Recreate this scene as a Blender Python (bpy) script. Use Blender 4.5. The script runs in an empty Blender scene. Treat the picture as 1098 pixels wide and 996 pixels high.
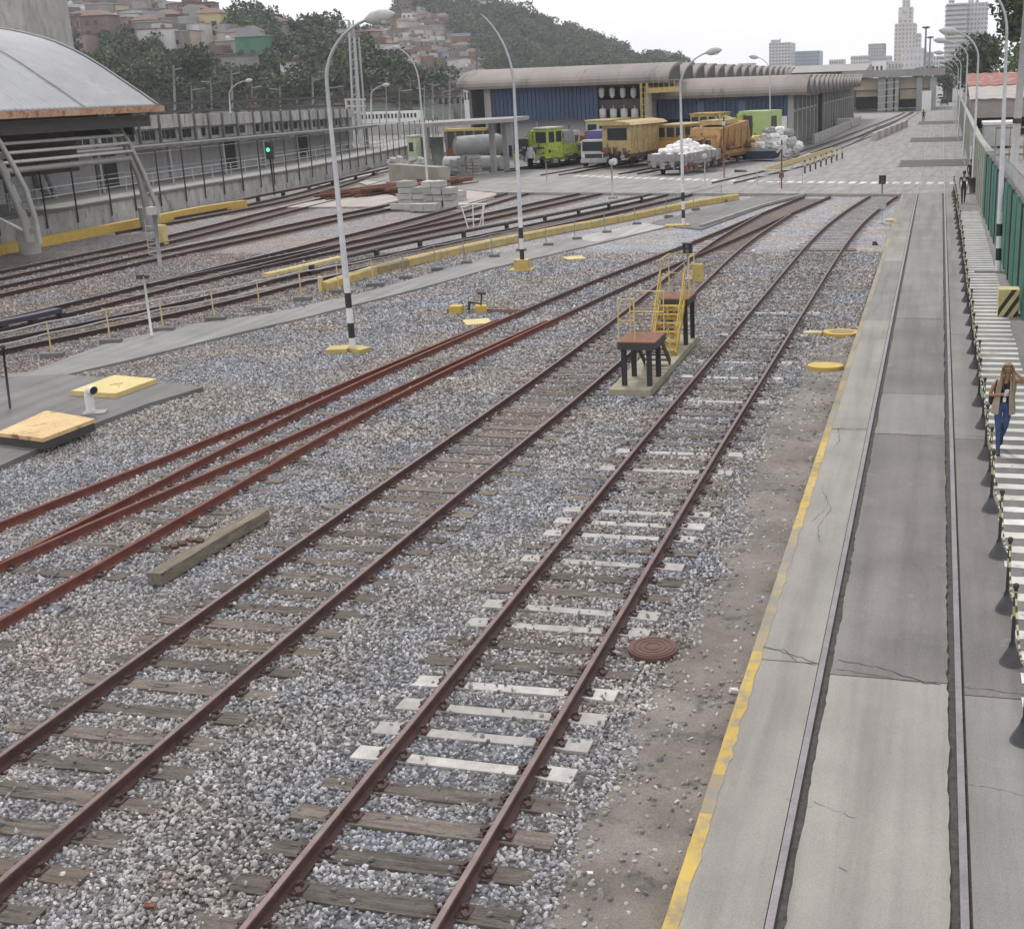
import bpy, bmesh, math, random
import numpy as np
from mathutils import Vector, Matrix, Euler, noise
random.seed(7); rng = np.random.default_rng(7)
S = bpy.context.scene; COL = S.collection
R = math.radians
# ---------------------------------------------------------------- camera
PITCH, ROLL, YAW, FPX, PPX, PPY, CAMH = 0.2966, -0.0365, 0.25681, 1325.75, 660.0, 498.0, 6.865
_fw = np.array([-math.sin(YAW)*math.cos(PITCH), math.cos(YAW)*math.cos(PITCH), -math.sin(PITCH)])
_rt = np.array([math.cos(YAW), math.sin(YAW), 0.0]); _up = np.cross(_rt, _fw)
_c, _s = math.cos(ROLL), math.sin(ROLL)
_r2 = _c*_rt + _s*_up; _u2 = -_s*_rt + _c*_up
cd = bpy.data.cameras.new('camera'); cam = bpy.data.objects.new('camera', cd); COL.objects.link(cam)
cam.matrix_world = Matrix(((_r2[0], _u2[0], -_fw[0], 0), (_r2[1], _u2[1], -_fw[1], 0), (_r2[2], _u2[2], -_fw[2], CAMH), (0, 0, 0, 1)))
cd.sensor_fit = 'HORIZONTAL'; cd.sensor_width = 36; cd.lens = 36*FPX/1098
cd.shift_x = (549-PPX)/1098; cd.clip_end = 20000; cd.clip_start = 0.1
S.camera = cam
# ---------------------------------------------------------------- sky, sun, exposure
w = bpy.data.worlds.new('World'); S.world = w; w.use_nodes = True
nt = w.node_tree; bg = nt.nodes['Background']
sk = nt.nodes.new('ShaderNodeTexSky'); sk.sky_type = 'NISHITA'; sk.sun_disc = False
sk.sun_elevation = R(52); sk.sun_rotation = R(200); sk.dust_density = 4; sk.air_density = 1.5
hs = nt.nodes.new('ShaderNodeHueSaturation'); hs.inputs['Saturation'].default_value = 0.25; hs.inputs['Value'].default_value = 1
mx = nt.nodes.new('ShaderNodeMix'); mx.data_type = 'RGBA'; mx.inputs[0].default_value = 0.88
tcw = nt.nodes.new('ShaderNodeTexCoord'); nzw = nt.nodes.new('ShaderNodeTexNoise'); nzw.inputs['Scale'].default_value = 2.2; nzw.inputs['Detail'].default_value = 4
mpw = nt.nodes.new('ShaderNodeMapping'); mpw.inputs['Scale'].default_value = (1, 1, 3.5)
crw = nt.nodes.new('ShaderNodeValToRGB')
crw.color_ramp.elements[0].position = .3; crw.color_ramp.elements[0].color = (7.4, 7.4, 7.9, 1)
crw.color_ramp.elements[1].position = .7; crw.color_ramp.elements[1].color = (9.2, 9.0, 9.1, 1)
nt.links.new(tcw.outputs['Generated'], mpw.inputs[0]); nt.links.new(mpw.outputs[0], nzw.inputs[0]); nt.links.new(nzw.outputs[0], crw.inputs[0])
nt.links.new(sk.outputs[0], hs.inputs['Color']); nt.links.new(hs.outputs[0], mx.inputs[6]); nt.links.new(crw.outputs[0], mx.inputs[7])
nt.links.new(mx.outputs[2], bg.inputs[0]); bg.inputs[1].default_value = 0.124
sl = bpy.data.lights.new('sun', 'SUN'); sl.energy = 1.5; sl.angle = R(11); sl.color = (1, .97, .93)
so = bpy.data.objects.new('sun', sl); COL.objects.link(so); so.rotation_euler = (R(38), 0, R(-20+180+50))
S.view_settings.view_transform = 'Standard'; S.view_settings.look = 'None'; S.view_settings.exposure = 0.24; S.view_settings.gamma = 1
S.view_settings.use_curve_mapping = False
# ---------------------------------------------------------------- measuring helpers
def _dir(x, y): return _fw + ((x-PPX)/FPX)*_r2 - ((y-PPY)/FPX)*_u2
def G(x, y, z=0.0):
    d = _dir(x, y); t = (z-CAMH)/d[2]; return Vector((d[0]*t, d[1]*t, z))
def AT(x, y, Y):
    d = _dir(x, y); t = Y/d[1]; return Vector((d[0]*t, Y, CAMH+d[2]*t))
# ---------------------------------------------------------------- mesh builder
ORG = {}
class MB:
    def __init__(s): s.v = []; s.f = []; s.m = []
    def add(s, vs, fs, m=0):
        n = len(s.v); s.v += [tuple(v) for v in vs]; s.f += [tuple(i+n for i in f) for f in fs]; s.m += [m]*len(fs); return s
    def box(s, c, d, rz=0, m=0, rx=0, ry=0, jit=0):
        hx, hy, hz = d[0]/2, d[1]/2, d[2]/2
        M = Euler((rx, ry, rz)).to_matrix(); c = Vector(c)
        vs = [c + M @ Vector((a*hx+random.uniform(-jit, jit), b*hy+random.uniform(-jit, jit), e*hz+random.uniform(-jit, jit))) for e in (-1, 1) for a, b in ((-1, -1), (1, -1), (1, 1), (-1, 1))]
        return s.add(vs, [(3, 2, 1, 0), (4, 5, 6, 7), (0, 1, 5, 4), (1, 2, 6, 5), (2, 3, 7, 6), (3, 0, 4, 7)], m)
    def b2(s, x0, x1, y0, y1, z0, z1, m=0): return s.box(((x0+x1)/2, (y0+y1)/2, (z0+z1)/2), (abs(x1-x0), abs(y1-y0), abs(z1-z0)), m=m)
    def bar(s, p, q, wd, ht, m=0):            # square bar between two points
        p = Vector(p); q = Vector(q); d = q-p; L = d.length
        if L < 1e-6: return s
        d.normalize(); a = d.cross(Vector((0, 0, 1)))
        if a.length < 1e-3: a = Vector((1, 0, 0))
        a.normalize(); b = a.cross(d)
        vs = [o + a*i*wd/2 + b*j*ht/2 for o in (p, q) for i, j in ((-1, -1), (1, -1), (1, 1), (-1, 1))]
        return s.add(vs, [(3, 2, 1, 0), (4, 5, 6, 7), (0, 1, 5, 4), (1, 2, 6, 5), (2, 3, 7, 6), (3, 0, 4, 7)], m)
    def tube(s, pts, r, n=10, m=0, cap=True):
        pts = [Vector(p) for p in pts]; rs = r if isinstance(r, (list, tuple)) else [r]*len(pts)
        base = len(s.v); ref = None
        for i, p in enumerate(pts):
            d = (pts[min(i+1, len(pts)-1)]-pts[max(i-1, 0)])
            if d.length < 1e-9: d = Vector((0, 0, 1))
            d.normalize()
            if ref is None: ref = Vector((1, 0, 0)) if abs(d.x) < .9 else Vector((0, 1, 0))
            a = d.cross(ref); a.normalize(); b = a.cross(d); ref = b if False else ref
            for k in range(n):
                t = 2*math.pi*k/n; s.v.append(tuple(p + (a*math.cos(t)+b*math.sin(t))*rs[i]))
        for i in range(len(pts)-1):
            for k in range(n):
                s.f.append((base+i*n+k, base+i*n+(k+1) % n, base+(i+1)*n+(k+1) % n, base+(i+1)*n+k)); s.m.append(m)
        if cap:
            s.f.append(tuple(base+k for k in range(n))); s.m.append(m)
            e = base+(len(pts)-1)*n; s.f.append(tuple(e+n-1-k for k in range(n))); s.m.append(m)
        return s
    def prism(s, poly, z0, z1, m=0):
        n = len(poly); a = sum(poly[i][0]*poly[(i+1) % n][1]-poly[(i+1) % n][0]*poly[i][1] for i in range(n))
        if a < 0: poly = poly[::-1]
        vs = [(p[0], p[1], z0) for p in poly]+[(p[0], p[1], z1) for p in poly]
        return s.add(vs, [tuple(range(n-1, -1, -1)), tuple(range(n, 2*n))]+[(i, (i+1) % n, n+(i+1) % n, n+i) for i in range(n)], m)
    def sheet(s, poly, z, m=0):
        n = len(poly); a = sum(poly[i][0]*poly[(i+1) % n][1]-poly[(i+1) % n][0]*poly[i][1] for i in range(n))
        if a < 0: poly = poly[::-1]
        return s.add([(p[0], p[1], z) for p in poly], [tuple(range(n))], m)
    def extr(s, prof, p, q, m=0):             # profile (u,z) swept from p to q, u across
        p = Vector(p); q = Vector(q); d = (q-p).normalized(); a = Vector((d.y, -d.x, 0)).normalized(); n = len(prof)
        vs = [o+a*u+Vector((0, 0, z)) for o in (p, q) for u, z in prof]
        return s.add(vs, [tuple(range(n)), tuple(range(2*n-1, n-1, -1))]+[(i, n+i, n+(i+1) % n, (i+1) % n) for i in range(n)], m)
    def ball(s, c, r, n=8, k=5, m=0, sc=(1, 1, 1), jit=0):
        c = Vector(c); base = len(s.v)
        for i in range(1, k):
            t = math.pi*i/k
            for j in range(n):
                f = 2*math.pi*j/n; q = 1+random.uniform(-jit, jit)
                s.v.append((c.x+r*q*sc[0]*math.sin(t)*math.cos(f), c.y+r*q*sc[1]*math.sin(t)*math.sin(f), c.z+r*q*sc[2]*math.cos(t)))
        s.v.append((c.x, c.y, c.z+r*sc[2])); s.v.append((c.x, c.y, c.z-r*sc[2])); T = len(s.v)-2; B = T+1
        for j in range(n):
            s.f.append((T, base+j, base+(j+1) % n)); s.f.append((B, base+(k-2)*n+(j+1) % n, base+(k-2)*n+j)); s.m += [m, m]
            for i in range(k-2):
                s.f.append((base+i*n+j, base+(i+1)*n+j, base+(i+1)*n+(j+1) % n, base+i*n+(j+1) % n)); s.m.append(m)
        return s
    def mesh(s, name, mats, smooth=False, off=None):
        me = bpy.data.meshes.new(name); vs = s.v
        if off is not None: vs = [(a-off[0], b-off[1], c-off[2]) for a, b, c in vs]
        me.from_pydata(vs, [], s.f)
        for q in (mats if isinstance(mats, (list, tuple)) else [mats]): me.materials.append(q)
        me.polygons.foreach_set('material_index', s.m)
        if smooth: me.polygons.foreach_set('use_smooth', [True]*len(s.f))
        me.update(); return me
    def build(s, name, mats, parent=None, smooth=False, world=True):
        off = ORG.get(parent.name) if (parent is not None and world) else None
        o = bpy.data.objects.new(name, s.mesh(name, mats, smooth, off)); COL.objects.link(o)
        if parent is not None:
            o.parent = parent
            if parent.name in ORG: ORG[o.name] = ORG[parent.name]
        return o
def tag(o, label=None, cat=None, group=None, kind=None):
    if label: o['label'] = label
    if cat: o['category'] = cat
    if group: o['group'] = group
    if kind: o['kind'] = kind
    return o
def thing(name, label, cat, loc=(0, 0, 0), rz=0, group=None):
    o = bpy.data.objects.new(name, None); COL.objects.link(o); o.empty_display_size = .2
    o.location = loc; o.rotation_euler = (0, 0, rz); ORG[o.name] = tuple(loc) if rz == 0 else (0, 0, 0)
    return tag(o, label, cat, group)
def struct(o): o['kind'] = 'structure'; return o
CH = {}
def copy_tree(o, parent=None):
    c = o.copy(); COL.objects.link(c); c.parent = parent
    kids = CH.get(o.name)
    if kids is None: kids = CH[o.name] = [x for x in COL.objects if x.parent == o]
    for k in kids: copy_tree(k, c)
    return c
def place(proto, used, loc, rz=0, label=None, sc=None):
    o = proto if not used else copy_tree(proto)
    o.location = loc; o.rotation_euler = (0, 0, rz)
    if sc: o.scale = sc if isinstance(sc, tuple) else (sc, sc, sc)
    if label: o['label'] = label
    return o
# ---------------------------------------------------------------- materials
def newmat(name):
    m = bpy.data.materials.new(name); m.use_nodes = True; return m, m.node_tree, m.node_tree.nodes['Principled BSDF']
def ramp(nt, els, src=None):
    r = nt.nodes.new('ShaderNodeValToRGB'); e = r.color_ramp.elements
    while len(e) < len(els): e.new(.5)
    for i, (p, c) in enumerate(els): e[i].position = p; e[i].color = (*c, 1)
    if src is not None: nt.links.new(src, r.inputs[0])
    return r
def tnoise(nt, vec, scale, detail=4, rough=.55):
    n = nt.nodes.new('ShaderNodeTexNoise'); n.inputs['Scale'].default_value = scale; n.inputs['Detail'].default_value = detail; n.inputs['Roughness'].default_value = rough
    if vec is not None: nt.links.new(vec, n.inputs['Vector'])
    return n
def mixc(nt, fac, a, b, blend='MIX'):
    m = nt.nodes.new('ShaderNodeMix'); m.data_type = 'RGBA'; m.blend_type = blend
    for i, v in ((0, fac), (6, a), (7, b)):
        if isinstance(v, (int, float)): m.inputs[i].default_value = v
        elif isinstance(v, tuple): m.inputs[i].default_value = (*v, 1)
        else: nt.links.new(v, m.inputs[i])
    return m.outputs[2]
def coord(nt, stretch=(1, 1, 1), kind='Object', rnd=True):
    t = nt.nodes.new('ShaderNodeTexCoord'); mp = nt.nodes.new('ShaderNodeMapping'); mp.inputs['Scale'].default_value = stretch
    nt.links.new(t.outputs[kind], mp.inputs[0])
    if rnd:
        oi = nt.nodes.new('ShaderNodeObjectInfo'); ml = nt.nodes.new('ShaderNodeMath'); ml.operation = 'MULTIPLY'; ml.inputs[1].default_value = 37
        nt.links.new(oi.outputs['Random'], ml.inputs[0]); nt.links.new(ml.outputs[0], mp.inputs['Location'])
    return mp.outputs[0]
def bump(nt, bs, h, strength=.3, dist=.02):
    b = nt.nodes.new('ShaderNodeBump'); b.inputs['Strength'].default_value = strength; b.inputs['Distance'].default_value = dist
    nt.links.new(h, b.inputs['Height']); nt.links.new(b.outputs[0], bs.inputs['Normal']); return b
_MC = {}
def M(c1, c2=None, scale=2.5, rough=.8, metal=0, bs=0, stretch=(1, 1, 1), grain=.12, spot=None, spots=(.62, .7), rv=0):
    key = (c1, c2, scale, rough, metal, bs, stretch, grain, spot, spots, rv)
    if key in _MC: return _MC[key]
    m, nt, b = newmat('surface_%d' % len(_MC)); v = coord(nt, stretch)
    c2 = c2 or tuple(x*.72 for x in c1)
    n = tnoise(nt, v, scale, 6, .62); r = ramp(nt, [(.34, c1), (.68, c2)], n.outputs[0])
    g = tnoise(nt, v, scale*14, 3); gr = ramp(nt, [(.3, (1-grain,)*3), (.7, (1+grain,)*3)], g.outputs[0])
    out = mixc(nt, 1.0, r.outputs[0], gr.outputs[0], 'MULTIPLY')
    if spot:
        s = tnoise(nt, v, scale*1.7, 8, .7); sr = ramp(nt, [(spots[0], (0, 0, 0)), (spots[1], (1, 1, 1))], s.outputs[0]); out = mixc(nt, sr.outputs[0], out, spot)
    if rv:
        oi = nt.nodes.new('ShaderNodeObjectInfo'); rr = ramp(nt, [(0, (1-rv,)*3), (1, (1+rv,)*3)], oi.outputs['Random']); out = mixc(nt, 1.0, out, rr.outputs[0], 'MULTIPLY')
    nt.links.new(out, b.inputs['Base Color']); b.inputs['Roughness'].default_value = rough; b.inputs['Metallic'].default_value = metal
    if bs: bump(nt, b, g.outputs[0], bs)
    _MC[key] = m; return m
def gravelmat(name, attr=False, voro=True, dark=1.0, gap_shade=False):
    m, nt, b = newmat(name)
    geo = nt.nodes.new('ShaderNodeNewGeometry'); pos = geo.outputs['Position']
    vo = None
    if voro:
        vo = nt.nodes.new('ShaderNodeTexVoronoi'); vo.inputs['Scale'].default_value = 17; nt.links.new(pos, vo.inputs['Vector']); vo.inputs['Randomness'].default_value = 1
        sp = nt.nodes.new('ShaderNodeSeparateColor'); nt.links.new(vo.outputs['Color'], sp.inputs[0]); rnd = sp.outputs[0]
    else:
        oi = nt.nodes.new('ShaderNodeObjectInfo'); rnd = oi.outputs['Random']
    warm = ramp(nt, [(0, (.12*dark, .105*dark, .095*dark)), (.35, (.225*dark, .207*dark, .193*dark)), (.75, (.36*dark, .335*dark, .312*dark)), (1, (.50*dark, .47*dark, .44*dark))], rnd)
    cool = ramp(nt, [(0, (.10*dark, .105*dark, .115*dark)), (.4, (.205*dark, .22*dark, .255*dark)), (.8, (.33*dark, .35*dark, .39*dark)), (1, (.50*dark, .50*dark, .51*dark))], rnd)
    big = tnoise(nt, pos, .33, 5, .6); bf = ramp(nt, [(.40, (0, 0, 0)), (.60, (.95, .95, .95))], big.outputs[0])
    c = mixc(nt, bf.outputs[0], warm.outputs[0], cool.outputs[0])
    b2 = tnoise(nt, pos, .9, 5, .65); d = ramp(nt, [(.3, (.78, .74, .70)), (.6, (1.05, 1.04, 1.04))], b2.outputs[0])
    c = mixc(nt, 1.0, c, d.outputs[0], 'MULTIPLY')
    sx_ = nt.nodes.new('ShaderNodeSeparateXYZ'); nt.links.new(pos, sx_.inputs[0]); mr = nt.nodes.new('ShaderNodeMapRange'); mr.inputs[1].default_value = -18; mr.inputs[2].default_value = -24; nt.links.new(sx_.outputs[0], mr.inputs[0])
    c = mixc(nt, mr.outputs[0], c, mixc(nt, 1.0, c, (.84, .78, .74), 'MULTIPLY'))
    if gap_shade:   # shade in the gaps between the modelled stones, painted into the ground colour
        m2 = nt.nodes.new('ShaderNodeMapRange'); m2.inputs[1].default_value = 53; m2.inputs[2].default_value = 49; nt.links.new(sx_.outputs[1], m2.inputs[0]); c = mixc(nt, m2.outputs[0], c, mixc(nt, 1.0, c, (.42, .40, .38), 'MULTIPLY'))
    nt.links.new(c, b.inputs['Base Color']); b.inputs['Roughness'].default_value = .9
    if voro: bump(nt, b, vo.outputs['Distance'], -1.0, .03) if False else bump(nt, b, vo.outputs['Distance'], .9, .025).__setattr__('invert', True)
    return m
MAT = dict(
    gravel=gravelmat('gravel_ground', dark=1.0, gap_shade=True), stone=gravelmat('gravel_stone', voro=False, dark=1.20),
    rail=M((.105, .055, .046), (.060, .036, .034), 5, .62, .25, .2), railred=M((.19, .062, .042), (.11, .040, .032), 4, .75, .1, .3),
    raildark=M((.070, .040, .036), (.040, .028, .028), 5, .6, .3), railtop=M((.26, .24, .25), (.17, .15, .15), 3, .38, .75),
    wood=M((.218, .186, .156), (.10, .084, .072), 1.6, .9, 0, .9, (1, 9, 9), .42, (.042, .036, .032), (.56, .62), .34),
    woodr=M((.235, .19, .145), (.12, .10, .08), 1.6, .9, 0, .9, (1, 9, 9), .42, (.06, .05, .045), (.60, .65), .2),
    csleeper=M((.46, .44, .41), (.31, .295, .28), 4, .85, 0, .2, rv=.15), dsleeper=M((.14, .15, .17), (.10, .10, .12), 3, .8, 0, .2, rv=.2),
    conc=M((.34, .325, .30), (.24, .23, .215), .8, .9, 0, .25, spot=(.15, .14, .13), spots=(.62, .75)),
    concw=M((.42, .41, .39), (.27, .265, .25), 1.5, .9, 0, .1, (1, 1, .35), spot=(.13, .125, .12), spots=(.60, .74)),
    concd=M((.17, .165, .16), (.115, .11, .11), 1.2, .92, 0, .3, spot=(.24, .23, .22), spots=(.6, .7)),
    yel=M((.50, .385, .13), (.38, .285, .11), 3, .75, 0, .1, spot=(.20, .165, .12), spots=(.56, .68)),
    yelb=M((.54, .38, .07), (.44, .30, .07), 3, .7, 0, .1, spot=(.22, .17, .11), spots=(.58, .70)),
    yelp=M((.60, .50, .24), (.48, .38, .17), 3, .7, spot=(.30, .24, .15), spots=(.58, .72)),
    rust=M((.24, .10, .06), (.15, .07, .05), 4, .85, .1, .3), rustl=M((.50, .30, .16), (.33, .15, .08), 3, .85),
    black=M((.03, .03, .032), None, 4, .6), dark=M((.055, .05, .048), None, 4, .7), galv=M((.45, .46, .47), (.36, .37, .38), 5, .5, .5),
    white=M((.72, .72, .71), (.60, .60, .60), 3, .6), grey=M((.30, .30, .31), (.22, .22, .23), 3, .7), lgrey=M((.48, .48, .47), (.38, .38, .37), 3, .7),
    glass=M((.03, .035, .04), (.02, .025, .03), 2, .15), glassl=M((.16, .19, .22), (.10, .12, .15), 2, .15),
)

# the red scale on the switch rails gives way to plain brown rust farther along
_n = MAT['railred'].node_tree; _b = _n.nodes['Principled BSDF']; _src = _b.inputs['Base Color'].links[0].from_socket
_rr = _n.nodes.new('ShaderNodeNewGeometry'); _sx = _n.nodes.new('ShaderNodeSeparateXYZ'); _n.links.new(_rr.outputs['Position'], _sx.inputs[0]); _mr = _n.nodes.new('ShaderNodeMapRange'); _mr.inputs[1].default_value = 34; _mr.inputs[2].default_value = 39; _n.links.new(_sx.outputs[1], _mr.inputs[0])
_n.links.new(mixc(_n, _mr.outputs[0], _src, (.085, .050, .045)), _b.inputs['Base Color'])
# ================================================================ GROUND, ROAD, YARD
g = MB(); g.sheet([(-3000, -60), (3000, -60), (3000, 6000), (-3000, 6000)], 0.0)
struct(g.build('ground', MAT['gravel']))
# bare earth strip beside the kerb
def earthmat():
    m, nt, b = newmat('bare_earth'); v = coord(nt, kind='Object', rnd=False)
    n = tnoise(nt, v, .9, 8, .65); r = ramp(nt, [(.3, (.115, .10, .085)), (.46, (.165, .145, .125)), (.60, (.215, .192, .168)), (.75, (.27, .245, .215))], n.outputs[0])
    s = tnoise(nt, v, 1.9, 6, .7); sr = ramp(nt, [(.55, (0, 0, 0)), (.68, (.9, .9, .9))], s.outputs[0]); c = mixc(nt, sr.outputs[0], r.outputs[0], (.06, .055, .05))
    f = tnoise(nt, v, 45, 3); fr = ramp(nt, [(.3, (.78,)*3), (.7, (1.2,)*3)], f.outputs[0]); c = mixc(nt, 1.0, c, fr.outputs[0], 'MULTIPLY')
    nt.links.new(c, b.inputs['Base Color']); b.inputs['Roughness'].default_value = .95; bump(nt, b, f.outputs[0], .6, .02); return m
def jag(x, y0, y1, step, amp, seed):
    return [(x + (noise.noise(Vector((y*.35, seed, 0)))*amp*1.4 + noise.noise(Vector((y*1.7, seed, 3)))*amp*.6), y) for y in np.arange(y0, y1+.01, step)]
def dirt_edge(y): return -2.95 + noise.noise(Vector((y*.22, 1.5, 0)))*.45 + noise.noise(Vector((y*1.1, 5.5, 0)))*.22
e = MB(); L = [(dirt_edge(y), y) for y in np.arange(4, 33, .4)]
L = L+[(-2.5, 33.5), (-2.0, 36)]
e.add([(x, y, .006) for x, y in L]+[(-1.96, y, .006) for x, y in L], [(len(L)+i, len(L)+i+1, i+1, i) for i in range(len(L)-1)])
struct(e.build('earth_strip', earthmat()))
# road slabs, with a flangeway gap left beside each embedded rail
def slabmat(name, a, b_, dk, rough=.25, tile=True):
    m, nt, b = newmat(name); v = coord(nt, kind='Object', rnd=False)
    n = tnoise(nt, v, .55, 8, .62); r = ramp(nt, [(.32, a), (.66, b_)], n.outputs[0])
    mp = nt.nodes.new('ShaderNodeMapping'); mp.inputs['Scale'].default_value = (2.4, .13, 1); nt.links.new(v, mp.inputs[0])
    st = tnoise(nt, mp.outputs[0], 1.0, 6, .6); sr = ramp(nt, [(.36, (.80, .79, .78)), (.52, (1, 1, 1)), (.68, (1.12, 1.11, 1.10))], st.outputs[0]); c = mixc(nt, 1.0, r.outputs[0], sr.outputs[0], 'MULTIPLY')
    s2 = tnoise(nt, v, 2.6, 9, .72); s3 = ramp(nt, [(.60, (0, 0, 0)), (.74, (.7, .7, .7))], s2.outputs[0]); c = mixc(nt, s3.outputs[0], c, dk)
    f = tnoise(nt, v, 60, 4, .7); fr = ramp(nt, [(.3, (1-rough,)*3), (.7, (1+rough,)*3)], f.outputs[0]); c = mixc(nt, 1.0, c, fr.outputs[0], 'MULTIPLY')
    nt.links.new(c, b.inputs['Base Color']); b.inputs['Roughness'].default_value = .88; bump(nt, b, f.outputs[0], .35, .01); return m
SL = [slabmat('slab_light', (.295, .278, .252), (.232, .218, .198), (.19, .178, .165), .2), slabmat('slab_dark', (.188, .174, .165), (.132, .122, .116), (.27, .255, .235), .34),
      slabmat('slab_mid', (.235, .225, .215), (.18, .172, .165), (.13, .125, .12), .22), slabmat('slab_edge', (.285, .27, .245), (.215, .203, .185), (.16, .15, .14), .22)]
RZ = .17
rd = MB()
def strip(x0, x1, segs, jl=0, jr=0, seed=0):      # strip of road with ragged side edges
    for y0, y1, mi in segs:
        st = .12 if y1 < 26 else (.5 if y1 < 60 else 4)
        ys = list(np.arange(y0+.012, y1-.012, st))+[y1-.012]
        a = [x0+(noise.noise(Vector((y*6, seed, 0)))*jl+noise.noise(Vector((y*1.3, seed, 9)))*jl if jl else 0) for y in ys]
        c = [x1+(noise.noise(Vector((y*6, seed, 5)))*jr+noise.noise(Vector((y*1.3, seed, 7)))*jr if jr else 0) for y in ys]
        n = len(ys); vs = []
        for i, y in enumerate(ys): vs += [(a[i], y, RZ), (c[i], y, RZ), (a[i], y, -.05), (c[i], y, -.05)]
        fs = []
        for i in range(n-1):
            k = 4*i; fs += [(k, k+1, k+5, k+4), (k+2, k, k+4, k+6), (k+1, k+3, k+7, k+5)]
        fs += [(0, 2, 3, 1), (4*n-4, 4*n-3, 4*n-1, 4*n-2)]
        rd.add(vs, fs, mi)
strip(-1.95, -1.15, [(3, 13.6, 0), (13.6, 24.1, 3), (24.1, 36, 3), (36, 48, 2), (48, 62, 3), (62, 76.6, 2)], .018, 0, 1)
strip(-.985, .345, [(3, 13.35, 0), (13.35, 23.9, 1), (23.9, 27.2, 2), (27.2, 36.3, 1), (36.3, 50, 2), (50, 76.6, 2)], .022, .028, 2)
strip(.53, 2.75, [(3, 13.1, 2), (13.1, 23.7, 1), (23.7, 34, 2), (34, 48, 2), (48, 76.6, 2)], 0, 0, 3)
struct(rd.build('road', SL))
gb = MB(); gb.b2(-1.16, -.97, 3, 76.6, -.05, .125); gb.b2(.33, .54, 3, 76.6, -.05, .125)
struct(gb.build('road_channel', M((.115, .105, .10), (.06, .056, .054), 9, .95, 0, .8, grain=.5)))
# concrete level crossing and yard behind it
yd = MB()
K = [G(545, 205), G(970, 208, .0)]
yd.prism([(-29.0, 82.0), (-1.96, 76.6), (2.75, 76.6), (3.0, 110), (3.6, 200), (4.2, 420), (-1.5, 420), (-3.6, 262), (-6.0, 210), (-7.2, 165), (-9.2, 128), (-12.2, 106), (-17.5, 97), (-29.2, 99.5), (-29.2, 106), (-44, 106), (-46, 97)], -.1, .15)
yd.prism([(-46, 97.2), (-29.3, 82.1), (-28.4, 79), (-27.9, 72.2), (-33.4, 72.4), (-33.3, 76.8), (-38, 84), (-45.5, 94.5)], -.1, .12, 1)
yd.prism([(-41.5, 73.9), (-34.6, 73.5), (-34.7, 78.5), (-40, 86.2)], -.1, .11, 1)
yd.prism([(-49, 93), (-47.2, 92), (-50.5, 116), (-53, 119.5)], -.1, .1, 1)
yd.prism([(-44, 106.1), (-29.3, 106.1), (-22, 130), (-14, 129.9), (-12.9, 112.3), (-11.7, 139.9), (-13.8, 240), (-60, 240)], -.1, .08, 2)
struct(yd.build('concrete_yard', [slabmat('yard_slab', (.285, .272, .258), (.205, .197, .188), (.13, .125, .12), .2), slabmat('yard_pale', (.40, .36, .33), (.33, .30, .27), (.25, .23, .21), .15), slabmat('yard_dark', (.20, .195, .19), (.15, .147, .145), (.12, .12, .12), .2)]))
# yellow kerb line, worn away in places
def wornpaint(name, col, lo, hi, sc=2.0):
    m, nt, b = newmat(name); v = coord(nt, kind='Object', rnd=False)
    n = tnoise(nt, v, sc, 9, .75); r = ramp(nt, [(lo, col), (hi, (.235, .225, .205))], n.outputs[0])
    s = tnoise(nt, v, .6, 5, .6); s2 = ramp(nt, [(.35, (.72, .70, .66)), (.6, (1, 1, 1))], s.outputs[0]); c = mixc(nt, 1.0, r.outputs[0], s2.outputs[0], 'MULTIPLY')
    nt.links.new(c, b.inputs['Base Color']); b.inputs['Roughness'].default_value = .8; return m
kl = MB(); ys = np.arange(3, 76, .12)
def kx(y, s): return noise.noise(Vector((y*2.7, s, 0)))*.022+noise.noise(Vector((y*9, s, 0)))*.012
pts = []
for y in ys: pts += [(-1.975+kx(y, 1)*.5, y, .06), (-1.972+kx(y, 1)*.4, y, RZ+.005), (-1.84+kx(y, 2)*1.6, y, RZ+.005)]
fs = []; ms = []
for i in range(len(ys)-1):
    k = 3*i; y = ys[i]; mi = 0 if (y < 13.7 or 18.2 < y < 23.6) and (not 10.2 < y < 10.9) else 1
    for f in ((k, k+1, k+4, k+3), (k+1, k+2, k+5, k+4)): fs.append(f[::-1]); ms.append(mi)
kl.v = pts; kl.f = fs; kl.m = ms
struct(kl.build('kerb_marking', [wornpaint('kerb_yellow', (.50, .355, .085), .46, .66, 5.0), wornpaint('kerb_yellow_worn', (.36, .28, .13), .38, .58, 1.6)]))
# zebra ladder on the walkway
zb = MB(); y = 9.3; wp = wornpaint('crosswalk_white', (.62, .61, .58), .56, .70, 2.6)
while y < 66:
    x0 = 1.15+random.uniform(-.02, .02); x1 = 2.13+random.uniform(-.02, .02); n = 8
    a = [(x0+(x1-x0)*i/n, y+random.uniform(-.012, .012), RZ+.005) for i in range(n+1)]; c = [(p[0], y+.26+random.uniform(-.012, .012), RZ+.005) for p in a]
    zb.add(a+c, [(i, i+1, n+2+i, n+1+i) for i in range(n)]); y += .60
x = -29.3
P0, P1 = (-29.4, 97.2), (2.2, 83.2)
for i in range(44):
    t = i/44.0; xx = P0[0]+(P1[0]-P0[0])*t; yy = 83.2+14*((1-t)**1.5)
    if yy < 96.5: zb.sheet([(xx, yy), (xx+.42, yy), (xx+.5, yy+1.6), (xx+.08, yy+1.6)], .155)
for i in range(9):
    p = G(775+i*11, 188-i*.7, .15); 
struct(zb.build('crosswalk_markings', wp))
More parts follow.
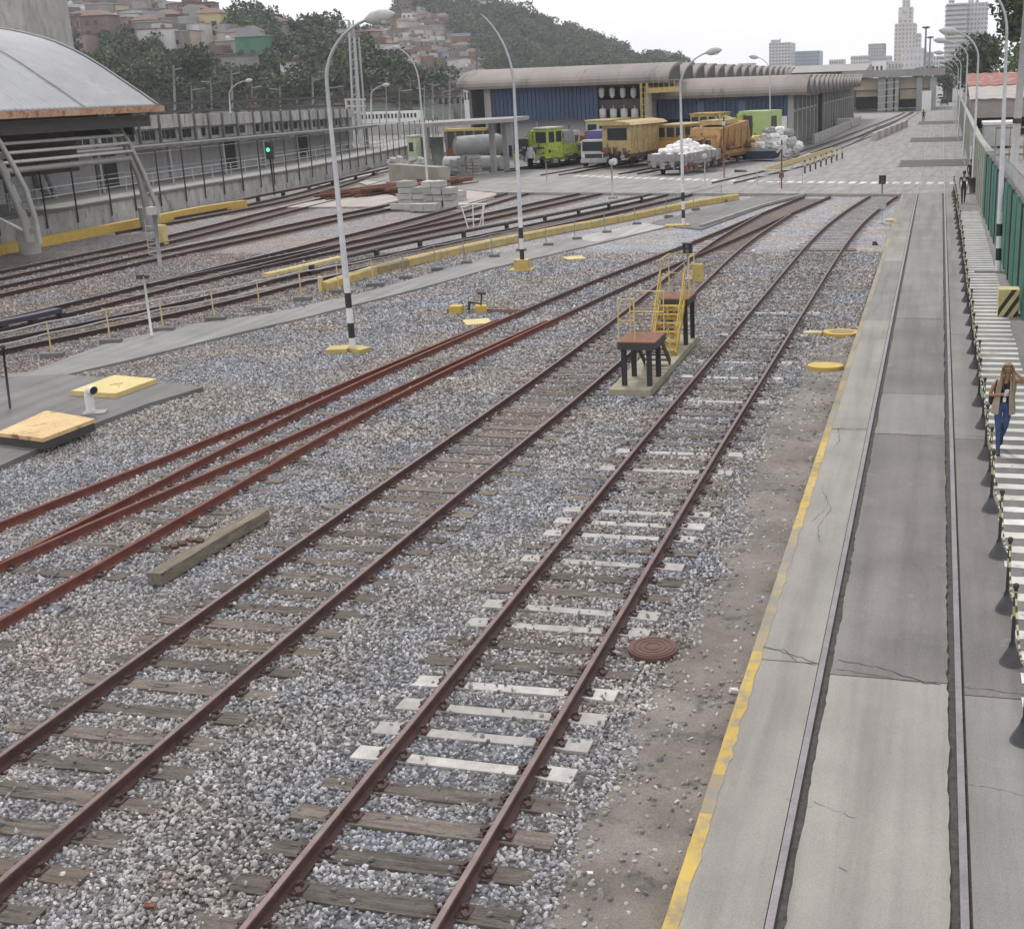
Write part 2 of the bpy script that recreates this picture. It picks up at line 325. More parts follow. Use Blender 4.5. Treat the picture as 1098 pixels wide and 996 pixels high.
# cracks
ck = MB()
def crack(pts, wd=.012, amp=.05, z=RZ+.004):
    P = []
    for (a, b) in zip(pts[:-1], pts[1:]):
        n = max(2, int(math.dist(a, b)/.07))
        for i in range(n): P.append((a[0]+(b[0]-a[0])*i/n+random.uniform(-amp, amp)*.35, a[1]+(b[1]-a[1])*i/n+random.uniform(-amp, amp)*.5))
    P.append(pts[-1]); vs = []
    for i, p in enumerate(P):
        q = P[min(i+1, len(P)-1)]; o = P[max(i-1, 0)]; dx, dy = q[0]-o[0], q[1]-o[1]; l = math.hypot(dx, dy) or 1; ww = wd*.5*random.uniform(.25, 1)
        vs += [(p[0]-dy/l*ww, p[1]+dx/l*ww, z), (p[0]+dy/l*ww, p[1]-dx/l*ww, z)]
    ck.add(vs, [(2*i, 2*i+1, 2*i+3, 2*i+2) for i in range(len(P)-1)])
crack([(-.93, 13.75), (-.4, 13.6), (.1, 13.3), (.27, 13.3)], .02); crack([(-.93, 13.5), (-.2, 13.35), (.27, 13.3)], .012); crack([(-1.93, 14.0), (-1.5, 13.8), (-1.16, 13.6)], .014); crack([(-1.93, 13.9), (-1.6, 13.9), (-1.4, 13.6), (-1.16, 13.55)], .012)
crack([(.53, 13.3), (1.6, 13.15), (2.7, 13.1)], .012); crack([(-.93, 23.9), (-.2, 23.8), (.27, 23.7)], .02); crack([(-1.93, 24.1), (-1.5, 24.2), (-1.16, 24.2)], .03); crack([(-1.7, 24.1), (-1.62, 23.2), (-1.7, 22.8)], .012)
crack([(-1.93, 14), (-1.2, 10.6), (-.93, 10.5)][1:], .008); crack([(-.93, 10.6), (-.5, 10.4)], .007); crack([(-1.7, 20.3), (-1.45, 19.2), (-1.6, 18.4), (-1.5, 17.7)], .009); crack([(-1.55, 19.2), (-1.72, 18.6)], .008)
crack([(.53, 24), (1.3, 23.8)], .012); crack([(-1.93, 34), (-1.4, 33.2), (-1.15, 33.4)], .012); crack([(-1.6, 41), (-1.5, 39), (-1.7, 37)], .012); crack([(-.93, 36.4), (.27, 36.2)], .014); crack([(.53, 34.1), (1.2, 33.9)], .012)
crack([(1.5, 10.0), (1.62, 9.8)], .012); crack([(.53, 11.2), (1.1, 11.1)], .006)
for p in ((1.0, 18.5), (.8, 22.0), (-.1, 17.0), (-.6, 9.6)): crack([p, (p[0]+.07, p[1]-.05)], .008)
struct(ck.build('road_cracks', M((.04, .037, .035), None, 5, .95)))
# paths and asphalt patches on the left
pt = MB()
def sheetpx(mb, px, z0, z1, m=0): mb.prism([G(a, b, z1)[:2] for a, b in px], z0, z1, m)
sheetpx(pt, [(0, 402), (34, 398), (120, 366), (210, 347), (291, 336), (393, 313), (450, 297), (525, 275), (595, 258), (650, 252), (700, 240), (716, 243), (650, 259), (590, 273), (525, 288), (450, 309), (330, 339.5), (250, 358), (150, 383), (77, 400), (30, 412)], -.1, .06)
sheetpx(pt, [(612, 256), (690, 239), (716, 243), (640, 259.5)], .06, .066, 1)
sheetpx(pt, [(0, 499), (104, 453), (160, 432), (218, 415), (167, 409), (65, 401), (0, 405), (-60, 412), (-60, 530)], -.1, .12, 2)
sheetpx(pt, [(692, 240), (752, 246), (819, 221.5), (868, 209), (820, 209), (760, 223)], -.1, .06, 2)
struct(pt.build('yard_path', [slabmat('path_grey', (.26, .255, .24), (.20, .197, .19), (.15, .15, .14), .2), slabmat('path_pale', (.42, .40, .38), (.33, .32, .3), (.24, .23, .22), .15), slabmat('pad_dark', (.185, .18, .175), (.13, .127, .125), (.09, .09, .088), .25)]))
kb = MB()
kp = [G(620, 251+12), G(752, 245), G(819, 222), G(868, 209.5)]
kb.bar(kp[1]+Vector((-.02, 0, .08)), kp[2]+Vector((0, 0, .08)), .16, .2, 0); kb.bar(kp[2]+Vector((0, 0, .08)), kp[3]+Vector((0, 0, .08)), .16, .2, 0)
kb.bar((-29.0, 82.1, .08), (-1.9, 76.5, .08), .16, .2, 0)
struct(kb.build('kerb', MAT['conc']))
# timber-filled pits across the road track
for i, (yy, ln) in enumerate(((100.3, 7.0), (137.5, 9.0), (186.0, 12.0))):
    p = MB(); wdt = 4.6
    for k in range(7): p.b2(-2.9, 2.0, yy+k*ln/7+.05, yy+(k+1)*ln/7-.06, .15, .172+random.uniform(0, .02), k % 2)
    p.b2(-3.0, 2.9, yy-.4, yy-.05, .15, .185, 2); p.b2(-3.0, 2.9, yy+ln, yy+ln+.3, .15, .183, 2); p.b2(2.1, 2.9, yy, yy+ln, .15, .165, 0)
    o = p.build('timber_crossing', [MAT['dark'], M((.13, .11, .09), (.08, .07, .06), 3, .9), MAT['woodr']])
    tag(o, ['nearest dark timber panel set between the road rails', 'middle dark timber panel set between the road rails', 'farthest dark timber panel set between the road rails'][i], 'panel', 'timber panels along the road track')

# ================================================================ TRACKS
PROF = [(-.075, 0), (.075, 0), (.075, .015), (.014, .038), (.012, .118), (.036, .128), (.036, .150), (.028, .157), (-.028, .157), (-.036, .150), (-.036, .128), (-.012, .118), (-.014, .038), (-.075, .015)]
def smooth_line(pts, step=1.0):
    P = [Vector((a, b, 0)) for a, b in pts]; out = []
    for i in range(len(P)-1):
        p0, p1, p2, p3 = P[max(i-1, 0)], P[i], P[i+1], P[min(i+2, len(P)-1)]; n = max(1, int((p2-p1).length/step))
        for k in range(n):
            t = k/n; out.append(.5*((2*p1)+(-p0+p2)*t+(2*p0-5*p1+4*p2-p3)*t*t+(-p0+3*p1-3*p2+p3)*t**3))
    out.append(P[-1]); return out
def offset(line, d):
    out = []
    for i, p in enumerate(line):
        t = (line[min(i+1, len(line)-1)]-line[max(i-1, 0)]).normalized(); out.append(p+Vector((t.y, -t.x, 0))*d)
    return out
def rail_mb(line, z=.0, prof=PROF, capm=1):
    mb = MB(); n = len(prof)
    for i, p in enumerate(line):
        t = (line[min(i+1, len(line)-1)]-line[max(i-1, 0)]).normalized(); a = Vector((t.y, -t.x, 0))
        mb.v += [tuple(p+a*u+Vector((0, 0, z+h))) for u, h in prof]
    for i in range(len(line)-1):
        for k in range(n):
            mb.f.append((i*n+(k+1) % n, i*n+k, (i+1)*n+k, (i+1)*n+(k+1) % n)); mb.m.append(capm if (len(prof) == 14 and k in (7,)) else 0)
    mb.f.append(tuple(range(n))); mb.m.append(0); e_ = (len(line)-1)*n; mb.f.append(tuple(range(e_+n-1, e_-1, -1))); mb.m.append(0)
    return mb
def along(line, s0, step):
    out = []; acc = 0; nxt = s0
    for a, b in zip(line[:-1], line[1:]):
        L_ = (b-a).length
        while nxt <= acc+L_:
            out.append((a+(b-a)*((nxt-acc)/L_), math.atan2(b.y-a.y, b.x-a.x)-math.pi/2)); nxt += step
        acc += L_
    return out
def wood_mesh(L_, W_, k):
    mb = MB(); random.seed(100+k); n = 10; sec = []
    for i in range(n+1):
        x = -L_/2+L_*i/n; dz = random.uniform(-.006, .004); w1 = W_/2+random.uniform(-.008, .006); w2 = W_/2+random.uniform(-.008, .006)
        sec.append([(x+random.uniform(-.01, .01), -w1, .028+dz), (x, w2, .028+dz+random.uniform(-.005, .005)), (x, w2+.006, -.12), (x, -w1-.006, -.12)])
    for i in range(n):
        b0 = len(mb.v) if i == 0 else b0
    mb.v = [p for s in sec for p in s]
    for i in range(n):
        for j in range(4): mb.f.append((4*i+j, 4*i+(j+1) % 4, 4*i+4+(j+1) % 4, 4*i+4+j)); mb.m.append(0)
    mb.f += [(3, 2, 1, 0), (4*n, 4*n+1, 4*n+2, 4*n+3)]; mb.m += [0, 0]
    mb.f = [f[::-1] for f in mb.f]
    return mb
WOODM = [wood_mesh(2.75, .25, i).mesh('wooden_sleeper', MAT['wood']) for i in range(5)]+[wood_mesh(2.7, .23, 9).mesh('wooden_sleeper', MAT['woodr'])]
def conc_mesh(mat):
    mb = MB(); prof = [(-1.25, .15), (-.97, .15), (-.80, .105), (-.55, .10), (.55, .10), (.80, .105), (.97, .15), (1.25, .15)]
    zs = [.035, .04, .04, .022, .022, .04, .04, .035]
    for (x, w_), z in zip(prof, zs): mb.v += [(x, -w_, -.12), (x, -w_+.015, z), (x, w_-.015, z), (x, w_, -.12)]
    for i in range(7):
        for j in range(3): mb.f.append((4*i+j, 4*i+4+j, 4*i+5+j, 4*i+j+1)); mb.m.append(0)
    mb.f += [(0, 1, 2, 3), (31, 30, 29, 28)]; mb.m += [0, 0]; mb.f = [f[::-1] for f in mb.f]
    return mb.mesh('concrete_sleeper', mat)
CM = conc_mesh(MAT['csleeper']); DM = conc_mesh(MAT['dsleeper'])
def fast_mesh():
    mb = MB(); random.seed(5)
    mb.box((0, 0, .034), (.34, .17, .016)); mb.box((.10, .05, .055), (.06, .035, .05), rz=.4); mb.box((-.10, -.04, .055), (.06, .035, .05), rz=.4); mb.box((.13, -.04, .05), (.05, .09, .03), rz=.7); mb.box((-.14, .05, .05), (.05, .09, .03), rz=-.5)
    mb.tube([(.11, .055, .04), (.11, .055, .09)], .014, 6); mb.tube([(-.11, -.05, .04), (-.11, -.05, .09)], .014, 6)
    return mb.mesh('rail_fastening', M((.085, .048, .040), (.05, .035, .032), 6, .8, .1, .3))
FM = fast_mesh()
SLEEPERS = []
def add_leaf(name, me, parent, loc, rz):
    o = bpy.data.objects.new(name, me); COL.objects.link(o); o.parent = parent; o.location = loc; o.rotation_euler = (0, 0, rz); return o
def track(label, pts, mats, kinds=None, s0=.3, step=.6, near=0, group=None, rails=True, rs=(-.8, .8), sl=True, zs=0.0, step2=1):
    line = smooth_line(pts, 1.0 if pts[0][1] < 100 else 4.0)
    t = thing('railway_track', label, 'track', (0, 0, 0), 0, group)
    for d in rs:
        if rails: rail_mb(offset(line, d), .013+zs).build('rail', mats, t)
    if sl:
        P = along(line, s0, step); stuff = MB()
        for i, (p, a) in enumerate(P):
            k = kinds(i, p) if kinds else random.choice([0, 1, 2, 3, 4])
            if k is None: continue
            me = CM if k == 'c' else DM if k == 'd' else WOODM[k]
            j = random.uniform(-.05, .05) if k != 'c' else random.uniform(-.02, .02); rz = a+random.uniform(-.02, .02)
            SLEEPERS.append((p.x, p.y, a, k))
            zz = zs+(random.uniform(-.010, .006) if k != 'c' else random.uniform(-.006, .002))
            if i < 100 and p.y < 52.5:
                o = add_leaf('sleeper', me, t, (p.x+j, p.y, zz), rz)
                if i < near:
                    for d in rs: add_leaf('rail_fastening', FM, o, (d-j, 0, 0), 0)
            else: stuff.box((p.x, p.y, -.035+zs), (2.4+random.uniform(-.3, .2), .10, .10), rz=rz)
        if stuff.v: tag(stuff.build('distant_sleepers', MAT['wood'], t), kind='stuff')
    return t
RM = [MAT['rail'], MAT['railtop']]; RM2 = [MAT['rail'], M((.165, .115, .105), (.105, .072, .066), 7, .5, .3)]; RR = [MAT['railred'], MAT['railred']]; RD = [MAT['raildark'], MAT['railtop']]
def k1(i, p):
    y = p.y
    for c in (10.81, 11.32, 11.86, 12.44, 14.3, 14.98, 16.51, 18.13, 18.75, 21.6, 22.8, 26.4, 29.2, 31.0, 34.0, 37.5):
        if abs(y-c) < .3: return 'c'
    return random.choice([0, 1, 2, 3, 4])
random.seed(11)
track('rusty track with pale concrete sleepers among wooden ones beside the earth strip', [(-4.65, 4), (-4.65, 12), (-4.65, 22), (-4.58, 34), (-4.5, 47), (-4.42, 54), (-4.2, 61), (-3.75, 68), (-3.0, 76.2)], RM2, k1, .42, .585, 52)
track('rusty track on weathered wooden sleepers passing left of the inspection steps', [(-8.8, 4), (-8.8, 12), (-8.72, 18), (-8.5, 27), (-8.48, 35), (-8.6, 43), (-8.7, 50), (-8.6, 57), (-8.15, 66)], RM2, lambda i, p: random.choice([0, 1, 2, 3, 4, 5, 5]), .1, .6, 52)
def k3(i, p): return random.choice(['d', 1, 'd', 2, 3, 4, None, None])
track('red rusted main track of the double switch behind the loose timber', [(-13.15, 4), (-13.05, 12), (-12.98, 18), (-12.95, 22), (-12.75, 27), (-12.3, 32), (-11.8, 37), (-11.15, 43), (-10.2, 50), (-9.2, 57.5), (-8.2, 66), (-6.9, 76.3)], RR, k3, .2, .6, 48)
track('red rusted branch track splitting left from the switch', [(-15.6, 4), (-14.9, 12), (-14.4, 16.5), (-13.9, 20), (-13.3, 25), (-12.75, 30), (-12.1, 35.5)], RR, lambda i, p: None, .2, .6, 0)
# metro side
TL = 'main line tracks on the left'
kk = lambda i, p: random.choice([0, 1, 2, 3, 4, None])
track('dark track running along the station platform wall', [(-38.4, 20), (-38.3, 45), (-38.3, 55), (-38.8, 62), (-39.7, 70), (-41.0, 83), (-44, 100), (-50, 122), (-58, 150)], RD, kk, .3, .65, 0, TL)
track('dark track second from the station platform wall', [(-36.0, 20), (-35.0, 40), (-34.8, 50), (-34.2, 60), (-33.8, 67), (-33.2, 73), (-32.6, 78.5)], RD, kk, .3, .65, 0, TL)
track('dark track third from the platform that runs straight to the yard', [(-31.5, 18), (-29.6, 32), (-28.9, 40), (-28.6, 47), (-28.1, 56), (-27.7, 66), (-27.7, 82)], RD, kk, .3, .65, 0, TL)
track('dark branch track curving right beside the covered third rail', [(-28.75, 42), (-27.9, 48), (-26.6, 55), (-24.6, 66), (-23.0, 76), (-22.2, 81)], RD, kk, .3, .65, 0, TL)
track('dark track nearest the yellow safety beam on the left', [(-30.2, 20), (-26.7, 31), (-24.8, 38), (-23.7, 45), (-22.6, 50), (-20.6, 58), (-18.4, 67), (-16.3, 76.5), (-15.9, 79.3)], RD, kk, .3, .65, 0, TL)
track('second dark track that runs under the block pile', [(-44.5, 60), (-44.0, 70), (-44.3, 80), (-47, 95), (-52, 112), (-60, 135)], RD, kk, .3, .7, 0, TL)
# dirty brown ballast beds under the tracks
bedm = gravelmat('bed_gravel', dark=.50); bedm.node_tree.nodes['Principled BSDF']
_n = bedm.node_tree; _b = _n.nodes['Principled BSDF']; _src = _b.inputs['Base Color'].links[0].from_socket; _n.links.new(mixc(_n, 1.0, _src, (1.0, .80, .68), 'MULTIPLY'), _b.inputs['Base Color'])
BEDS = []
def bed(pts, w_=1.35, seed=0):
    ln = smooth_line(pts, .6); mb = MB()
    for i, p in enumerate(ln):
        t = (ln[min(i+1, len(ln)-1)]-ln[max(i-1, 0)]).normalized(); a = Vector((t.y, -t.x, 0)); l_ = w_+noise.noise(Vector((p.y*.8, seed, 0)))*.3; r_ = w_+noise.noise(Vector((p.y*.8, seed, 7)))*.3
        mb.v += [tuple(p-a*l_+Vector((0, 0, .005+seed*.0007))), tuple(p+a*r_+Vector((0, 0, .005+seed*.0007)))]
    mb.f = [(2*i, 2*i+1, 2*i+3, 2*i+2) for i in range(len(ln)-1)]; mb.m = [0]*len(mb.f); struct(mb.build('track_bed', bedm)); BEDS.append(ln)
bed([(-38.4, 20), (-38.3, 45), (-38.3, 55), (-38.8, 62), (-39.7, 70), (-41.0, 83), (-44, 100), (-50, 122)], 1.6, 1); bed([(-36.0, 20), (-35.0, 40), (-34.8, 50), (-34.2, 60), (-33.8, 67), (-33.2, 73)], 1.4, 2); bed([(-31.5, 18), (-29.6, 32), (-28.9, 40), (-28.6, 47), (-28.1, 56), (-27.7, 66), (-27.8, 71)], 1.5, 3)
bed([(-28.75, 42), (-27.9, 48), (-26.6, 55), (-24.6, 66), (-23.0, 76), (-22.4, 80)], 1.5, 4); bed([(-30.2, 20), (-26.7, 31), (-24.8, 38), (-23.7, 45), (-22.6, 50), (-20.6, 58), (-18.4, 67), (-16.3, 76.5)], 1.6, 5); bed([(-44.0, 70), (-44.3, 80), (-47, 95), (-49, 104)], 1.5, 6)
bed([(-8.75, 16), (-8.7, 19), (-8.5, 27), (-8.48, 35), (-8.6, 43), (-8.7, 50), (-8.6, 57), (-8.15, 66), (-6.95, 76)], .85, 7)
# flush rails through the road and the crossing
def flush(label, pts, mats=None, top=.17, name='railway_track'):
    line = smooth_line(pts, 1.5); t = thing(name, label, 'track')
    pr = [(-.035, -.12), (.035, -.12), (.035, .0), (-.035, .0)]
    for d in (-.785, .785):
        rail_mb(offset(line, d), top, pr, 0).build('rail', mats or [MAT['steelroad']], t)
        if top < .172:
            gpr = [(-.05, -.10), (.06, -.10), (.06, .001), (-.05, .001)]
    return t
MAT['steelroad'] = M((.24, .215, .225), (.165, .148, .155), 2, .42, .4)
MAT['steelyard'] = M((.13, .12, .12), (.09, .08, .08), 2, .5, .4)
flush('embedded tram-like track running down the middle of the concrete road', [(-.32, 3), (-.32, 30), (-.31, 76), (-.25, 150), (-.1, 300), (0, 420)], None, .174)
FY = [MAT['steelyard']]; SEG = .157
flush('embedded track curving over the crossing to join the road track', [(-2.95, 76.9), (-2.1, 82), (-1.2, 90), (-.5, 101), (-.35, 112)], FY, SEG)
flush('embedded track crossing the concrete from the double switch', [(-6.8, 77.6), (-5.2, 86), (-3.6, 98), (-2.2, 116), (-1.4, 140), (-1.0, 170)], FY, SEG)
flush('embedded track crossing the concrete toward the depot sidings', [(-15.8, 79.6), (-13.4, 90), (-10.6, 106), (-8.6, 130), (-7.6, 165), (-8.0, 200)], FY, SEG)
flush('embedded track crossing the left end of the concrete', [(-22.1, 81.2), (-19.6, 92), (-17.7, 99.4)], FY, SEG)
# sidings on the gravel before the depot
SD = 'short sidings before the depot'
kn = lambda i, p: None
def px2(*a): return [tuple(G(x, y, .17)[:2]) for x, y in a]
def siding(label, a, b):
    track(label, [tuple(a), tuple((a[0]*.5+b[0]*.5, a[1]*.5+b[1]*.5)), tuple(b)], RD, kn, .3, .65, 0, SD, True, (-.8, .8), True, .085)
def track_hi(label, pts, mats, kinds, s0, step, near, group): track(label, pts, mats, kinds, s0, step, near, group, True, (-.8, .8), True, .085)
siding('short siding running under the pale yellow old wagon', (-30.2, 97.5), (-25.6, 128)); siding('short siding running under the flat wagon of bags', (-23.6, 97), (-19.0, 128)); siding('short siding under the lime machine train', (-36.6, 103), (-30.5, 128))
track_hi('raised rails ending in a stub beside the bollard row', [tuple(G(775, 198, .1)[:2]), tuple(G(800, 192, .1)[:2]), tuple(G(850, 180, .1)[:2]), tuple(G(885, 168, .1)[:2])], RD, kn, .3, .65, 0, SD)
track_hi('dark siding curving past the depot wall to the far overpass', [tuple(G(x, y, .1)[:2]) for x, y in ((860, 168-2), (900, 152), (930, 140), (960, 128), (975, 121))], RD, kn, .3, .65, 0, SD)
track_hi('outer dark siding curving beside the low barrier to the far overpass', [tuple(G(x, y, .1)[:2]) for x, y in ((880+22, 157), (935, 144), (958, 135), (975, 125), (983, 120))], RD, kn, .3, .65, 0, SD)

# ================================================================ BALLAST STONES (uncountable)
def in_poly(px, poly):
    x, y = px[:, 0], px[:, 1]; ins = np.zeros(len(px), bool); n = len(poly); j = n-1
    for i in range(n):
        xi, yi = poly[i]; xj, yj = poly[j]; c = ((yi > y) != (yj > y)) & (x < (xj-xi)*(y-yi)/(yj-yi+1e-12)+xi); ins ^= c; j = i
    return ins
Dm = np.array([_rt, _fw, _up])
def pix(pts):   # projection for culling stones the lens cannot see
    d = pts-np.array([0, 0, CAMH]); z = d@_fw; return np.stack([PPX+FPX*(d@_r2)/z, PPY-FPX*(d@_u2)/z], -1)
def scatter(x0, x1, y0, y1, dens):
    n = int((x1-x0)*(y1-y0)*dens); p = np.stack([rng.uniform(x0, x1, n), rng.uniform(y0, y1, n), np.zeros(n)], -1); q = pix(p)
    return p[(q[:, 0] > -90) & (q[:, 0] < 1190) & (q[:, 1] < 1080)]
PTS = [scatter(-14, -2, 6, 14, 620), scatter(-20, -2, 14, 22, 520), scatter(-30, -2, 22, 34, 340), scatter(-40, -2, 34, 52, 170)]
SCL = np.concatenate([np.full(len(p), s) for p, s in zip(PTS, (1., 1.03, 1.2, 1.5))]); PTS = np.concatenate(PTS)
SCL = SCL*rng.lognormal(0, .22, len(SCL))
lut = np.array([dirt_edge(y) for y in np.arange(0, 60, .1)]); de = lut[(PTS[:, 1]*10).astype(int)]
over = PTS[:, 0]-de
pk = np.where(over > 0, np.exp(-np.clip(over, 0, 9)/.10)*.8+.06, 1.0); pk = np.where(PTS[:, 1] > 30, np.maximum(pk, np.clip((PTS[:, 1]-30)/8, 0, 1)), pk)
keep = (rng.uniform(size=len(PTS)) < pk) & (PTS[:, 0] < -2.03)
for px in ([(0, 402), (34, 398), (120, 366), (210, 347), (291, 336), (393, 313), (450, 297), (525, 275), (595, 258), (650, 252), (700, 240), (716, 243), (650, 259), (590, 273), (525, 288), (450, 309), (330, 339.5), (250, 358), (150, 383), (77, 400), (30, 412)],
           [(0, 499), (104, 453), (160, 432), (218, 415), (167, 409), (65, 401), (0, 405), (-60, 412), (-60, 530)]):
    keep &= ~in_poly(PTS, [tuple(G(a, b, .1)[:2]) for a, b in px])
keep &= ~in_poly(PTS, [(-7.25, 26.9), (-6.1, 26.9), (-6.2, 33.4), (-7.45, 33.9)])
keep &= ~(((PTS[:, 0]+3.25)**2+(PTS[:, 1]-13.9)**2) < .33**2)
# most sleepers stay bare of stones, a few stones spill over them
SLA = np.array([(s[0], s[1], s[2]) for s in SLEEPERS if s[1] < 53]); cell = {}
for i, s in enumerate(SLA):
    for gx in range(int(math.floor(s[0]-1.6)), int(math.floor(s[0]+1.6))+1):
        for gy in range(int(math.floor(s[1]-.6)), int(math.floor(s[1]+.6))+1): cell.setdefault((gx, gy), []).append(i)
key = np.floor(PTS[:, :2]).astype(int); cov = rng.uniform(size=len(PTS)); order = np.lexsort((key[:, 1], key[:, 0])); ks = key[order]
cuts = np.flatnonzero(np.any(np.diff(ks, axis=0) != 0, axis=1))+1
sc_cov = [.035, .075, .15, .35]
for idx in np.split(order, cuts):
    c = cell.get((int(key[idx[0], 0]), int(key[idx[0], 1])))
    if not c: continue
    P = PTS[idx]
    for i in c:
        s = SLA[i]; dx = P[:, 0]-s[0]; dy = P[:, 1]-s[1]; ca, sa = math.cos(s[2]), math.sin(s[2]); u = dx*ca+dy*sa; v = -dx*sa+dy*ca
        nz = np.sin(u*7+s[1]*5)*.035+np.sin(u*17+s[1]*9)*.02
        ins = (np.abs(u) < 1.32+nz) & (np.abs(v) < .115+nz*.9)
        frac = sc_cov[0] if s[0] > -11 and s[1] < 16 else sc_cov[1] if s[1] < 26 else sc_cov[2]
        keep[idx[ins]] &= cov[idx[ins]] < frac
        P[ins, 2] = .03; 
    PTS[idx, 2] = np.where(keep[idx] & (P[:, 2] > .02), .04, PTS[idx, 2])
for q_, ln in enumerate(BEDS[:7]):
    L_ = np.array([(p.x, p.y) for p in ln]); cx = np.interp(PTS[:, 1], L_[:, 1], L_[:, 0]); inn = (PTS[:, 1] > L_[0, 1]) & (PTS[:, 1] < L_[-1, 1]); wd = (1.25 if q_ < 6 else .72)
    fade = np.clip((PTS[:, 1]-L_[0, 1])/5, 0, 1) if q_ == 6 else 1.0
    keep &= ~(inn & (np.abs(PTS[:, 0]-cx) < wd+.25*np.sin(PTS[:, 1]*2.1)) & (rng.uniform(size=len(PTS)) < (.72 if q_ < 6 else .55)*fade))
# clear the rail tops
for t_ in [o for o in COL.objects if o.name.startswith('rail') and o.type == 'MESH' and o.name.split('.')[0] == 'rail']:
    vv = np.array([v.co[:] for v in t_.data.vertices][::14]) if len(t_.data.vertices) % 14 == 0 else None
    if vv is None or vv[:, 1].min() > 50 or len(vv) < 3: continue
    o_ = np.argsort(vv[:, 1]); cx = np.interp(PTS[:, 1], vv[o_, 1], vv[o_, 0])+.075
    keep &= ~((np.abs(PTS[:, 0]-cx) < .062) & (PTS[:, 1] > vv[:, 1].min()) & (PTS[:, 1] < vv[:, 1].max()))
PTS = PTS[keep]; SCL = SCL[keep]
low = np.sin(PTS[:, 0]*1.3+PTS[:, 1]*.4)*.006
PTS[:, 2] += rng.uniform(-.008, .016, len(PTS))+low
rocks = bpy.data.collections.new('stone_shapes')
for i in range(7):
    bm = bmesh.new(); bmesh.ops.create_icosphere(bm, subdivisions=1, radius=.0265)
    random.seed(i+50); sx, sy, sz = random.uniform(.8, 1.3), random.uniform(.7, 1.05), random.uniform(.5, .8)
    for v in bm.verts:
        n = noise.noise(v.co*38+Vector((i*9, 0, 0))); v.co *= (1+.5*n); v.co = Vector((v.co.x*sx, v.co.y*sy, v.co.z*sz))
    bm.faces.ensure_lookup_table(); me = bpy.data.meshes.new('stone'); bm.to_mesh(me); bm.free(); me.materials.append(MAT['stone'])
    o = bpy.data.objects.new('stone_shape', me); rocks.objects.link(o)
def scatter_gn(name, pts, scl, coll, tilt=6.28, par=None, kind='stuff', label=None):
    me = bpy.data.meshes.new(name); me.vertices.add(len(pts)); me.vertices.foreach_set('co', np.asarray(pts, dtype=np.float32).ravel())
    at = me.attributes.new('scl', 'FLOAT', 'POINT'); at.data.foreach_set('value', np.asarray(scl, dtype=np.float32))
    o = bpy.data.objects.new(name, me); COL.objects.link(o); o['kind'] = kind
    ng = bpy.data.node_groups.new(name, 'GeometryNodeTree'); ng.interface.new_socket('Geometry', in_out='INPUT', socket_type='NodeSocketGeometry'); ng.interface.new_socket('Geometry', in_out='OUTPUT', socket_type='NodeSocketGeometry')
    N = ng.nodes; gi = N.new('NodeGroupInput'); go = N.new('NodeGroupOutput'); ip = N.new('GeometryNodeInstanceOnPoints'); ci = N.new('GeometryNodeCollectionInfo'); ci.inputs[0].default_value = coll; ci.inputs['Separate Children'].default_value = True; ci.inputs['Reset Children'].default_value = True
    rv = N.new('FunctionNodeRandomValue'); rv.data_type = 'FLOAT_VECTOR'; rv.inputs[0].default_value = (-tilt if tilt < 1 else 0, -tilt if tilt < 1 else 0, 0); rv.inputs[1].default_value = (tilt, tilt, 6.28)
    ri = N.new('FunctionNodeRandomValue'); ri.data_type = 'INT'; ri.inputs[4].default_value = 0; ri.inputs[5].default_value = len(coll.objects)-1; ri.inputs['Seed'].default_value = 3
    na = N.new('GeometryNodeInputNamedAttribute'); na.data_type = 'FLOAT'; na.inputs['Name'].default_value = 'scl'
    ip.inputs['Pick Instance'].default_value = True
    l = ng.links.new; l(gi.outputs[0], ip.inputs['Points']); l(ci.outputs[0], ip.inputs['Instance']); l(rv.outputs[0], ip.inputs['Rotation']); l(ri.outputs[2], ip.inputs['Instance Index']); l(na.outputs[0], ip.inputs['Scale']); l(ip.outputs[0], go.inputs[0])
    md = o.modifiers.new('scatter', 'NODES'); md.node_group = ng; return o
print('stones', len(PTS))
st = scatter_gn('ballast_stones', PTS, SCL, rocks); st['label'] = 'loose grey and beige ballast stones around the tracks'
random.seed(21)
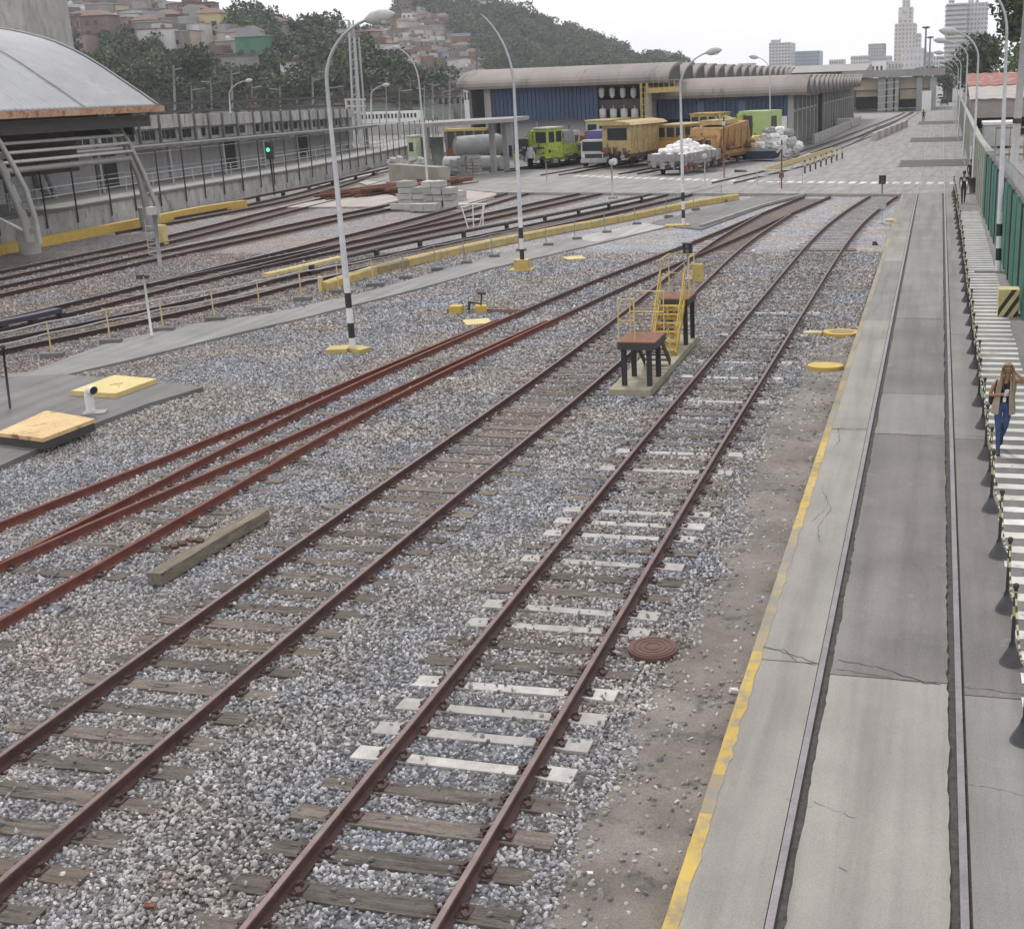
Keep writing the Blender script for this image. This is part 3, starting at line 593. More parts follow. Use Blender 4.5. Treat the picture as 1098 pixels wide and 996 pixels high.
# ================================================================ YARD FURNITURE
def obj1(mb, name, mats, label, cat, group=None, loc=None, smooth=False):
    """a thing of one mesh, its origin at loc"""
    off = loc; me = mb.mesh(name, mats, smooth, off); o = bpy.data.objects.new(name, me); COL.objects.link(o)
    if loc is not None: o.location = loc; ORG[o.name] = tuple(loc)
    else: ORG[o.name] = (0, 0, 0)
    return tag(o, label, cat, group)
BW = [MAT['white'], MAT['black']]
def lamp_post(name, label, base, path, headdir=None, r=.085, rt=.035, striped=True, block=None, head=True, mat=None, group=None, headl=.62, sw=1.0):
    t = thing(name, label, 'lamp', tuple(base), 0, group); base = Vector(base)
    pts = [base]+[Vector(p) for p in path]; n = len(pts); mat = mat or MAT['galv']
    z1 = base.z
    if striped:
        mb = MB(); z = base.z; k = 0
        d = (pts[1]-pts[0]).normalized()
        while k < 5:
            mb.tube([base+d*(k*.42*sw), base+d*((k+1)*.42*sw)], r+.004, 12, k % 2); k += 1
        mb.build('striped_foot', BW, t)
        start = base+d*(2.1*sw)
    else: start = base
    full = [start]+pts[1:]; L = sum((b-a).length for a, b in zip(full[:-1], full[1:])); acc = 0; rs = []
    for i, p in enumerate(full):
        if i: acc += (full[i]-full[i-1]).length
        rs.append(r+(rt-r)*acc/L)
    MB().tube(full, rs, 10).build('pole', mat, t, True)
    if head:
        e = pts[-1]; d = (pts[-1]-pts[-2]).normalized(); d = Vector((d.x, d.y, d.z*.4)).normalized()
        mb = MB(); a = [(0, .05), (.08, .07), (.22, .12), (.5, .135), (.75, .11), (.92, .05), (1, .01)]
        mb.tube([e+d*(u*headl) for u, q in a], [q*headl/.62 for u, q in a], 12); 
        mb.v = [(x, y, e.z+d.z*0+(z-e.z)*.72 if False else z) for x, y, z in mb.v]
        h = mb.build('lamp_head', MAT['lgrey'], t, True)
        s = e+d*headl*.55-Vector((0, 0, .07*headl/.62)); MB().ball(s, .11*headl/.62, 10, 6, 0, (1.3, .9, .6)).build('lamp_glass', MAT['white'], h, True)
    if block:
        for i, b in enumerate(block): b.build('base_block', MAT['yel'], t)
    return t
def arc(a, b, up, n=9, first=.0):
    """quarter arc from vertical at a to b"""
    a = Vector(a); b = Vector(b); out = []
    c = Vector((a.x, a.y, b.z))
    for i in range(1, n+1):
        t = i/n; th = t*math.pi/2*up; s = math.sin(th)/math.sin(math.pi/2*up); q = (1-math.cos(th))/(1-math.cos(math.pi/2*up))
        out.append(Vector((a.x+(b.x-a.x)*q, a.y+(b.y-a.y)*q, a.z+(b.z-a.z)*s)))
    return out
B1 = G(379, 378); top = AT(350.5, 92, B1.y); e1 = AT(392, 22, B1.y)
lamp_post('street_lamp', 'tall grey lamp post with black and white striped foot nearest the viewer on the gravel', B1, [top]+arc(top, e1, .80), block=[MB().box(B1+Vector((-.42, -.05, .07)), (.62, .5, .16), .15, 0, .05, -.03), MB().box(B1+Vector((.18, .02, .06)), (.46, .46, .16), -.3, 0, 0, .06)], headl=.85)
B2 = G(560.5, 290); top = AT(551, 92, B2.y); e2 = AT(515, 15, B2.y)
lamp_post('street_lamp', 'curved grey pole without a lamp head rising from a square yellow block', B2, [top]+arc(top, e2, .62), block=[MB().box(B2+Vector((0, -.02, .22)), (.56, .56, .44), .1), MB().box(B2+Vector((0, -.1, .04)), (.95, .8, .09), .1)], head=False, rt=.03)
B3 = G(733, 243); top = AT(729.5, 95, B3.y); e3 = AT(757, 57, B3.y)
lamp_post('street_lamp', 'lamp post with striped foot beside the asphalt patch, lamp head leaning right', B3, [top]+arc(top, e3, .78), block=[MB().box(B3+Vector((-.3, -.1, .05)), (1.2, .7, .12), .2)], headl=.8)
B4 = G(460, 215); top = AT(449.5, 90, B4.y); e4 = AT(428, 52, B4.y)
lamp_post('street_lamp', 'thin lamp post standing among the stacked concrete blocks', B4, [top]+arc(top, e4, .7), striped=False, headl=.5, rt=.04)
def lampat(label, bx, by, tx, ty, ex, ey, z=0, hl=.8, r=.09, group=None, striped=False, **k):
    b = G(bx, by, z); t_ = AT(tx, ty, b.y); e_ = AT(ex, ey, b.y)
    return lamp_post('street_lamp', label, b, [t_]+arc(t_, e_, .8), striped=striped, headl=hl, r=r, group=group, **k)
lampat('slim lamp post in front of the blue depot doors at its right end', 826, 168, 825.5, 78, 813, 62, hl=.9, r=.07)
# right-hand row
RL = 'lamp posts along the right fence'
lampat('nearest tall lamp post at the right fence with a striped foot', 1070, 292, 1079.5, 38, 1058, -12, .17, 1.0, .095, RL, True, sw=1.0)
ys_ = [79, 113, 146, 180, 215, 250]
tops = [(1049, 64, 1027, 35), (1037.5, 63, 1015, 44), (1030.5, 72, 1012, 57), (1027.5, 76, 1013.5, 62), (1025, 80, 1014, 67), (1023, 83, 1013, 71)]
ordn = ['second', 'third', 'fourth', 'fifth', 'sixth', 'farthest']
for y, (a, b, c, d), o_ in zip(ys_, tops, ordn):
    t_ = AT(a, b, y); e_ = AT(c, d, y); lamp_post('street_lamp', o_+' lamp post from the viewer in the row along the right fence' if o_ != 'farthest' else 'farthest lamp post in the row along the right fence', (t_.x+.02, y, .17), [t_]+arc(t_, e_, .8), striped=False, headl=1.1, r=.09, rt=.05, group=RL)

# ---- inspection steps
F = 'yellow steps'
c0 = G(656, 425); 
t = thing('inspection_steps', 'rusty yellow inspection steps with two platforms on a concrete plinth between tracks', 'steps', (-6.7, 27, 0))
pl = MB(); pl.prism([(-7.18, 26.95), (-6.2, 26.98), (-6.26, 33.4), (-7.22, 33.6)], -.05, .16); pl.build('plinth', M((.36, .33, .24), (.25, .235, .18), 3, .9, 0, .2, spot=(.42, .33, .12), spots=(.6, .7)), t)
def platform(x0, x1, y0, y1, z, legs, lab):
    MB().b2(x0, x1, y0, y1, z-.03, z).build('deck', MAT['rust'], t)
    m = MB(); m.b2(x0+.01, x1-.01, y0+.005, y0+.06, z-.19, z-.031); m.b2(x0+.01, x1-.01, y1-.06, y1-.005, z-.19, z-.031); m.b2(x0+.005, x0+.05, y0+.06, y1-.06, z-.19, z-.031); m.b2(x1-.05, x1-.005, y0+.06, y1-.06, z-.19, z-.031); m.build('deck_frame', MAT['dark'], t)
    for x, y in legs: MB().b2(x-.055, x+.055, y-.055, y+.055, .16, z-.19).build('leg', MAT['black'], t)
platform(-7.02, -6.12, 27.25, 28.5, 1.22, [(-6.9, 27.4), (-6.3, 27.4), (-6.9, 28.38), (-6.3, 28.38)], 0)
platform(-7.05, -6.25, 32.0, 33.2, 1.42, [(-6.95, 32.12), (-6.36, 32.12), (-6.95, 33.1), (-6.36, 33.1)], 0)
def rails_(pts, z, zt, mids=1, posts=True, r=.018, mat=None):
    m = MB(); mat = mat or MAT['yelp']
    for p in pts: m.tube([(p[0], p[1], z), (p[0], p[1], zt)], r, 6)
    for k in range(mids+1):
        zz = zt-(zt-z)*k/(mids+1)
        m.tube([(p[0], p[1], zz) for p in pts], r, 6)
    m.build('handrail', mat, t)
rails_([(-6.16, 28.46), (-6.98, 28.46), (-6.98, 27.3), (-6.6, 27.3)], 1.22, 2.2, 1, True, .016)
rails_([(-7.0, 32.05), (-7.0, 33.15), (-6.3, 33.15), (-6.3, 32.4)], 1.42, 2.45, 1, True, .018)
def stair(x0, x1, ya, za, yb, zb_, n, mat, name='stair'):
    m = MB()
    for x in (x0, x1): m.bar((x, ya, za), (x, yb, zb_), .03, .16)
    for k in range(n):
        q = (k+.5)/n; yy = ya+(yb-ya)*q; zz = za+(zb_-za)*q; m.b2(x0+.016, x1-.016, yy-.10, yy+.10, zz-.012, zz+.018)
        if name == 'stair': m.b2(x0+.02, x1-.02, yy-.02, yy-.005, zz-.14, zz-.05)
    return m.build(name, mat, t)
stair(-6.95, -6.3, 29.75, .2, 28.52, 1.15, 5, MAT['dark'], 'lower_stair'); stair(-7.0, -6.35, 30.75, .2, 31.97, 1.35, 6, MAT['yelb'])
for x in (-6.98, -6.33):
    m = MB(); m.tube([(x, 30.75, .9), (x, 31.97, 2.2)], .018, 6); m.tube([(x, 30.75, .3), (x, 30.75, .9)], .018, 6); m.tube([(x, 31.4, .7), (x, 31.4, 1.6)], .018, 6); m.tube([(x, 31.97, 1.4), (x, 31.97, 2.35)], .018, 6); m.tube([(x, 30.75, .6), (x, 31.97, 1.9)], .014, 6); m.build('handrail', MAT['yelb'], t)
for x in (-6.97, -6.3):
    m = MB(); m.tube([(x, 29.75, .9), (x, 28.5, 2.0)], .016, 6); m.tube([(x, 29.75, .2), (x, 29.75, .9)], .016, 6); m.build('handrail', MAT['yelp'], t)
MB().b2(-6.3, -6.02, 32.9, 33.05, 1.75, 2.2).build('control_box', MAT['yel'], t)
# ---- small yard things
def sig_post(label, b, h, r=.05, head='box', name='signal_post', mat=None, group=None):
    t = thing(name, label, 'signal', tuple(b), 0, group); mat = mat or MAT['galv']; b = Vector(b)
    MB().tube([b, b+Vector((0, 0, h-.3))], r, 8).build('pole', mat, t, True)
    MB().box(b+Vector((0, 0, .03)), (r*6, r*6, .06)).build('foot_plate', mat, t)
    hd = MB(); c = b+Vector((0, 0, h-.15)); hd.box(c, (.32, .26, .40)); hd.bar(c+Vector((0, -.12, .22)), c+Vector((0, -.34, .20)), .34, .02)
    o = hd.build('signal_head', MAT['black'], t)
    for dz in (.09, -.09):
        l_ = MB(); l_.tube([c+Vector((0, -.13, dz)), c+Vector((0, -.145, dz))], .07, 10); l_.build('lens', MAT['glassl'], o)
    return t
b = G(738, 300); sig_post('dwarf signal with black hooded head on a post behind the steps', b, .95+.35, .04)
b = G(945, 240); s_ = sig_post('black signal head on a grey post at the crossing edge near the kerb', b, 2.25, .045)
MB().box(b+Vector((.0, -.1, 1.0)), (.42, .2, .55)).build('relay_box', MAT['lgrey'], s_)
obj1(MB().bar(b+Vector((.2, 1.0, .05)), b+Vector((1.0, 1.0, .05)), .5, .1), 'concrete_cover', MAT['yelp'], 'pale concrete cover lying beside the crossing signal post', 'cover', loc=tuple(b))
for (x, y, h, lb) in ((657, 213, 2.3, 'grey signal post with round head before the white crosswalk dashes left'), (756, 203, 2.2, 'grey signal post with a head standing behind the yellow beam end')):
    b = G(x, y); t = thing('signal_post', lb, 'signal', tuple(b)); MB().tube([b, b+Vector((0, 0, h))], .055, 8).build('pole', MAT['galv'], t, True)
    q = b+Vector((0, 0, h-.05)); MB().ball(q, .19, 10, 7, 0, (1, .7, 1)).build('signal_head', MAT['lgrey'], t, True); MB().box(b+Vector((0, 0, .06)), (.5, .5, .12)).build('foot_block', MAT['conc'], t)
b = G(838, 205); t = thing('crossing_post', 'tall crossing post with small crossbuck boards and box', 'sign', tuple(b)); m = MB(); m.tube([b, b+Vector((0, 0, 3.2))], .05, 8); m.build('pole', MAT['rust'], t, True)
q = b+Vector((0, -.06, 2.75)); m = MB(); m.box(q, (.9, .03, .14), ry=.8); m.box(q+Vector((0, -.035, 0)), (.9, .03, .14), ry=-.8); m.build('crossbuck', MAT['lgrey'], t); MB().box(b+Vector((0, -.1, 1.0)), (.3, .2, .3)).build('control_box', MAT['rust'], t)
b = G(812, 201); t = thing('safety_barrier', 'low white pipe barrier by the crossing post', 'barrier', tuple(b)); m = MB()
for k in range(3): m.tube([b+Vector((0, 0, .4+.35*k)), b+Vector((3.0, .3, .4+.35*k))], .03, 6)
for k in range(3): m.tube([b+Vector((1.5*k, .15*k, 0)), b+Vector((1.5*k, .15*k, 1.15))], .03, 6)
m.build('frame', MAT['lgrey'], t)
b = G(776, 207, 0); t = thing('sign_post', 'thin rusty post standing on the gravel before the orange machine', 'post', tuple(G(776.5, 193))); b = G(776.5, 193); MB().tube([b, b+Vector((0, 0, 4.4))], .05, 8).build('pole', MAT['rust'], t, True); MB().box(b+Vector((0, -.06, 4.0)), (.25, .03, .3)).build('plate', MAT['lgrey'], t)
b = G(587, 206); t = thing('marker_post', 'thin grey post in front of the lime vehicle at the track end', 'post', tuple(b)); MB().tube([b, b+Vector((0, 0, 2.0))], .04, 8).build('pole', MAT['galv'], t, True); MB().box(b+Vector((0, 0, .05)), (.3, .3, .1)).build('foot', MAT['conc'], t)
# manhole, loose timber, yellow covers
c = Vector((-3.25, 13.9, 0)); t = thing('manhole_cover', 'round rusty manhole cover raised above the stones beside the track', 'manhole', tuple(c))
MB().tube([c+Vector((0, 0, -.05)), c+Vector((0, 0, .075))], .315, 40).build('rim', M((.15, .075, .06), (.10, .058, .05), 9, .8, .1, .3), t)
m = MB(); m.tube([c+Vector((0, 0, .0)), c+Vector((0, 0, .088))], .285, 40)
for rr_ in (.24, .17, .10): 
    for k in range(36):
        a = 2*math.pi*k/36; a2 = a+2*math.pi/36*.86
        m.bar(c+Vector((math.cos(a)*rr_, math.sin(a)*rr_, .09)), c+Vector((math.cos(a2)*rr_, math.sin(a2)*rr_, .09)), .018, .01)
m.build('lid', M((.15, .075, .06), (.10, .058, .05), 9, .8, .1, .3), t)
p0, p1 = Vector((-11.0, 14.6, .13)), Vector((-10.85, 17.9, .13))
p0 = G(166, 622, .12); p1 = G(282, 552, .12)
m = wood_mesh((p1-p0).length, .24, 33); m.v = [(x, y*1.0, (z+.045)*1.25+.02) for x, y, z in m.v]
beam = bpy.data.objects.new('timber_beam', m.mesh('timber_beam', M((.24, .205, .15), (.115, .10, .078), 1.6, .9, 0, .6, (1, 7, 7), .3, (.06, .055, .05), (.58, .62)))); COL.objects.link(beam)
beam.location = (p0+p1)/2+Vector((0, 0, -.0)); beam.rotation_euler = (0, 0, math.atan2(p1.y-p0.y, p1.x-p0.x)); tag(beam, 'loose squared timber lying on the stones beside the red rusted rails', 'timber')
pp = G(190, 585, .27); m = MB()
for k in range(5): m.box(pp+Vector((.25*k*.35-.15, .1*k-.1, random.uniform(-.02, .03))), (.12, .09, .05), random.uniform(0, 3), 0, .3, .2)
obj1(m, 'rusty_clips', M((.12, .065, .05), None, 6, .9), 'rusty rail clips heaped on the near end of the loose timber', 'clips', loc=tuple(pp))
def yellow_cover(label, c, rx_, ry_, rz, ringed, tab):
    t = thing('valve_cover', label, 'cover', tuple(c), 0, 'yellow covers beside the kerb'); m = MB(); n = 28
    def ell(a, b_, z0, z1): m2 = MB(); m2.prism([(c.x+math.cos(rz)*a*math.cos(q)-math.sin(rz)*b_*math.sin(q), c.y+math.sin(rz)*a*math.cos(q)+math.cos(rz)*b_*math.sin(q)) for q in [2*math.pi*i/n for i in range(n)]], z0, z1); return m2
    ell(rx_, ry_, -.02, .09).build('rim', MAT['yelb'], t)
    if ringed: ell(rx_*.72, ry_*.62, .06, .095).build('lid', M((.30, .22, .10), (.20, .15, .09), 5), t)
    if tab: MB().box(c+Vector((-tab, 0, .03)), (.5, .22, .09), .1).build('tab', MAT['yelp'], t)
    return t
yellow_cover('oval yellow cover with a dark lid beside the kerb', Vector((-2.42, 34.6, 0)), .50, .42, 0, True, .8)
yellow_cover('rounded solid yellow cover nearer the viewer beside the kerb', Vector((-2.5, 30.3, 0)), .44, .34, 0, False, 0)
for (x, y, lb) in ((616, 278, 'small yellow slab lying on gravel left of the tracks'), (512, 347, 'flat yellow slab lying before the switch machine')):
    b = G(x, y); obj1(MB().box(b+Vector((0, 0, .03)), (.8, .9, .08), .5), 'yellow_slab', MAT['yelp'], lb, 'slab', loc=tuple(b))
b = G(515, 336); t = thing('switch_machine', 'yellow hand switch machine with dark lever and round target by the red rails', 'switch', tuple(b))
MB().box(b+Vector((-.75, -.15, .15)), (.42, .36, .24), .1).build('box_cover', MAT['yelb'], t); MB().box(b+Vector((0, .1, .13)), (.36, .42, .22), .3).build('housing', MAT['yelb'], t)
m = MB(); m.tube([b+Vector((0, .1, .2)), b+Vector((.05, .1, .62))], .025, 6); m.tube([b+Vector((-.02, .1, .3)), b+Vector((-.4, 0, .36))], .03, 6); m.tube([b+Vector((-.35, -.1, .12)), b+Vector((-.35, 0, .38))], .05, 6); m.build('lever', MAT['black'], t)
MB().tube([b+Vector((.05, .09, .6)), b+Vector((.05, .11, .66))], .15, 14).build('target', MAT['rust'], t)
m = MB(); e_ = G(560, 335, .1); m.bar(b+Vector((.1, .1, .06)), e_, .05, .04); m.bar(b+Vector((.1, .3, .06)), e_+Vector((0, .35, 0)), .05, .04); m.build('connecting_rod', MAT['rust'], t)
b = G(808, 284); t = thing('track_marker', 'stubby pale marker post standing on the stones right of the steps', 'marker', tuple(b)); MB().tube([b, b+Vector((0, 0, .35)), b+Vector((0, 0, .42))], [.12, .09, .05], 8).build('body', MAT['conc'], t, True); MB().ball(b+Vector((0, 0, .52)), .08, 8, 6).build('cap', MAT['white'], t, True)
b = G(938, 263); obj1(MB().ball(b+Vector((0, 0, .06)), .14, 7, 5, 0, (1, 1, .8), .25), 'dark_bag', MAT['black'], 'small crumpled black bag lying right of the curved track', 'bag', loc=tuple(b))
# litter
for (x, y, mt, s_, nm, lb) in ((787, 741, 'white', .055, 'paper_scrap', 'white paper scrap on the bare earth near the kerb'), (160, 972, 'rust', .05, 'brick_piece', 'orange brick fragment among the stones at lower left'), (633, 937, 'white', .03, 'plastic_scrap', 'tiny white scrap on stones at the bottom right of the track'), (782, 378, 'lgrey', .05, 'foam_scrap', 'pale scrap on stones between the tracks')):
    b = G(x, y, .03); obj1(MB().box(b+Vector((0, 0, .015)), (s_*1.7, s_, s_*.7), .6, 0, .2, .3, .01), nm, MAT[mt], lb, 'litter', loc=tuple(b))
# ---- dark pad: hatches, pipe, post
def slabpx(name, px, z0, z1, mats, label, cat, inner=None):
    P = [G(a, b_, z1) for a, b_ in px]; c = sum((Vector(p) for p in P), Vector())/len(P); c.z = z0; t = thing(name, label, cat, tuple(c))
    MB().prism([p[:2] for p in P], z0, z1).build('lid', mats, t)
    return t, P, c
hm = M((.60, .50, .22), (.52, .42, .16), 2.5, .7, 0, .1, spot=(.36, .28, .12), spots=(.62, .72))
t, P, c = slabpx('hatch', [(76, 419), (122.6, 402), (168, 406), (124, 422)], .12, .24, hm, 'clean yellow hatch slab on the dark concrete pad behind the vent pipe', 'hatch')
m = MB(); m.bar(P[0]*.55+P[2]*.45+Vector((0, 0, .01)), P[0]*.4+P[2]*.6+Vector((0, 0, .01)), .03, .02); m.bar(P[1]*.5+P[3]*.5+Vector((.1, 0, .01)), P[1]*.35+P[3]*.65+Vector((.1, 0, .01)), .03, .02); m.build('lifting_bar', MAT['yelp'], t)
t, P, c = slabpx('hatch', [(-4, 464), (49.6, 440), (102, 449), (46, 470)], .30, .38, M((.62, .46, .24), (.52, .36, .17), 1.3, .8, 0, .2, spot=(.22, .10, .06), spots=(.55, .66)), 'rust stained yellow hatch lid nearest the viewer on the dark pad', 'hatch')
m = MB(); q = [p+(c-p)*.03 for p in P]; m.prism([p[:2] for p in q], .12, .30); m.build('frame', MAT['dark'], t)
b = G(98, 443, .12); t = thing('vent_pipe', 'short white vent pipe with an elbow mouth standing on the dark pad', 'pipe', tuple(b))
m = MB(); m.tube([b, b+Vector((0, 0, .36)), b+Vector((.02, -.01, .46)), b+Vector((.08, -.03, .54)), b+Vector((.17, -.07, .57)), b+Vector((.24, -.10, .56))], [.10]*6, 16, 0, False); m.build('pipe', MAT['white'], t, True)
MB().tube([b+Vector((.225, -.092, .562)), b+Vector((.232, -.095, .561))], .085, 16).build('mouth', MAT['black'], t); MB().box(b+Vector((.1, 0, .02)), (.5, .35, .04), .4).build('base', MAT['conc'], t)
b = G(11, 438, .12); q = AT(3, 372, b.y); t = thing('marker_post', 'thin black post standing on the dark pad at the left edge', 'post', tuple(b)); MB().tube([b, q], .028, 8).build('pole', MAT['black'], t, True); MB().ball(q, .06, 8, 6).build('cap', MAT['dark'], t, True)
b = G(163, 361, .02); q = AT(154, 297, b.y); t = thing('floodlight_post', 'thin white post with a small dark spotlight beside the path', 'post', tuple(b)); MB().tube([b, q], .035, 8).build('pole', MAT['white'], t, True); m = MB(); m.box(q+Vector((-.12, 0, .0)), (.2, .14, .12)); m.box(q+Vector((.1, 0, .0)), (.1, .1, .1)); m.build('spotlight', MAT['dark'], t)
b = G(172, 288, .0); q = AT(165, 226, b.y); t = thing('signal_mast', 'grey signal mast with box and small ladder by the canopy pillar', 'signal', tuple(b)); MB().tube([b, q], .09, 8).build('pole', MAT['grey'], t, True); MB().box(q+Vector((-.05, -.1, .0)), (.32, .3, .32)).build('signal_box', MAT['lgrey'], t)
m = MB(); a = b+Vector((-.45, 0, .6)); 
for k in range(5): m.tube([a+Vector((0, 0, .3*k)), a+Vector((.35, 0, .3*k))], .02, 5)
m.tube([a, a+Vector((0, 0, 1.5))], .025, 5); m.build('ladder', MAT['galv'], t)
b = G(175, 263); obj1(MB().b2(b.x-.2, b.x+.2, b.y-.2, b.y+.2, 0, 1.0), 'relay_cabinet', MAT['yelp'], 'small cream cabinet behind the grey signal mast', 'cabinet', loc=tuple(b))
b = G(505, 262, 0); t = thing('trestle', 'small white pipe trestle standing among the dark tracks', 'trestle', tuple(b)); b = G(508, 248); m = MB()
for dx in (-.5, 0, .5): m.tube([b+Vector((dx*.5, 0, 0)), b+Vector((dx*1.3, .1, 1.35))], .03, 6)
m.tube([b+Vector((-.75, .1, 1.35)), b+Vector((.75, .1, 1.35))], .03, 6); m.tube([b+Vector((-.35, 0, .6)), b+Vector((.35, 0, .6))], .03, 6); m.tube([b+Vector((.55, .1, 1.3)), b+Vector((.55, -.1, 0))], .03, 6); m.build('frame', MAT['white'], t)
# ---- yellow safety beam in segments, covered third rail, cable fence
Y0 = [G(x, y, .45) for x, y in ((346, 300), (400, 283), (470, 266.5), (540, 252), (600, 240.5), (660, 230), (700, 222), (748, 213), (790, 206.5))]
ln = smooth_line([tuple(p[:2]) for p in Y0], 1.6); t = thing('safety_beam', 'long yellow covered safety beam running beside the tracks', 'beam', tuple(ln[0]))
for i in range(len(ln)-1):
    m = MB(); a, b = ln[i], ln[i+1]; d = (b-a).normalized()*.02
    m.extr([(-.19, .02), (-.17, .30), (-.10, .36), (.10, .36), (.17, .30), (.19, .02)], a+d, b-d); m.build('beam_section', MAT['yel'] if i != 2 else M((.30, .24, .10), (.2, .16, .08), 5), t)
m = MB(); a = ln[0]; m.box(a+Vector((-.1, 0, .28)), (.14, .14, .56)); m.build('end_post', MAT['yelp'], t)
Y1 = [G(x, y, .35) for x, y in ((284, 296), (330, 285.5), (400, 269), (470, 254), (540, 240.5), (600, 229), (650, 219), (697, 209))]
ln = smooth_line([tuple(p[:2]) for p in Y1], 1.6); t = thing('third_rail', 'black covered third rail on brackets with a yellow end', 'third rail', tuple(ln[0]))
rail_mb(ln[2:], .30, [(-.13, 0), (-.13, .10), (-.09, .15), (.09, .15), (.13, .10), (.13, 0)], 0).build('cover', M((.045, .035, .035), None, 4, .55), t)
rail_mb(ln[:3], .30, [(-.13, 0), (-.13, .10), (-.09, .15), (.09, .15), (.13, .10), (.13, 0)], 0).build('end_ramp', MAT['yelp'], t)
for p in ln[1::2]: MB().box(p+Vector((.16, 0, .2)), (.14, .26, .4)).build('bracket', MAT['black'], t)
# second third-rail and the beam along the platform wall
PD = [G(x, y, .3) for x, y in ((-60, 360), (0, 346.5), (32, 340), (62, 333))]
ln = smooth_line([tuple(p[:2]) for p in PD], 3.0); t = thing('third_rail', 'dark covered third rail at the far left edge between tracks', 'third rail', tuple(ln[0])); rail_mb(ln, .22, [(-.18, 0), (-.18, .16), (.18, .16), (.18, 0)], 0).build('cover', M((.05, .045, .07), None, 3, .6), t)
for p in ln: MB().box(p+Vector((.1, 0, .11)), (.2, .25, .22)).build('bracket', MAT['black'], t)
PY = [G(x, y, .4) for x, y in ((-45, 278), (0, 264), (60, 253), (110, 243.5), (165, 233), (215, 223), (262, 216))]
ln = smooth_line([tuple(p[:2]) for p in PY], 2.4); t = thing('safety_beam', 'bright yellow safety beam along the platform wall under the canopy', 'beam', tuple(ln[0]))
for i in range(len(ln)-1):
    a, b = ln[i], ln[i+1]; m = MB(); m.extr([(-.2, 0), (-.2, .48), (.2, .48), (.2, 0)], a, b); m.build('beam_section', MAT['yelb'], t)
PB = [G(x, y, .4) for x, y in ((236, 219), (275, 210), (330, 199.5), (380, 188), (430, 177))]
ln = smooth_line([tuple(p[:2]) for p in PB], 4); t = thing('third_rail', 'black third rail against the low wall beyond the yellow beam', 'third rail', tuple(ln[0])); rail_mb(ln, .28, [(-.15, 0), (-.15, .16), (.15, .16), (.15, 0)], 0).build('cover', MAT['raildark'], t)
for p in ln: MB().box(p+Vector((.1, 0, .14)), (.2, .25, .28)).build('bracket', MAT['black'], t)
# cable fence on loose dark blocks
FP = [(-16, 402), (55, 384), (118, 369), (175, 356), (230, 345), (279, 334), (324, 323), (364, 315), (401, 308), (434, 300), (468, 291), (499, 284), (529, 277), (558, 270.5), (587, 264.5), (618, 258), (650, 251), (682, 242), (716, 234), (745, 226), (775, 217)]
t = thing('cable_fence', 'low wire fence of thin posts on loose dark blocks beside the path', 'fence', tuple(G(*FP[0]))); prev = None
for i, (x, y) in enumerate(FP):
    b = G(x, y); o_ = MB().box(b+Vector((.05, 0, .08)), (.62 if i < 9 else .45, .24, .15), .25).build('foot_block', MAT['concd'], t)
    b = b+Vector((-.12, .2, 0)); MB().tube([b, b+Vector((0, 0, 1.02))], .022, 6).build('post', MAT['yelp'] if i < 9 else MAT['grey'], t)
    if prev is not None:
        m = MB()
        for z in (1.0, .68): m.tube([prev+Vector((0, 0, z)), (prev+b)/2+Vector((0, 0, z-.03)), b+Vector((0, 0, z))], .022, 5)
        m.build('wire', MAT['lgrey'] if i < 9 else MAT['grey'], t)
    prev = b
# ---- bollards and chains beside the zebra walkway
CONE = M((.045, .045, .05), (.07, .07, .075), 6, .7); CHAINM = [M((.44, .40, .22), (.34, .31, .18), 30, .6), MAT['black']]
def bollard_mesh():
    m = MB(); m.tube([(0, 0, 0), (0, 0, .035), (0, 0, .20), (0, 0, .27)], [.145, .135, .05, .033], 14); base = m
    return base
def make_bollard():
    t = thing('chain_bollard', 'x', 'bollard', (0, 0, 0)); bollard_mesh().build('cone_base', CONE, t, True)
    m = MB(); m.tube([(0, 0, .2), (0, 0, .98)], .024, 8, 0); m.tube([(0, 0, .62), (0, 0, .74)], .0255, 8, 1); m.tube([(0, 0, .86), (0, 0, .93)], .0255, 8, 1); m.ball((0, 0, .99), .038, 8, 6, 0); m.build('post', [MAT['black'], CHAINM[0]], t); return t
proto = make_bollard(); used = False; BY = [12.15, 14.0, 15.55, 17.5, 19.52, 20.9, 22.42, 24.53, 26.32, 28.23, 29.9, 31.56, 33.4, 35.3]
while BY[-1] < 75: BY.append(BY[-1]+1.95+random.uniform(-.08, .08))
words = ['first', 'second', 'third', 'fourth', 'fifth', 'sixth', 'seventh', 'eighth', 'ninth', 'tenth', 'eleventh', 'twelfth', 'thirteenth', 'fourteenth', 'fifteenth', 'sixteenth', 'seventeenth', 'eighteenth', 'nineteenth', 'twentieth']+['twenty-'+w for w in ['first', 'second', 'third', 'fourth', 'fifth', 'sixth', 'seventh', 'eighth', 'ninth']]+['thirtieth']+['thirty-'+w for w in ['first', 'second', 'third', 'fourth', 'fifth', 'sixth', 'seventh', 'eighth', 'ninth']]
BP = []
for i, y in enumerate(BY):
    x = 1.10-.0015*y+random.uniform(-.035, .035)
    place(proto, used, (x, y, RZ), random.uniform(0, 6), words[i]+' black chain bollard from the viewer beside the zebra walkway'); used = True; BP.append(Vector((x, y, RZ)))
proto['label'] = 'first black chain bollard from the viewer beside the zebra walkway'
for o in COL.objects:
    if o.name.startswith('chain_bollard'): o['group'] = 'black bollards beside the zebra walkway'
linkm = None
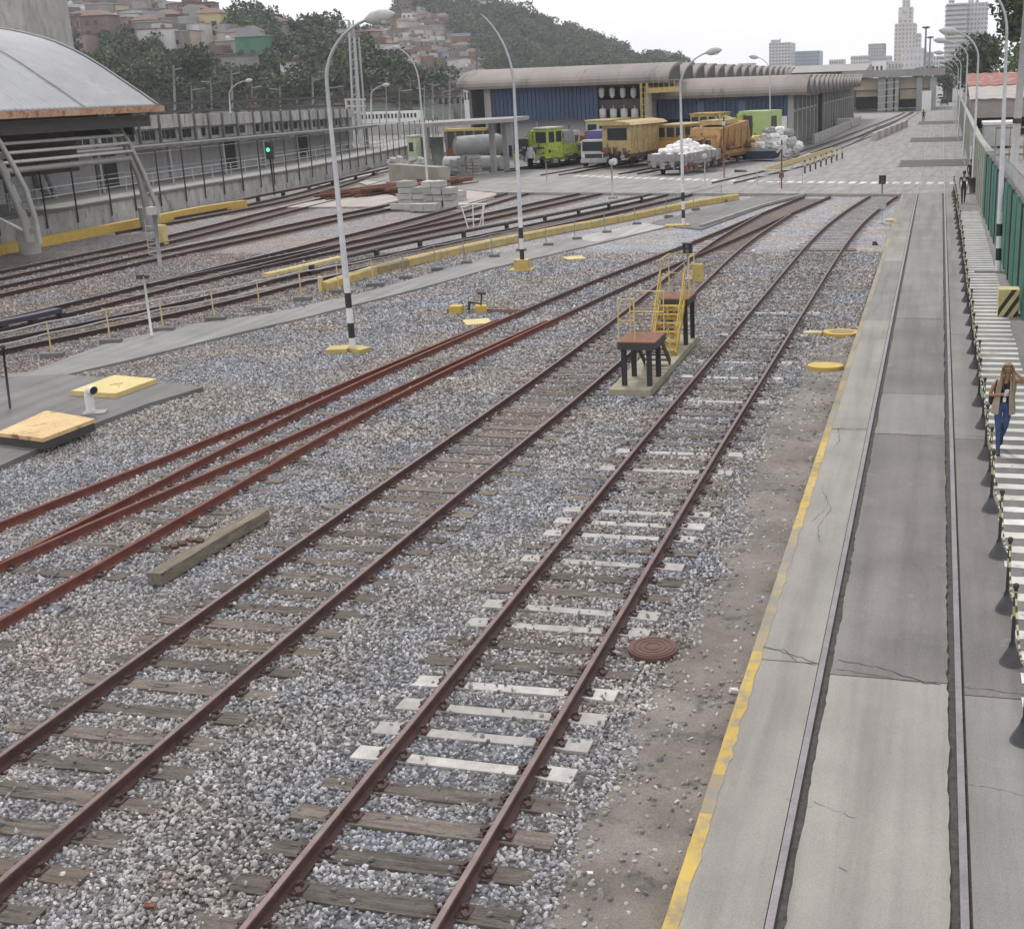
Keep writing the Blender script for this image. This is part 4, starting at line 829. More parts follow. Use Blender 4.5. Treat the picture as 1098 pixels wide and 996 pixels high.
for i in range(len(BP)-1):
    a, b = BP[i]+Vector((0, 0, .92)), BP[i+1]+Vector((0, 0, .92)); m = MB(); n = 44 if i < 12 else 16; pts = []
    for k in range(n+1):
        q = k/n; p = a+(b-a)*q; p.z -= 4*.34*q*(1-q); pts.append(p)
    if i < 14:
        for k in range(n):
            m.tube([pts[k]+(pts[k+1]-pts[k])*-.12, pts[k]+(pts[k+1]-pts[k])*1.12], .0135, 5, (k//2) % 2)
    else:
        for k in range(n): m.tube([pts[k], pts[k+1]], .014, 4, k % 2)
    c_ = obj1(m, 'plastic_chain', CHAINM, 'yellow and black plastic chain hanging between the %s and %s bollards' % (words[i], words[i+1]), 'chain', 'plastic chains between the bollards', tuple(BP[i]))
# farther bollards beyond the crossing and in the yard
yb = [(1048, 176), (1046, 167), (1043, 155), (1040, 143), (1037, 134), (1034, 128)]
def make_short():
    t = thing('kerb_bollard', 'x', 'bollard', (0, 0, 0), 0, 'short bollards by the far fence'); MB().tube([(0, 0, 0), (0, 0, .95)], .06, 8).build('post', MAT['dark'], t, True); MB().tube([(0, 0, .6), (0, 0, .82)], .064, 8).build('reflector', MAT['yel'], t); return t
pr = make_short(); used = False; ft = ['nearest', 'second', 'third', 'fourth', 'fifth']
for k in range(10):
    y = 92+k*7.5; place(pr, used, (2.35+.003*y, y, .15), 0, '%s dark bollard in the row by the far pale fence' % (words[k])); used = True
pr = None
def make_yard():
    t = thing('yard_bollard', 'x', 'bollard', (0, 0, 0), 0, 'bollards lining the raised rails'); MB().tube([(0, 0, 0), (0, 0, 1.0)], .07, 8).build('post', MAT['dark'], t, True); MB().tube([(0, 0, .55), (0, 0, .9)], .074, 8).build('band', MAT['yelp'], t); return t
pr = make_yard(); used = False
for k in range(8):
    f = k/7; b = G(863+(903-863)*f, 187+(171-187)*f, .1); place(pr, used, b, 0, '%s bollard from the left in the row lining the raised rails' % words[k]); used = True
# pale low barrier rail beside them
b0, b1 = G(822, 190, .1), G(893, 167, .1); t = thing('guard_rail', 'pale yellow guard rail beside the raised rails stub', 'barrier', tuple(b0)); m = MB()
m.bar(b0+Vector((0, 0, .55)), b1+Vector((0, 0, .55)), .08, .35); m.build('beam', MAT['yelp'], t)
for k in range(7): q = b0+(b1-b0)*k/6; MB().b2(q.x-.06, q.x+.06, q.y-.06, q.y+.06, .1, .6).build('post', MAT['lgrey'], t)
b0, b1 = G(872, 155, .1), G(922, 133, .1); obj1(MB().bar(b0+Vector((0, 0, .5)), b1+Vector((0, 0, .5)), .3, 1.0), 'low_wall', MAT['concw'], 'low pale wall along the depot side sidings', 'wall', loc=tuple(b0))
b0, b1 = G(936, 152, .1), G(972, 136, .1); t = thing('jersey_barrier', 'long white and red traffic barrier beside the outer siding', 'barrier', tuple(b0)); m = MB(); n = 12
for k in range(n): 
    m.bar(b0+(b1-b0)*(k/n)+Vector((0, 0, .45)), b0+(b1-b0)*((k+.96)/n)+Vector((0, 0, .45)), .35, .9, k % 2)
m.build('barrier_units', [MAT['lgrey'], M((.45, .30, .26), None, 4)], t)
# striped yellow box
c = Vector((2.12, 36.95, RZ)); t = thing('striped_block', 'yellow and black striped concrete block on the walkway by the green fence', 'block', tuple(c), 0)
m = MB(); m.b2(c.x-.28, c.x+.28, c.y-.3, c.y+.3, RZ, RZ+.78); m.build('body', MAT['yelp'], t)
m = MB()
for k in range(4):
    a = -.42+k*.27
    poly = [(a, 0), (a+.13, 0), (a+.13+.5, .78), (a+.5, .78)]
    P = []
    # clip the slanted band to the face
    for j in range(13):
        f = j/12; x0_, x1_ = a+.5*f, a+.13+.5*f; x0_, x1_ = max(-.28, min(.28, x0_)), max(-.28, min(.28, x1_)); P.append((x0_, x1_, f*.78))
    for j in range(12):
        if P[j][1]-P[j][0] > .001 or P[j+1][1]-P[j+1][0] > .001:
            m.add([(c.x+P[j][0], c.y-.303, RZ+P[j][2]), (c.x+P[j][1], c.y-.303, RZ+P[j][2]), (c.x+P[j+1][1], c.y-.303, RZ+P[j+1][2]), (c.x+P[j+1][0], c.y-.303, RZ+P[j+1][2])], [(0, 1, 2, 3)])
m.build('black_stripes', MAT['black'], t)
# drain line, grate at the walkway
obj1(MB().box((1.9, 45.2, RZ+.03), (1.0, .12, .06)), 'cable_ramp', MAT['grey'], 'thin grey cable ramp across the walkway by the nearest fence lamp', 'ramp', loc=(1.9, 45.2, RZ))

# ================================================================ RIGHT FENCE AND WAREHOUSE
def corr(name, c1, c2, wv=18, rough=.5, axis='X', spot=None, spots=(.6, .7), amt=.6, sc=1.2):
    m, nt, b = newmat(name); v = coord(nt, rnd=False); n = tnoise(nt, v, sc, 6, .6); r = ramp(nt, [(.35, c1), (.66, c2)], n.outputs[0]); out = r.outputs[0]
    if spot: s = tnoise(nt, v, sc*1.9, 8, .72); sr = ramp(nt, [(spots[0], (0, 0, 0)), (spots[1], (1, 1, 1))], s.outputs[0]); out = mixc(nt, sr.outputs[0], out, spot)
    wvn = nt.nodes.new('ShaderNodeTexWave'); wvn.bands_direction = axis; wvn.inputs['Scale'].default_value = wv/6.2832*2; nt.links.new(v, wvn.inputs['Vector'])
    nt.links.new(out, b.inputs['Base Color']); b.inputs['Roughness'].default_value = rough; bump(nt, b, wvn.outputs[0], amt, .04); return m
FG = M((.085, .24, .185), (.06, .17, .135), 1.4, .6, 0, 0, spot=(.12, .14, .12), spots=(.62, .72)); FC = M((.40, .42, .35), (.29, .31, .26), 1.2, .75, 0, 0, spot=(.18, .18, .15), spots=(.6, .7))
def fx(y): return 2.52+(y-35)*(-.0085) if y < 75 else 2.18+(y-75)*.006
t1_ = thing('green_fence', 'teal green sheet fence with ribs along the walkway', 'fence', (2.5, 30, 0)); t2_ = thing('pale_fence', 'tall pale greenish panel fence beyond the teal fence', 'fence', (2.2, 80, 0))
y = 22.0; k = 0
while y < 240:
    st = 2.4 if y < 75 else 4.2; far = y > 63; T = t2_ if far else t1_; m = MB(); x0, x1 = fx(y), fx(y+st); a = Vector((x0, y, 0)); b = Vector((x1, y+st, 0)); H = 3.05 if not far else 3.2
    n = 12 if not far else 8; d = (b-a)/n
    for j in range(n):
        p = a+d*j; dep = .045 if j % 2 else 0
        m.add([(p.x+dep, p.y, .1), (p.x+d.x+dep, p.y+d.y, .1), (p.x+d.x+dep, p.y+d.y, H), (p.x+dep, p.y, H)], [(3, 2, 1, 0)])
        q = p+d; m.add([(q.x, q.y, .1), (q.x+.045, q.y, .1), (q.x+.045, q.y, H), (q.x, q.y, H)], [(3, 2, 1, 0)])
    m.b2(min(x0, x1)+.05, max(x0, x1)+.08, y, y+st, .1, H-.002); m.build('fence_panel', FC if far else FG, T)
    MB().b2(x0-.04, x0+.1, y-.05, y+.05, .1, H+.1).build('post', M((.34, .36, .31), None, 3) if far else MAT['dark'] if k % 2 else FG, T); y += st; k += 1
m = MB(); m.extr([(-.0, 3.06), (.0, 3.12), (.12, 3.12), (.12, 3.06)], (fx(22)+.05, 22, 0), (fx(62)+.05, 62.4, 0)); m.build('coping', MAT['dark'], t1_)
m = MB(); m.extr([(-.12, 3.21), (-.1, 3.3), (.2, 3.3), (.2, 3.21)], (fx(63)+.1, 63, 0), (fx(75)+.1, 75, 0)); m.extr([(-.12, 3.21), (-.1, 3.3), (.2, 3.3), (.2, 3.21)], (fx(75)+.1, 75, 0), (fx(240)+.1, 240, 0)); m.build('coping', M((.33, .33, .28), None, 3), t2_)
# wire scroll on the near fence
m = MB(); y = 23
while y < 66:
    c = Vector((fx(y)+.2, y, 3.4)); m.tube([c+Vector((math.cos(a)*.2, a*.01, math.sin(a)*.2)) for a in [q*math.pi/4 for q in range(9)]], .005, 4); y += .5
m.build('razor_wire', MAT['grey'], t1_)
# sign plate and green gate frame on the fence
obj1(MB().b2(2.05, 2.09, 84, 86.4, 1.3, 2.3).b2(2.03, 2.10, 82.5, 82.8, .1, 3.2).b2(2.03, 2.10, 87, 87.3, .1, 3.2), 'notice_board', [MAT['lgrey']], 'pale notice board frame fixed on the far pale fence', 'board', loc=(2.07, 84, 0))
b = G(1043, 208, .17); t = thing('litter_bin', 'small dark bin standing on the walkway beside the fence', 'bin', tuple(b)); MB().tube([b+Vector((0, 0, .05)), b+Vector((0, 0, .85))], [.2, .24], 12).build('bin', MAT['dark'], t, True); MB().box(b+Vector((0, 0, .03)), (.7, .5, .06)).build('base', MAT['grey'], t); MB().tube([b+Vector((0, 0, .85)), b+Vector((0, 0, .92))], .25, 12).build('lid', MAT['black'], t)
# rest of pavement beyond the fence: paved yard
m = MB(); m.prism([(2.75, 10), (60, 10), (60, 400), (4.3, 400), (3.6, 200), (3.0, 110), (2.75, 76)], -.1, .06); struct(m.build('side_yard', [slabmat('sideyard', (.26, .25, .24), (.19, .185, .18), (.13, .125, .12), .2)]))
# warehouse
wx0 = AT(1036, 100, 140).x; p_e = AT(1037, 126, 140); p_t = AT(1037, 80, 165)
WRED = corr('roof_rusty', (.34, .115, .08), (.22, .08, .06), 20, .8, 'X', (.42, .36, .33), (.54, .62), .5, .5); WGREY = corr('roof_grey', (.40, .36, .33), (.30, .27, .25), 20, .6, 'X', (.30, .22, .18), (.66, .74), .5, .6)
t = thing('warehouse', 'long shed with rust red and grey corrugated roof behind the right fence', 'building', (15, 160, 0))
X0 = 3.25; X1 = 60
def roofstrip(y0, z0, y1, z1, mat, nm='roof_panel', x0=X0, x1=X1):
    n = 70; mb = MB()
    for i in range(n):
        xa = x0+(x1-x0)*i/n; xb = x0+(x1-x0)*(i+1)/n; dz = .05 if i % 2 else -.03; dz2 = .05 if (i+1) % 2 else -.03
        mb.add([(xa, y0, z0+dz), (xb, y0, z0+dz2), (xb, y1, z1+dz2), (xa, y1, z1+dz)], [(0, 1, 2, 3)])
    o = mb.build(nm, mat, t); md = o.modifiers.new('t', 'SOLIDIFY'); md.thickness = .08; return o
yA = 150; 
za = AT(1060, 126.5, yA).z; zb1 = AT(1060, 106, yA+.1).z; zc1 = AT(1060, 92.5, 163).z; zd1 = AT(1060, 78.5, 180).z
MB().b2(X0, X1, yA, yA+.25, za, zb1).build('fascia', WGREY, t)
roofstrip(yA-.3, zb1, 163, zc1, WGREY); roofstrip(163.02, zc1+.1, 180, zd1, WRED)
MB().b2(X0+.02, X1, 180, 180.3, 3, zd1-.2).build('back_wall', MAT['concw'], t); MB().b2(X0, X0+.25, yA+.3, 180, zb1-1.2, zb1-.1).build('side_beam', MAT['concd'], t)
m = MB()
for x in np.arange(X0+.4, X1, 6): m.b2(x, x+.35, yA+.4, yA+.75, .05, za)
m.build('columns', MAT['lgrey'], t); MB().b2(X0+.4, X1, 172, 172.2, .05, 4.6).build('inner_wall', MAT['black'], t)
# brown gate rail, white pickup bodies and drums behind the fence
b = G(1066, 172, .06); t = thing('gate', 'brown slatted metal gate before the warehouse opening', 'gate', (b.x, b.y, 0)); m = MB()
for k in range(16): m.b2(b.x+k*.55, b.x+k*.55+.07, b.y, b.y+.06, .1, 2.6)
m.b2(b.x, b.x+8.3, b.y-.02, b.y+.08, 2.5, 2.65); m.b2(b.x, b.x+8.3, b.y-.02, b.y+.08, .4, .55); m.build('bars', M((.30, .20, .13), None, 3), t)
b = G(1052, 158, .06); t = thing('flatbed', 'white flatbed roof parked behind the pale fence', 'truck', (b.x, b.y, 0)); MB().box((b.x+1.6, b.y, 2.3), (3.2, 5, .25)).build('roof', MAT['white'], t); MB().box((b.x+1.6, b.y, 1.2), (3.0, 4.8, 1.9)).build('body', MAT['lgrey'], t)
for sx in (.2, 3.0):
    for sy in (-1.7, 1.7): MB().tube([(b.x+sx-.12, b.y+sy, .45), (b.x+sx+.12, b.y+sy, .45)], .4, 14).build('wheel', MAT['black'], t, True)
# leaning grey utility pole at the right edge
b = G(1083, 246, .1); q = AT(1104, -40, b.y); b = G(1080, 262, .06); q = AT(1102, -5, b.y)
t = thing('utility_pole', 'grey concrete utility pole leaning right behind the green fence', 'pole', tuple(b)); MB().tube([b, q], [.17, .13], 12).build('pole', MAT['lgrey'], t, True); MB().tube([b+(q-b)*.5, b+(q-b)*.52], .19, 10).build('clamp', MAT['dark'], t)
# junk heap seen over the fence
b = Vector((4.4, 48, .06)); m = MB(); random.seed(3)
for k in range(26): m.box(b+Vector((random.uniform(-.9, .9), random.uniform(-5, 5), random.uniform(.1, .9))), (random.uniform(.3, .9), random.uniform(.3, .9), random.uniform(.2, .7)), random.uniform(0, 3), k % 3, .2, .2)
tag(obj1(m, 'scrap_heap', [MAT['dark'], MAT['grey'], MAT['concd']], 'dark scrap heap lying behind the green fence', 'scrap', loc=tuple(b)))
# ================================================================ DEPOTS
def bigmat(name, c1, c2, stretch=(1, 1, 1), spot=None, spots=(.6, .72), sc=.35, rough=.8):
    m, nt, b = newmat(name); v = coord(nt, stretch, rnd=False); n = tnoise(nt, v, sc, 8, .65); r = ramp(nt, [(.34, c1), (.66, c2)], n.outputs[0]); out = r.outputs[0]
    if spot: s = tnoise(nt, v, sc*2.3, 8, .72); sr = ramp(nt, [(spots[0], (0, 0, 0)), (spots[1], (1, 1, 1))], s.outputs[0]); out = mixc(nt, sr.outputs[0], out, spot)
    nt.links.new(out, b.inputs['Base Color']); b.inputs['Roughness'].default_value = rough; return m
ROOFC = bigmat('depot_roof', (.255, .225, .205), (.18, .158, .145), (1, .3, .3), (.11, .095, .085), (.54, .70), .30)
BLUE = bigmat('depot_blue', (.036, .068, .145), (.024, .046, .10), (1, 1, .12), (.10, .15, .23), (.64, .70), .5, .55)
STEPC = bigmat('depot_column', (.34, .34, .33), (.25, .25, .245), (1, 1, .3), (.17, .17, .16), (.6, .72), .9)
def hip(profile, n): pass
def vault_row(t, x0, x1, y0, L, n, ze, zt, over=0.6, ends=True):
    """n barrel shells whose axis runs along x, each rising away from the front eave"""
    for k in range(n):
        ya = y0+k*L; mb = MB(); m = 9; P = []
        for i in range(m+1):
            a = math.pi/2*i/m; P.append((ya+L*1.02*(1-math.cos(a))*1.0, ze+(zt-ze)*math.sin(a)))
        th = .28
        Q = [(y+.10, z-th) for y, z in P]
        for i in range(m):
            for X, s in ((x0, 0), (x1, 1)): pass
            mb.add([(x0, *P[i]), (x1, *P[i]), (x1, *P[i+1]), (x0, *P[i+1])], [(0, 1, 2, 3)]); mb.add([(x0, *Q[i]), (x1, *Q[i]), (x1, *Q[i+1]), (x0, *Q[i+1])], [(3, 2, 1, 0)])
            for X, fl in ((x0, 0), (x1, 1)):
                q = [(X, *P[i]), (X, *P[i+1]), (X, *Q[i+1]), (X, *Q[i])]; mb.add(q, [(0, 1, 2, 3) if fl else (3, 2, 1, 0)])
        mb.add([(x0, *P[0]), (x1, *P[0]), (x1, *Q[0]), (x0, *Q[0])], [(3, 2, 1, 0)]); mb.add([(x0, *P[m]), (x1, *P[m]), (x1, *Q[m]), (x0, *Q[m])], [(0, 1, 2, 3)])
        o = mb.build('roof_vault', ROOFC, t)
        if k < 14:   # glazed recess under the shell end
            g_ = MB(); g_.add([(x1-.25, y, z-.02) for y, z in Q]+[(x1-.25, Q[m][0], ze-.5)], [tuple(range(m+2))]); g_.add([(x0+.9, y, z-.02) for y, z in Q]+[(x0+.9, Q[m][0], ze-.5)], [tuple(range(m+1, -1, -1))]); g_.build('end_glazing', MAT['dark'], o)
def Z(px, py, Y): return AT(px, py, Y).z
def X(px, py, Y): return AT(px, py, Y).x
# depot one
Y1 = 127.0
d1 = thing('train_depot', 'tall blue walled depot with rows of barrel roofs and white lower band', 'building', (-40, Y1, 0))
xa, xb = X(493, 90, Y1), X(719, 84, Y1); ze = Z(600, 89, Y1); zt = Z(600, 71.5, Y1+5)
vault_row(d1, xa, xb, Y1-1.2, 7.2, 16, ze-.1, zt)
xw0, xw1 = X(527, 110, Y1), X(641, 110, Y1); z0_, z1_ = Z(585, 129, Y1), ze-.1
m = MB(); n = 26
for i in range(n):
    a = xw0+(xw1-xw0)*i/n; b = xw0+(xw1-xw0)*(i+1)/n; m.b2(a, b-.05, Y1, Y1+.2+(.03 if i % 2 else 0), z0_, z1_)
m.build('blue_wall', BLUE, d1)
for i in range(1, 4):
    q = xw0+(xw1-xw0)*i/4; MB().b2(q-.08, q+.08, Y1-.06, Y1-.002, z0_, z1_-.3).build('wall_rib', MAT['grey'] if i == 9 else M((.05, .08, .14), None, 2), d1)
MB().b2(X(520, 110, Y1), xw0-.03, Y1-.2, Y1+1.2, .08, z1_).build('corner_column', STEPC, d1)
zb_ = Z(585, 131, Y1); MB().b2(xw0+.05, X(606, 140, Y1), Y1+2.2, Y1+2.4, 1.2, z0_+.3).b2(X(606, 140, Y1)+.02, xw1, Y1+2.2, Y1+2.4, 1.7, z0_+.3).build('white_wall', bigmat('white_band', (.66, .67, .68), (.55, .56, .57)), d1)
MB().b2(xw0, xw1-.05, Y1+2.6, Y1+2.8, .08, 2.6).build('lower_wall', BLUE, d1)
for px_ in (548, 575, 628): q = X(px_, 140, Y1); MB().b2(q-.12, q+.12, Y1+.3, Y1+.55, .08, z0_).build('door_post', MAT['grey'], d1)
xo0, xo1 = xw1+.02, X(690, 110, Y1)
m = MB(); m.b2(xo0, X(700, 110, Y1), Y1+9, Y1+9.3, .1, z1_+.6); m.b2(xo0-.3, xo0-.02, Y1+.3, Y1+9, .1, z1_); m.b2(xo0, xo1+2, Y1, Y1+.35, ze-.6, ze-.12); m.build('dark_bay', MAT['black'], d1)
m = MB(); m.b2(xo0, xo1, Y1+.5, Y1+.7, Z(660, 118, Y1), Z(660, 107, Y1)); m.b2(xo0, xo1, Y1+.5, Y1+.8, Z(660, 141, Y1), Z(660, 130, Y1)); m.build('machinery_beam', MAT['dark'], d1)
MB().b2(X(690, 110, Y1), X(697, 110, Y1), Y1+.4, Y1+1.0, .08, ze-.12).build('column', STEPC, d1)
m = MB(); m.b2(xa+.4, xb-.3, Y1+114.6, Y1+114.9, .08, ze-.2); m.b2(xa+.4, xa+.7, Y1+1.3, Y1+114.6, .08, ze-.2); m.build('rear_wall', bigmat('d1rear', (.16, .17, .18), (.12, .125, .13)), d1)
m = MB(); m.b2(xb-.6, xb-.3, Y1+6, Y1+114.6, ze-2.6, ze-.2); m.build('side_wall', BLUE, d1)
# white drums in the open bay
def make_drum():
    t = thing('hanging_drum', 'x', 'drum', (0, 0, 0)); m = MB(); m.tube([(0, 0, -.75), (0, 0, -.45), (0, 0, .45), (0, 0, .62)], [.16, .40, .42, .30], 14); m.build('shell', MAT['lgrey'], t, True); MB().tube([(0, 0, .62), (0, 0, 1.0)], .09, 8).build('neck', MAT['grey'], t, True); return t
pr = make_drum(); used = False
for row, (yy, s_) in enumerate(((99.5, .70), (122.5, .88))):
    for k in range(4):
        q = AT(645+k*11.4+(1.5 if row else 0), yy, Y1+.2); place(pr, used, q, 0, '%s from left of the white drums in the %s row of the dark bay' % (words[k], 'upper' if row == 0 else 'lower'), s_); used = True
for o in COL.objects:
    if o.name.startswith('hanging_drum'): o['group'] = 'white drums in the dark depot bay'
# yellow access tower and gantry sign
t = thing('access_tower', 'yellow lattice access ladder tower between the two depots', 'ladder', (X(690, 130, Y1), Y1-1.5, 0)); m = MB(); xl, xr_ = X(688, 120, Y1-1.5), X(694.5, 120, Y1-1.5); zt_ = Z(690, 89.5, Y1-1.5)
for x in (xl, xr_):
    for yy in (Y1-1.8, Y1-1.2): m.bar((x, yy, .08), (x, yy, zt_), .08, .08)
z = .6; k = 0
while z < zt_: m.bar((xl, Y1-1.8, z), (xr_, Y1-1.8, z), .05, .05); m.bar((xl, Y1-1.2, z), (xr_, Y1-1.2, z), .05, .05); z += .55
m.build('frame', MAT['yel'], t)
t = thing('yellow_walkway', 'yellow maintenance walkway hung above the right depot roof edge', 'walkway', (X(710, 95, Y1), Y1, 5)); m = MB(); a = AT(695, 97.5, Y1-.8); b = AT(729, 95.5, Y1-.8); m.bar(a, b, .9, .5); m.bar(a+Vector((0, 0, .9)), b+Vector((0, 0, .9)), .06, .06)
for k in range(7): q = a+(b-a)*k/6; m.bar(q, q+Vector((0, 0, .9)), .06, .06)
m.build('frame', MAT['yel'], t)
# depot two
Y2 = 130.5
d2 = thing('train_depot', 'lower blue depot with fan shaped roof ends and open white pillared bays', 'building', (-20, Y2, 0))
xa2, xb2 = X(694, 100, Y2), X(866, 98, Y2); ze2 = Z(780, 101.5, Y2-1); zt2 = Z(780, 83, Y2+5)
vault_row(d2, xa2, xb2, Y2-1.2, 6.0, 16, ze2, zt2)
zbw = Z(780, 126.5, Y2); bl0, bl1 = X(706, 110, Y2), X(845, 110, Y2); m = MB(); n = 30
for i in range(n):
    a = bl0+(bl1-bl0)*i/n; b = bl0+(bl1-bl0)*(i+1)/n; m.b2(a, b-.05, Y2, Y2+.2+(.03 if i % 2 else 0), zbw, ze2-.1)
m.build('blue_wall', BLUE, d2)
for a, b, nm, mt in ((697, 704, 'column', STEPC), (705.5, 711.5, 'white_pier', MAT['white']), (748, 755, 'pier', MAT['lgrey']), (792, 799, 'pier', MAT['lgrey']), (837.5, 844, 'white_pier', MAT['white']), (844.6, 850.5, 'corner_column', STEPC)):
    za_ = ze2-.1 if 'column' in nm else zbw-.01
    MB().b2(X(a, 140, Y2), X(b, 140, Y2), Y2-.12, Y2+.5, .08, za_).build(nm, mt, d2)
for px_ in (751.5, 795.5):
    q = X(px_, 118, Y2); MB().b2(q-.35, q+.35, Y2-.03, Y2-.002, zbw+.1, ze2-.6).build('pale_panel', M((.13, .17, .24), None, 2), d2)
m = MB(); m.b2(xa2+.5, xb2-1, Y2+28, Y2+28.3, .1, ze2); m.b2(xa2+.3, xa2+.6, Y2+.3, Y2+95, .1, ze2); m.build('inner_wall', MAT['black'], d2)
# side wall with columns
xs = X(849.5, 130, Y2); 
SBL = bigmat('side_blue', (.065, .105, .18), (.045, .078, .14), (1, 1, .2), None, (.6, .7), .5, .5)
m = MB(); m.b2(xs-.55, xs-.35, Y2+.6, Y2+95, 2.1, ze2-.1); m.build('side_wall', SBL, d2)
k = 0; y = Y2+3.6
while y < Y2+95:
    MB().b2(xs-.45, xs+.15, y, y+.55, .1, ze2-.02).build('side_column', STEPC, d2); MB().b2(xs-.34, xs-.2, y+.6, y+3.0, .1, 2.05).build('side_panel', MAT['white'] if k % 3 else MAT['dark'], d2)
    m = MB(); m.b2(xs-.33, xs-.28, y+.6, y+3.9, 2.2, 3.6); m.build('side_window', MAT['glassl'], d2); y += 4.5; k += 1
m = MB(); m.b2(xs-.3, xs+.02, Y2+.6, Y2+95, 3.7, 3.9); m.build('side_beam', MAT['grey'], d2)
m = MB(); m.b2(xa2+.5, xs, Y2+95.1, Y2+95.4, .1, ze2); m.build('rear_wall', STEPC, d2)
# far roof and overpass station
YO = 262.0
t = thing('overpass_station', 'beige station block under a long flat concrete roof spanning the far sidings', 'building', (-8, YO, 0)); BG = bigmat('beige', (.40, .34, .26), (.32, .27, .21), (1, 1, .3), (.22, .19, .15)); CG = bigmat('slabc', (.30, .285, .275), (.22, .21, .2), (1, 1, 1), (.15, .14, .14))
def bxp(x0, x1, y0, y1, Y, D, nm, mt, T): return MB().b2(X(x0, y0, Y), X(x1, y0, Y), Y, Y+D, Z((x0+x1)/2, y1, Y), Z((x0+x1)/2, y0, Y)).build(nm, mt, T)
bxp(903, 1013.5, 75, 82.5, YO, 30, 'roof_slab', CG, t); bxp(905, 998, 84, 96, YO+2, 25, 'upper_wall', BG, t); bxp(918, 942, 96, 104, YO+3, 20, 'mid_wall', BG, t)
bxp(965, 998, 96, 106, YO+2.2, 25, 'mid_wall', BG, t)
for a, b in ((941, 949), (951, 957), (959, 963), (982, 988), (996, 1003)):
    x0, x1 = X(a, 120, YO+1), X(b, 120, YO+1); MB().b2(x0, x1, YO+1, YO+1.9, .1, Z(a, 83, YO)).build('pillar', STEPC, t)
MB().b2(X(918, 110, YO+26), X(1000, 110, YO+26), YO+26, YO+27, .1, Z(950, 96, YO)).build('rear_wall', MAT['black'], t)
m = MB()
for k in range(5):
    zz = Z(950, 90+k*7, YO); m.bar((X(941, 100, YO), YO+.5, zz), (X(963, 100, YO), YO+.5, zz+.3), .1, .14)
m.build('stair_rail', MAT['lgrey'], t)
MB().b2(X(988, 120, YO), X(998, 120, YO), YO, YO+3, .1, 3.8).build('white_annex', MAT['white'], t)
YR = 300; t = thing('far_depot_roof', 'long low grey roof showing above the depot and before the city', 'building', (-40, YR, 0)); x0, x1 = X(826, 75, YR), X(934, 75, YR)
m = MB(); zt_ = Z(880, 70, YR); zz = Z(880, 78, YR); m.extr([(0, zz), (6, zt_), (8, zt_), (30, zz)], (x0, YR+8, 0), (x1, YR+8, 0)); m.build('roof', CG, t); MB().b2(x0+1, x1-1, YR+8, YR+30, 0, zz).build('wall', MAT['concd'], t)
# sheds behind depots
for i, (a, b, c, e_, Y, lb) in enumerate(((985, 1000, 84, 96, 420, 'distant pale block seen under the overpass end'), (934, 948, 66, 76, 420, 'small low white block in front of the clock tower'), (1012, 1022, 86, 104, 330, 'dark low building beyond the lamp row'))):
    t = thing('low_building', lb, 'building', (X(a, c, Y), Y, 0)); x0, x1 = X(a, c, Y), X(b, c, Y); MB().b2(x0, x1, Y, Y+14, 0, Z(a, c, Y)).build('wall', [MAT['lgrey'], MAT['white'], MAT['dark']][i], t); m = MB()
    for k in range(3): m.b2(x0+(x1-x0)*(k+.2)/3, x0+(x1-x0)*(k+.7)/3, Y-.05, Y-.01, Z(a, c, Y)-3, Z(a, c, Y)-1.5)
    m.build('window_row', MAT['glass'], t)

# ================================================================ PLATFORM HALL (left)
METAL = bigmat('hall_roof', (.33, .34, .355), (.26, .265, .28), (1, 1, 1), (.20, .19, .18), (.55, .75), .25, .7)
def ribbed(mat_c1, mat_c2): pass
Yf, Yn = 64.0, 30.0
prof = [AT(x, y, Yf) for x, y in ((169, 113.2), (161, 108), (153, 102), (141, 94), (127, 84.5), (111, 73.5), (94, 63), (78, 54.5), (61, 47), (46, 42), (31, 38), (15, 34.5), (0, 32))]
prof = [(p.x, p.z) for p in prof]; last = prof[-1]; prof += [(last[0]-1.4, last[1]+.22), (last[0]-3, last[1]+.3), (last[0]-6, last[1]+.1), (last[0]-10, last[1]-1.2)]
t = thing('platform_canopy', 'large curved pale metal roof on bent tubular arches over the tracks', 'canopy', (-44, 50, 0))
m = MB(); ys = np.arange(Yn, Yf+.01, .5); n = len(prof)
fine = []
for i in range(n-1):
    for k in range(3): fine.append((prof[i][0]+(prof[i+1][0]-prof[i][0])*k/3, prof[i][1]+(prof[i+1][1]-prof[i][1])*k/3))
fine.append(prof[-1]); n = len(fine)
ys2 = []; 
y = Yn
while y < Yf: ys2 += [(y, 0), (y+.16, .05), (y+.20, .05), (y+.36, 0)]; y += .4
ys2.append((Yf, 0))
for (yy, h) in ys2:
    for (x, z) in fine: m.v.append((x, yy, z+h))
for j in range(len(ys2)-1):
    for i in range(n-1): m.f.append((j*n+i, (j+1)*n+i, (j+1)*n+i+1, j*n+i+1)); m.m.append(0)
o = m.build('roof_sheet', METAL, t, True); md = o.modifiers.new('t', 'SOLIDIFY'); md.thickness = .12; md.offset = -1
m = MB()
for k in range(6):
    yy = Yn+2+k*6.4; m.tube([(x, yy, z+.10) for x, z in fine[::2]], .05, 5)
m.build('roof_seam', METAL, t)
ex, ez = prof[0]; MB().b2(ex-.05, ex+.28, Yn, Yf+.2, ez-.34, ez-.02).build('rusty_gutter', M((.46, .33, .22), (.34, .18, .10), 1.1, .85, 0, 0, spot=(.30, .10, .05), spots=(.52, .60)), t)
MB().b2(ex-1.2, ex-.4, Yn, Yf-.3, ez-1.1, ez-.5).build('eave_beam', MAT['dark'], t)
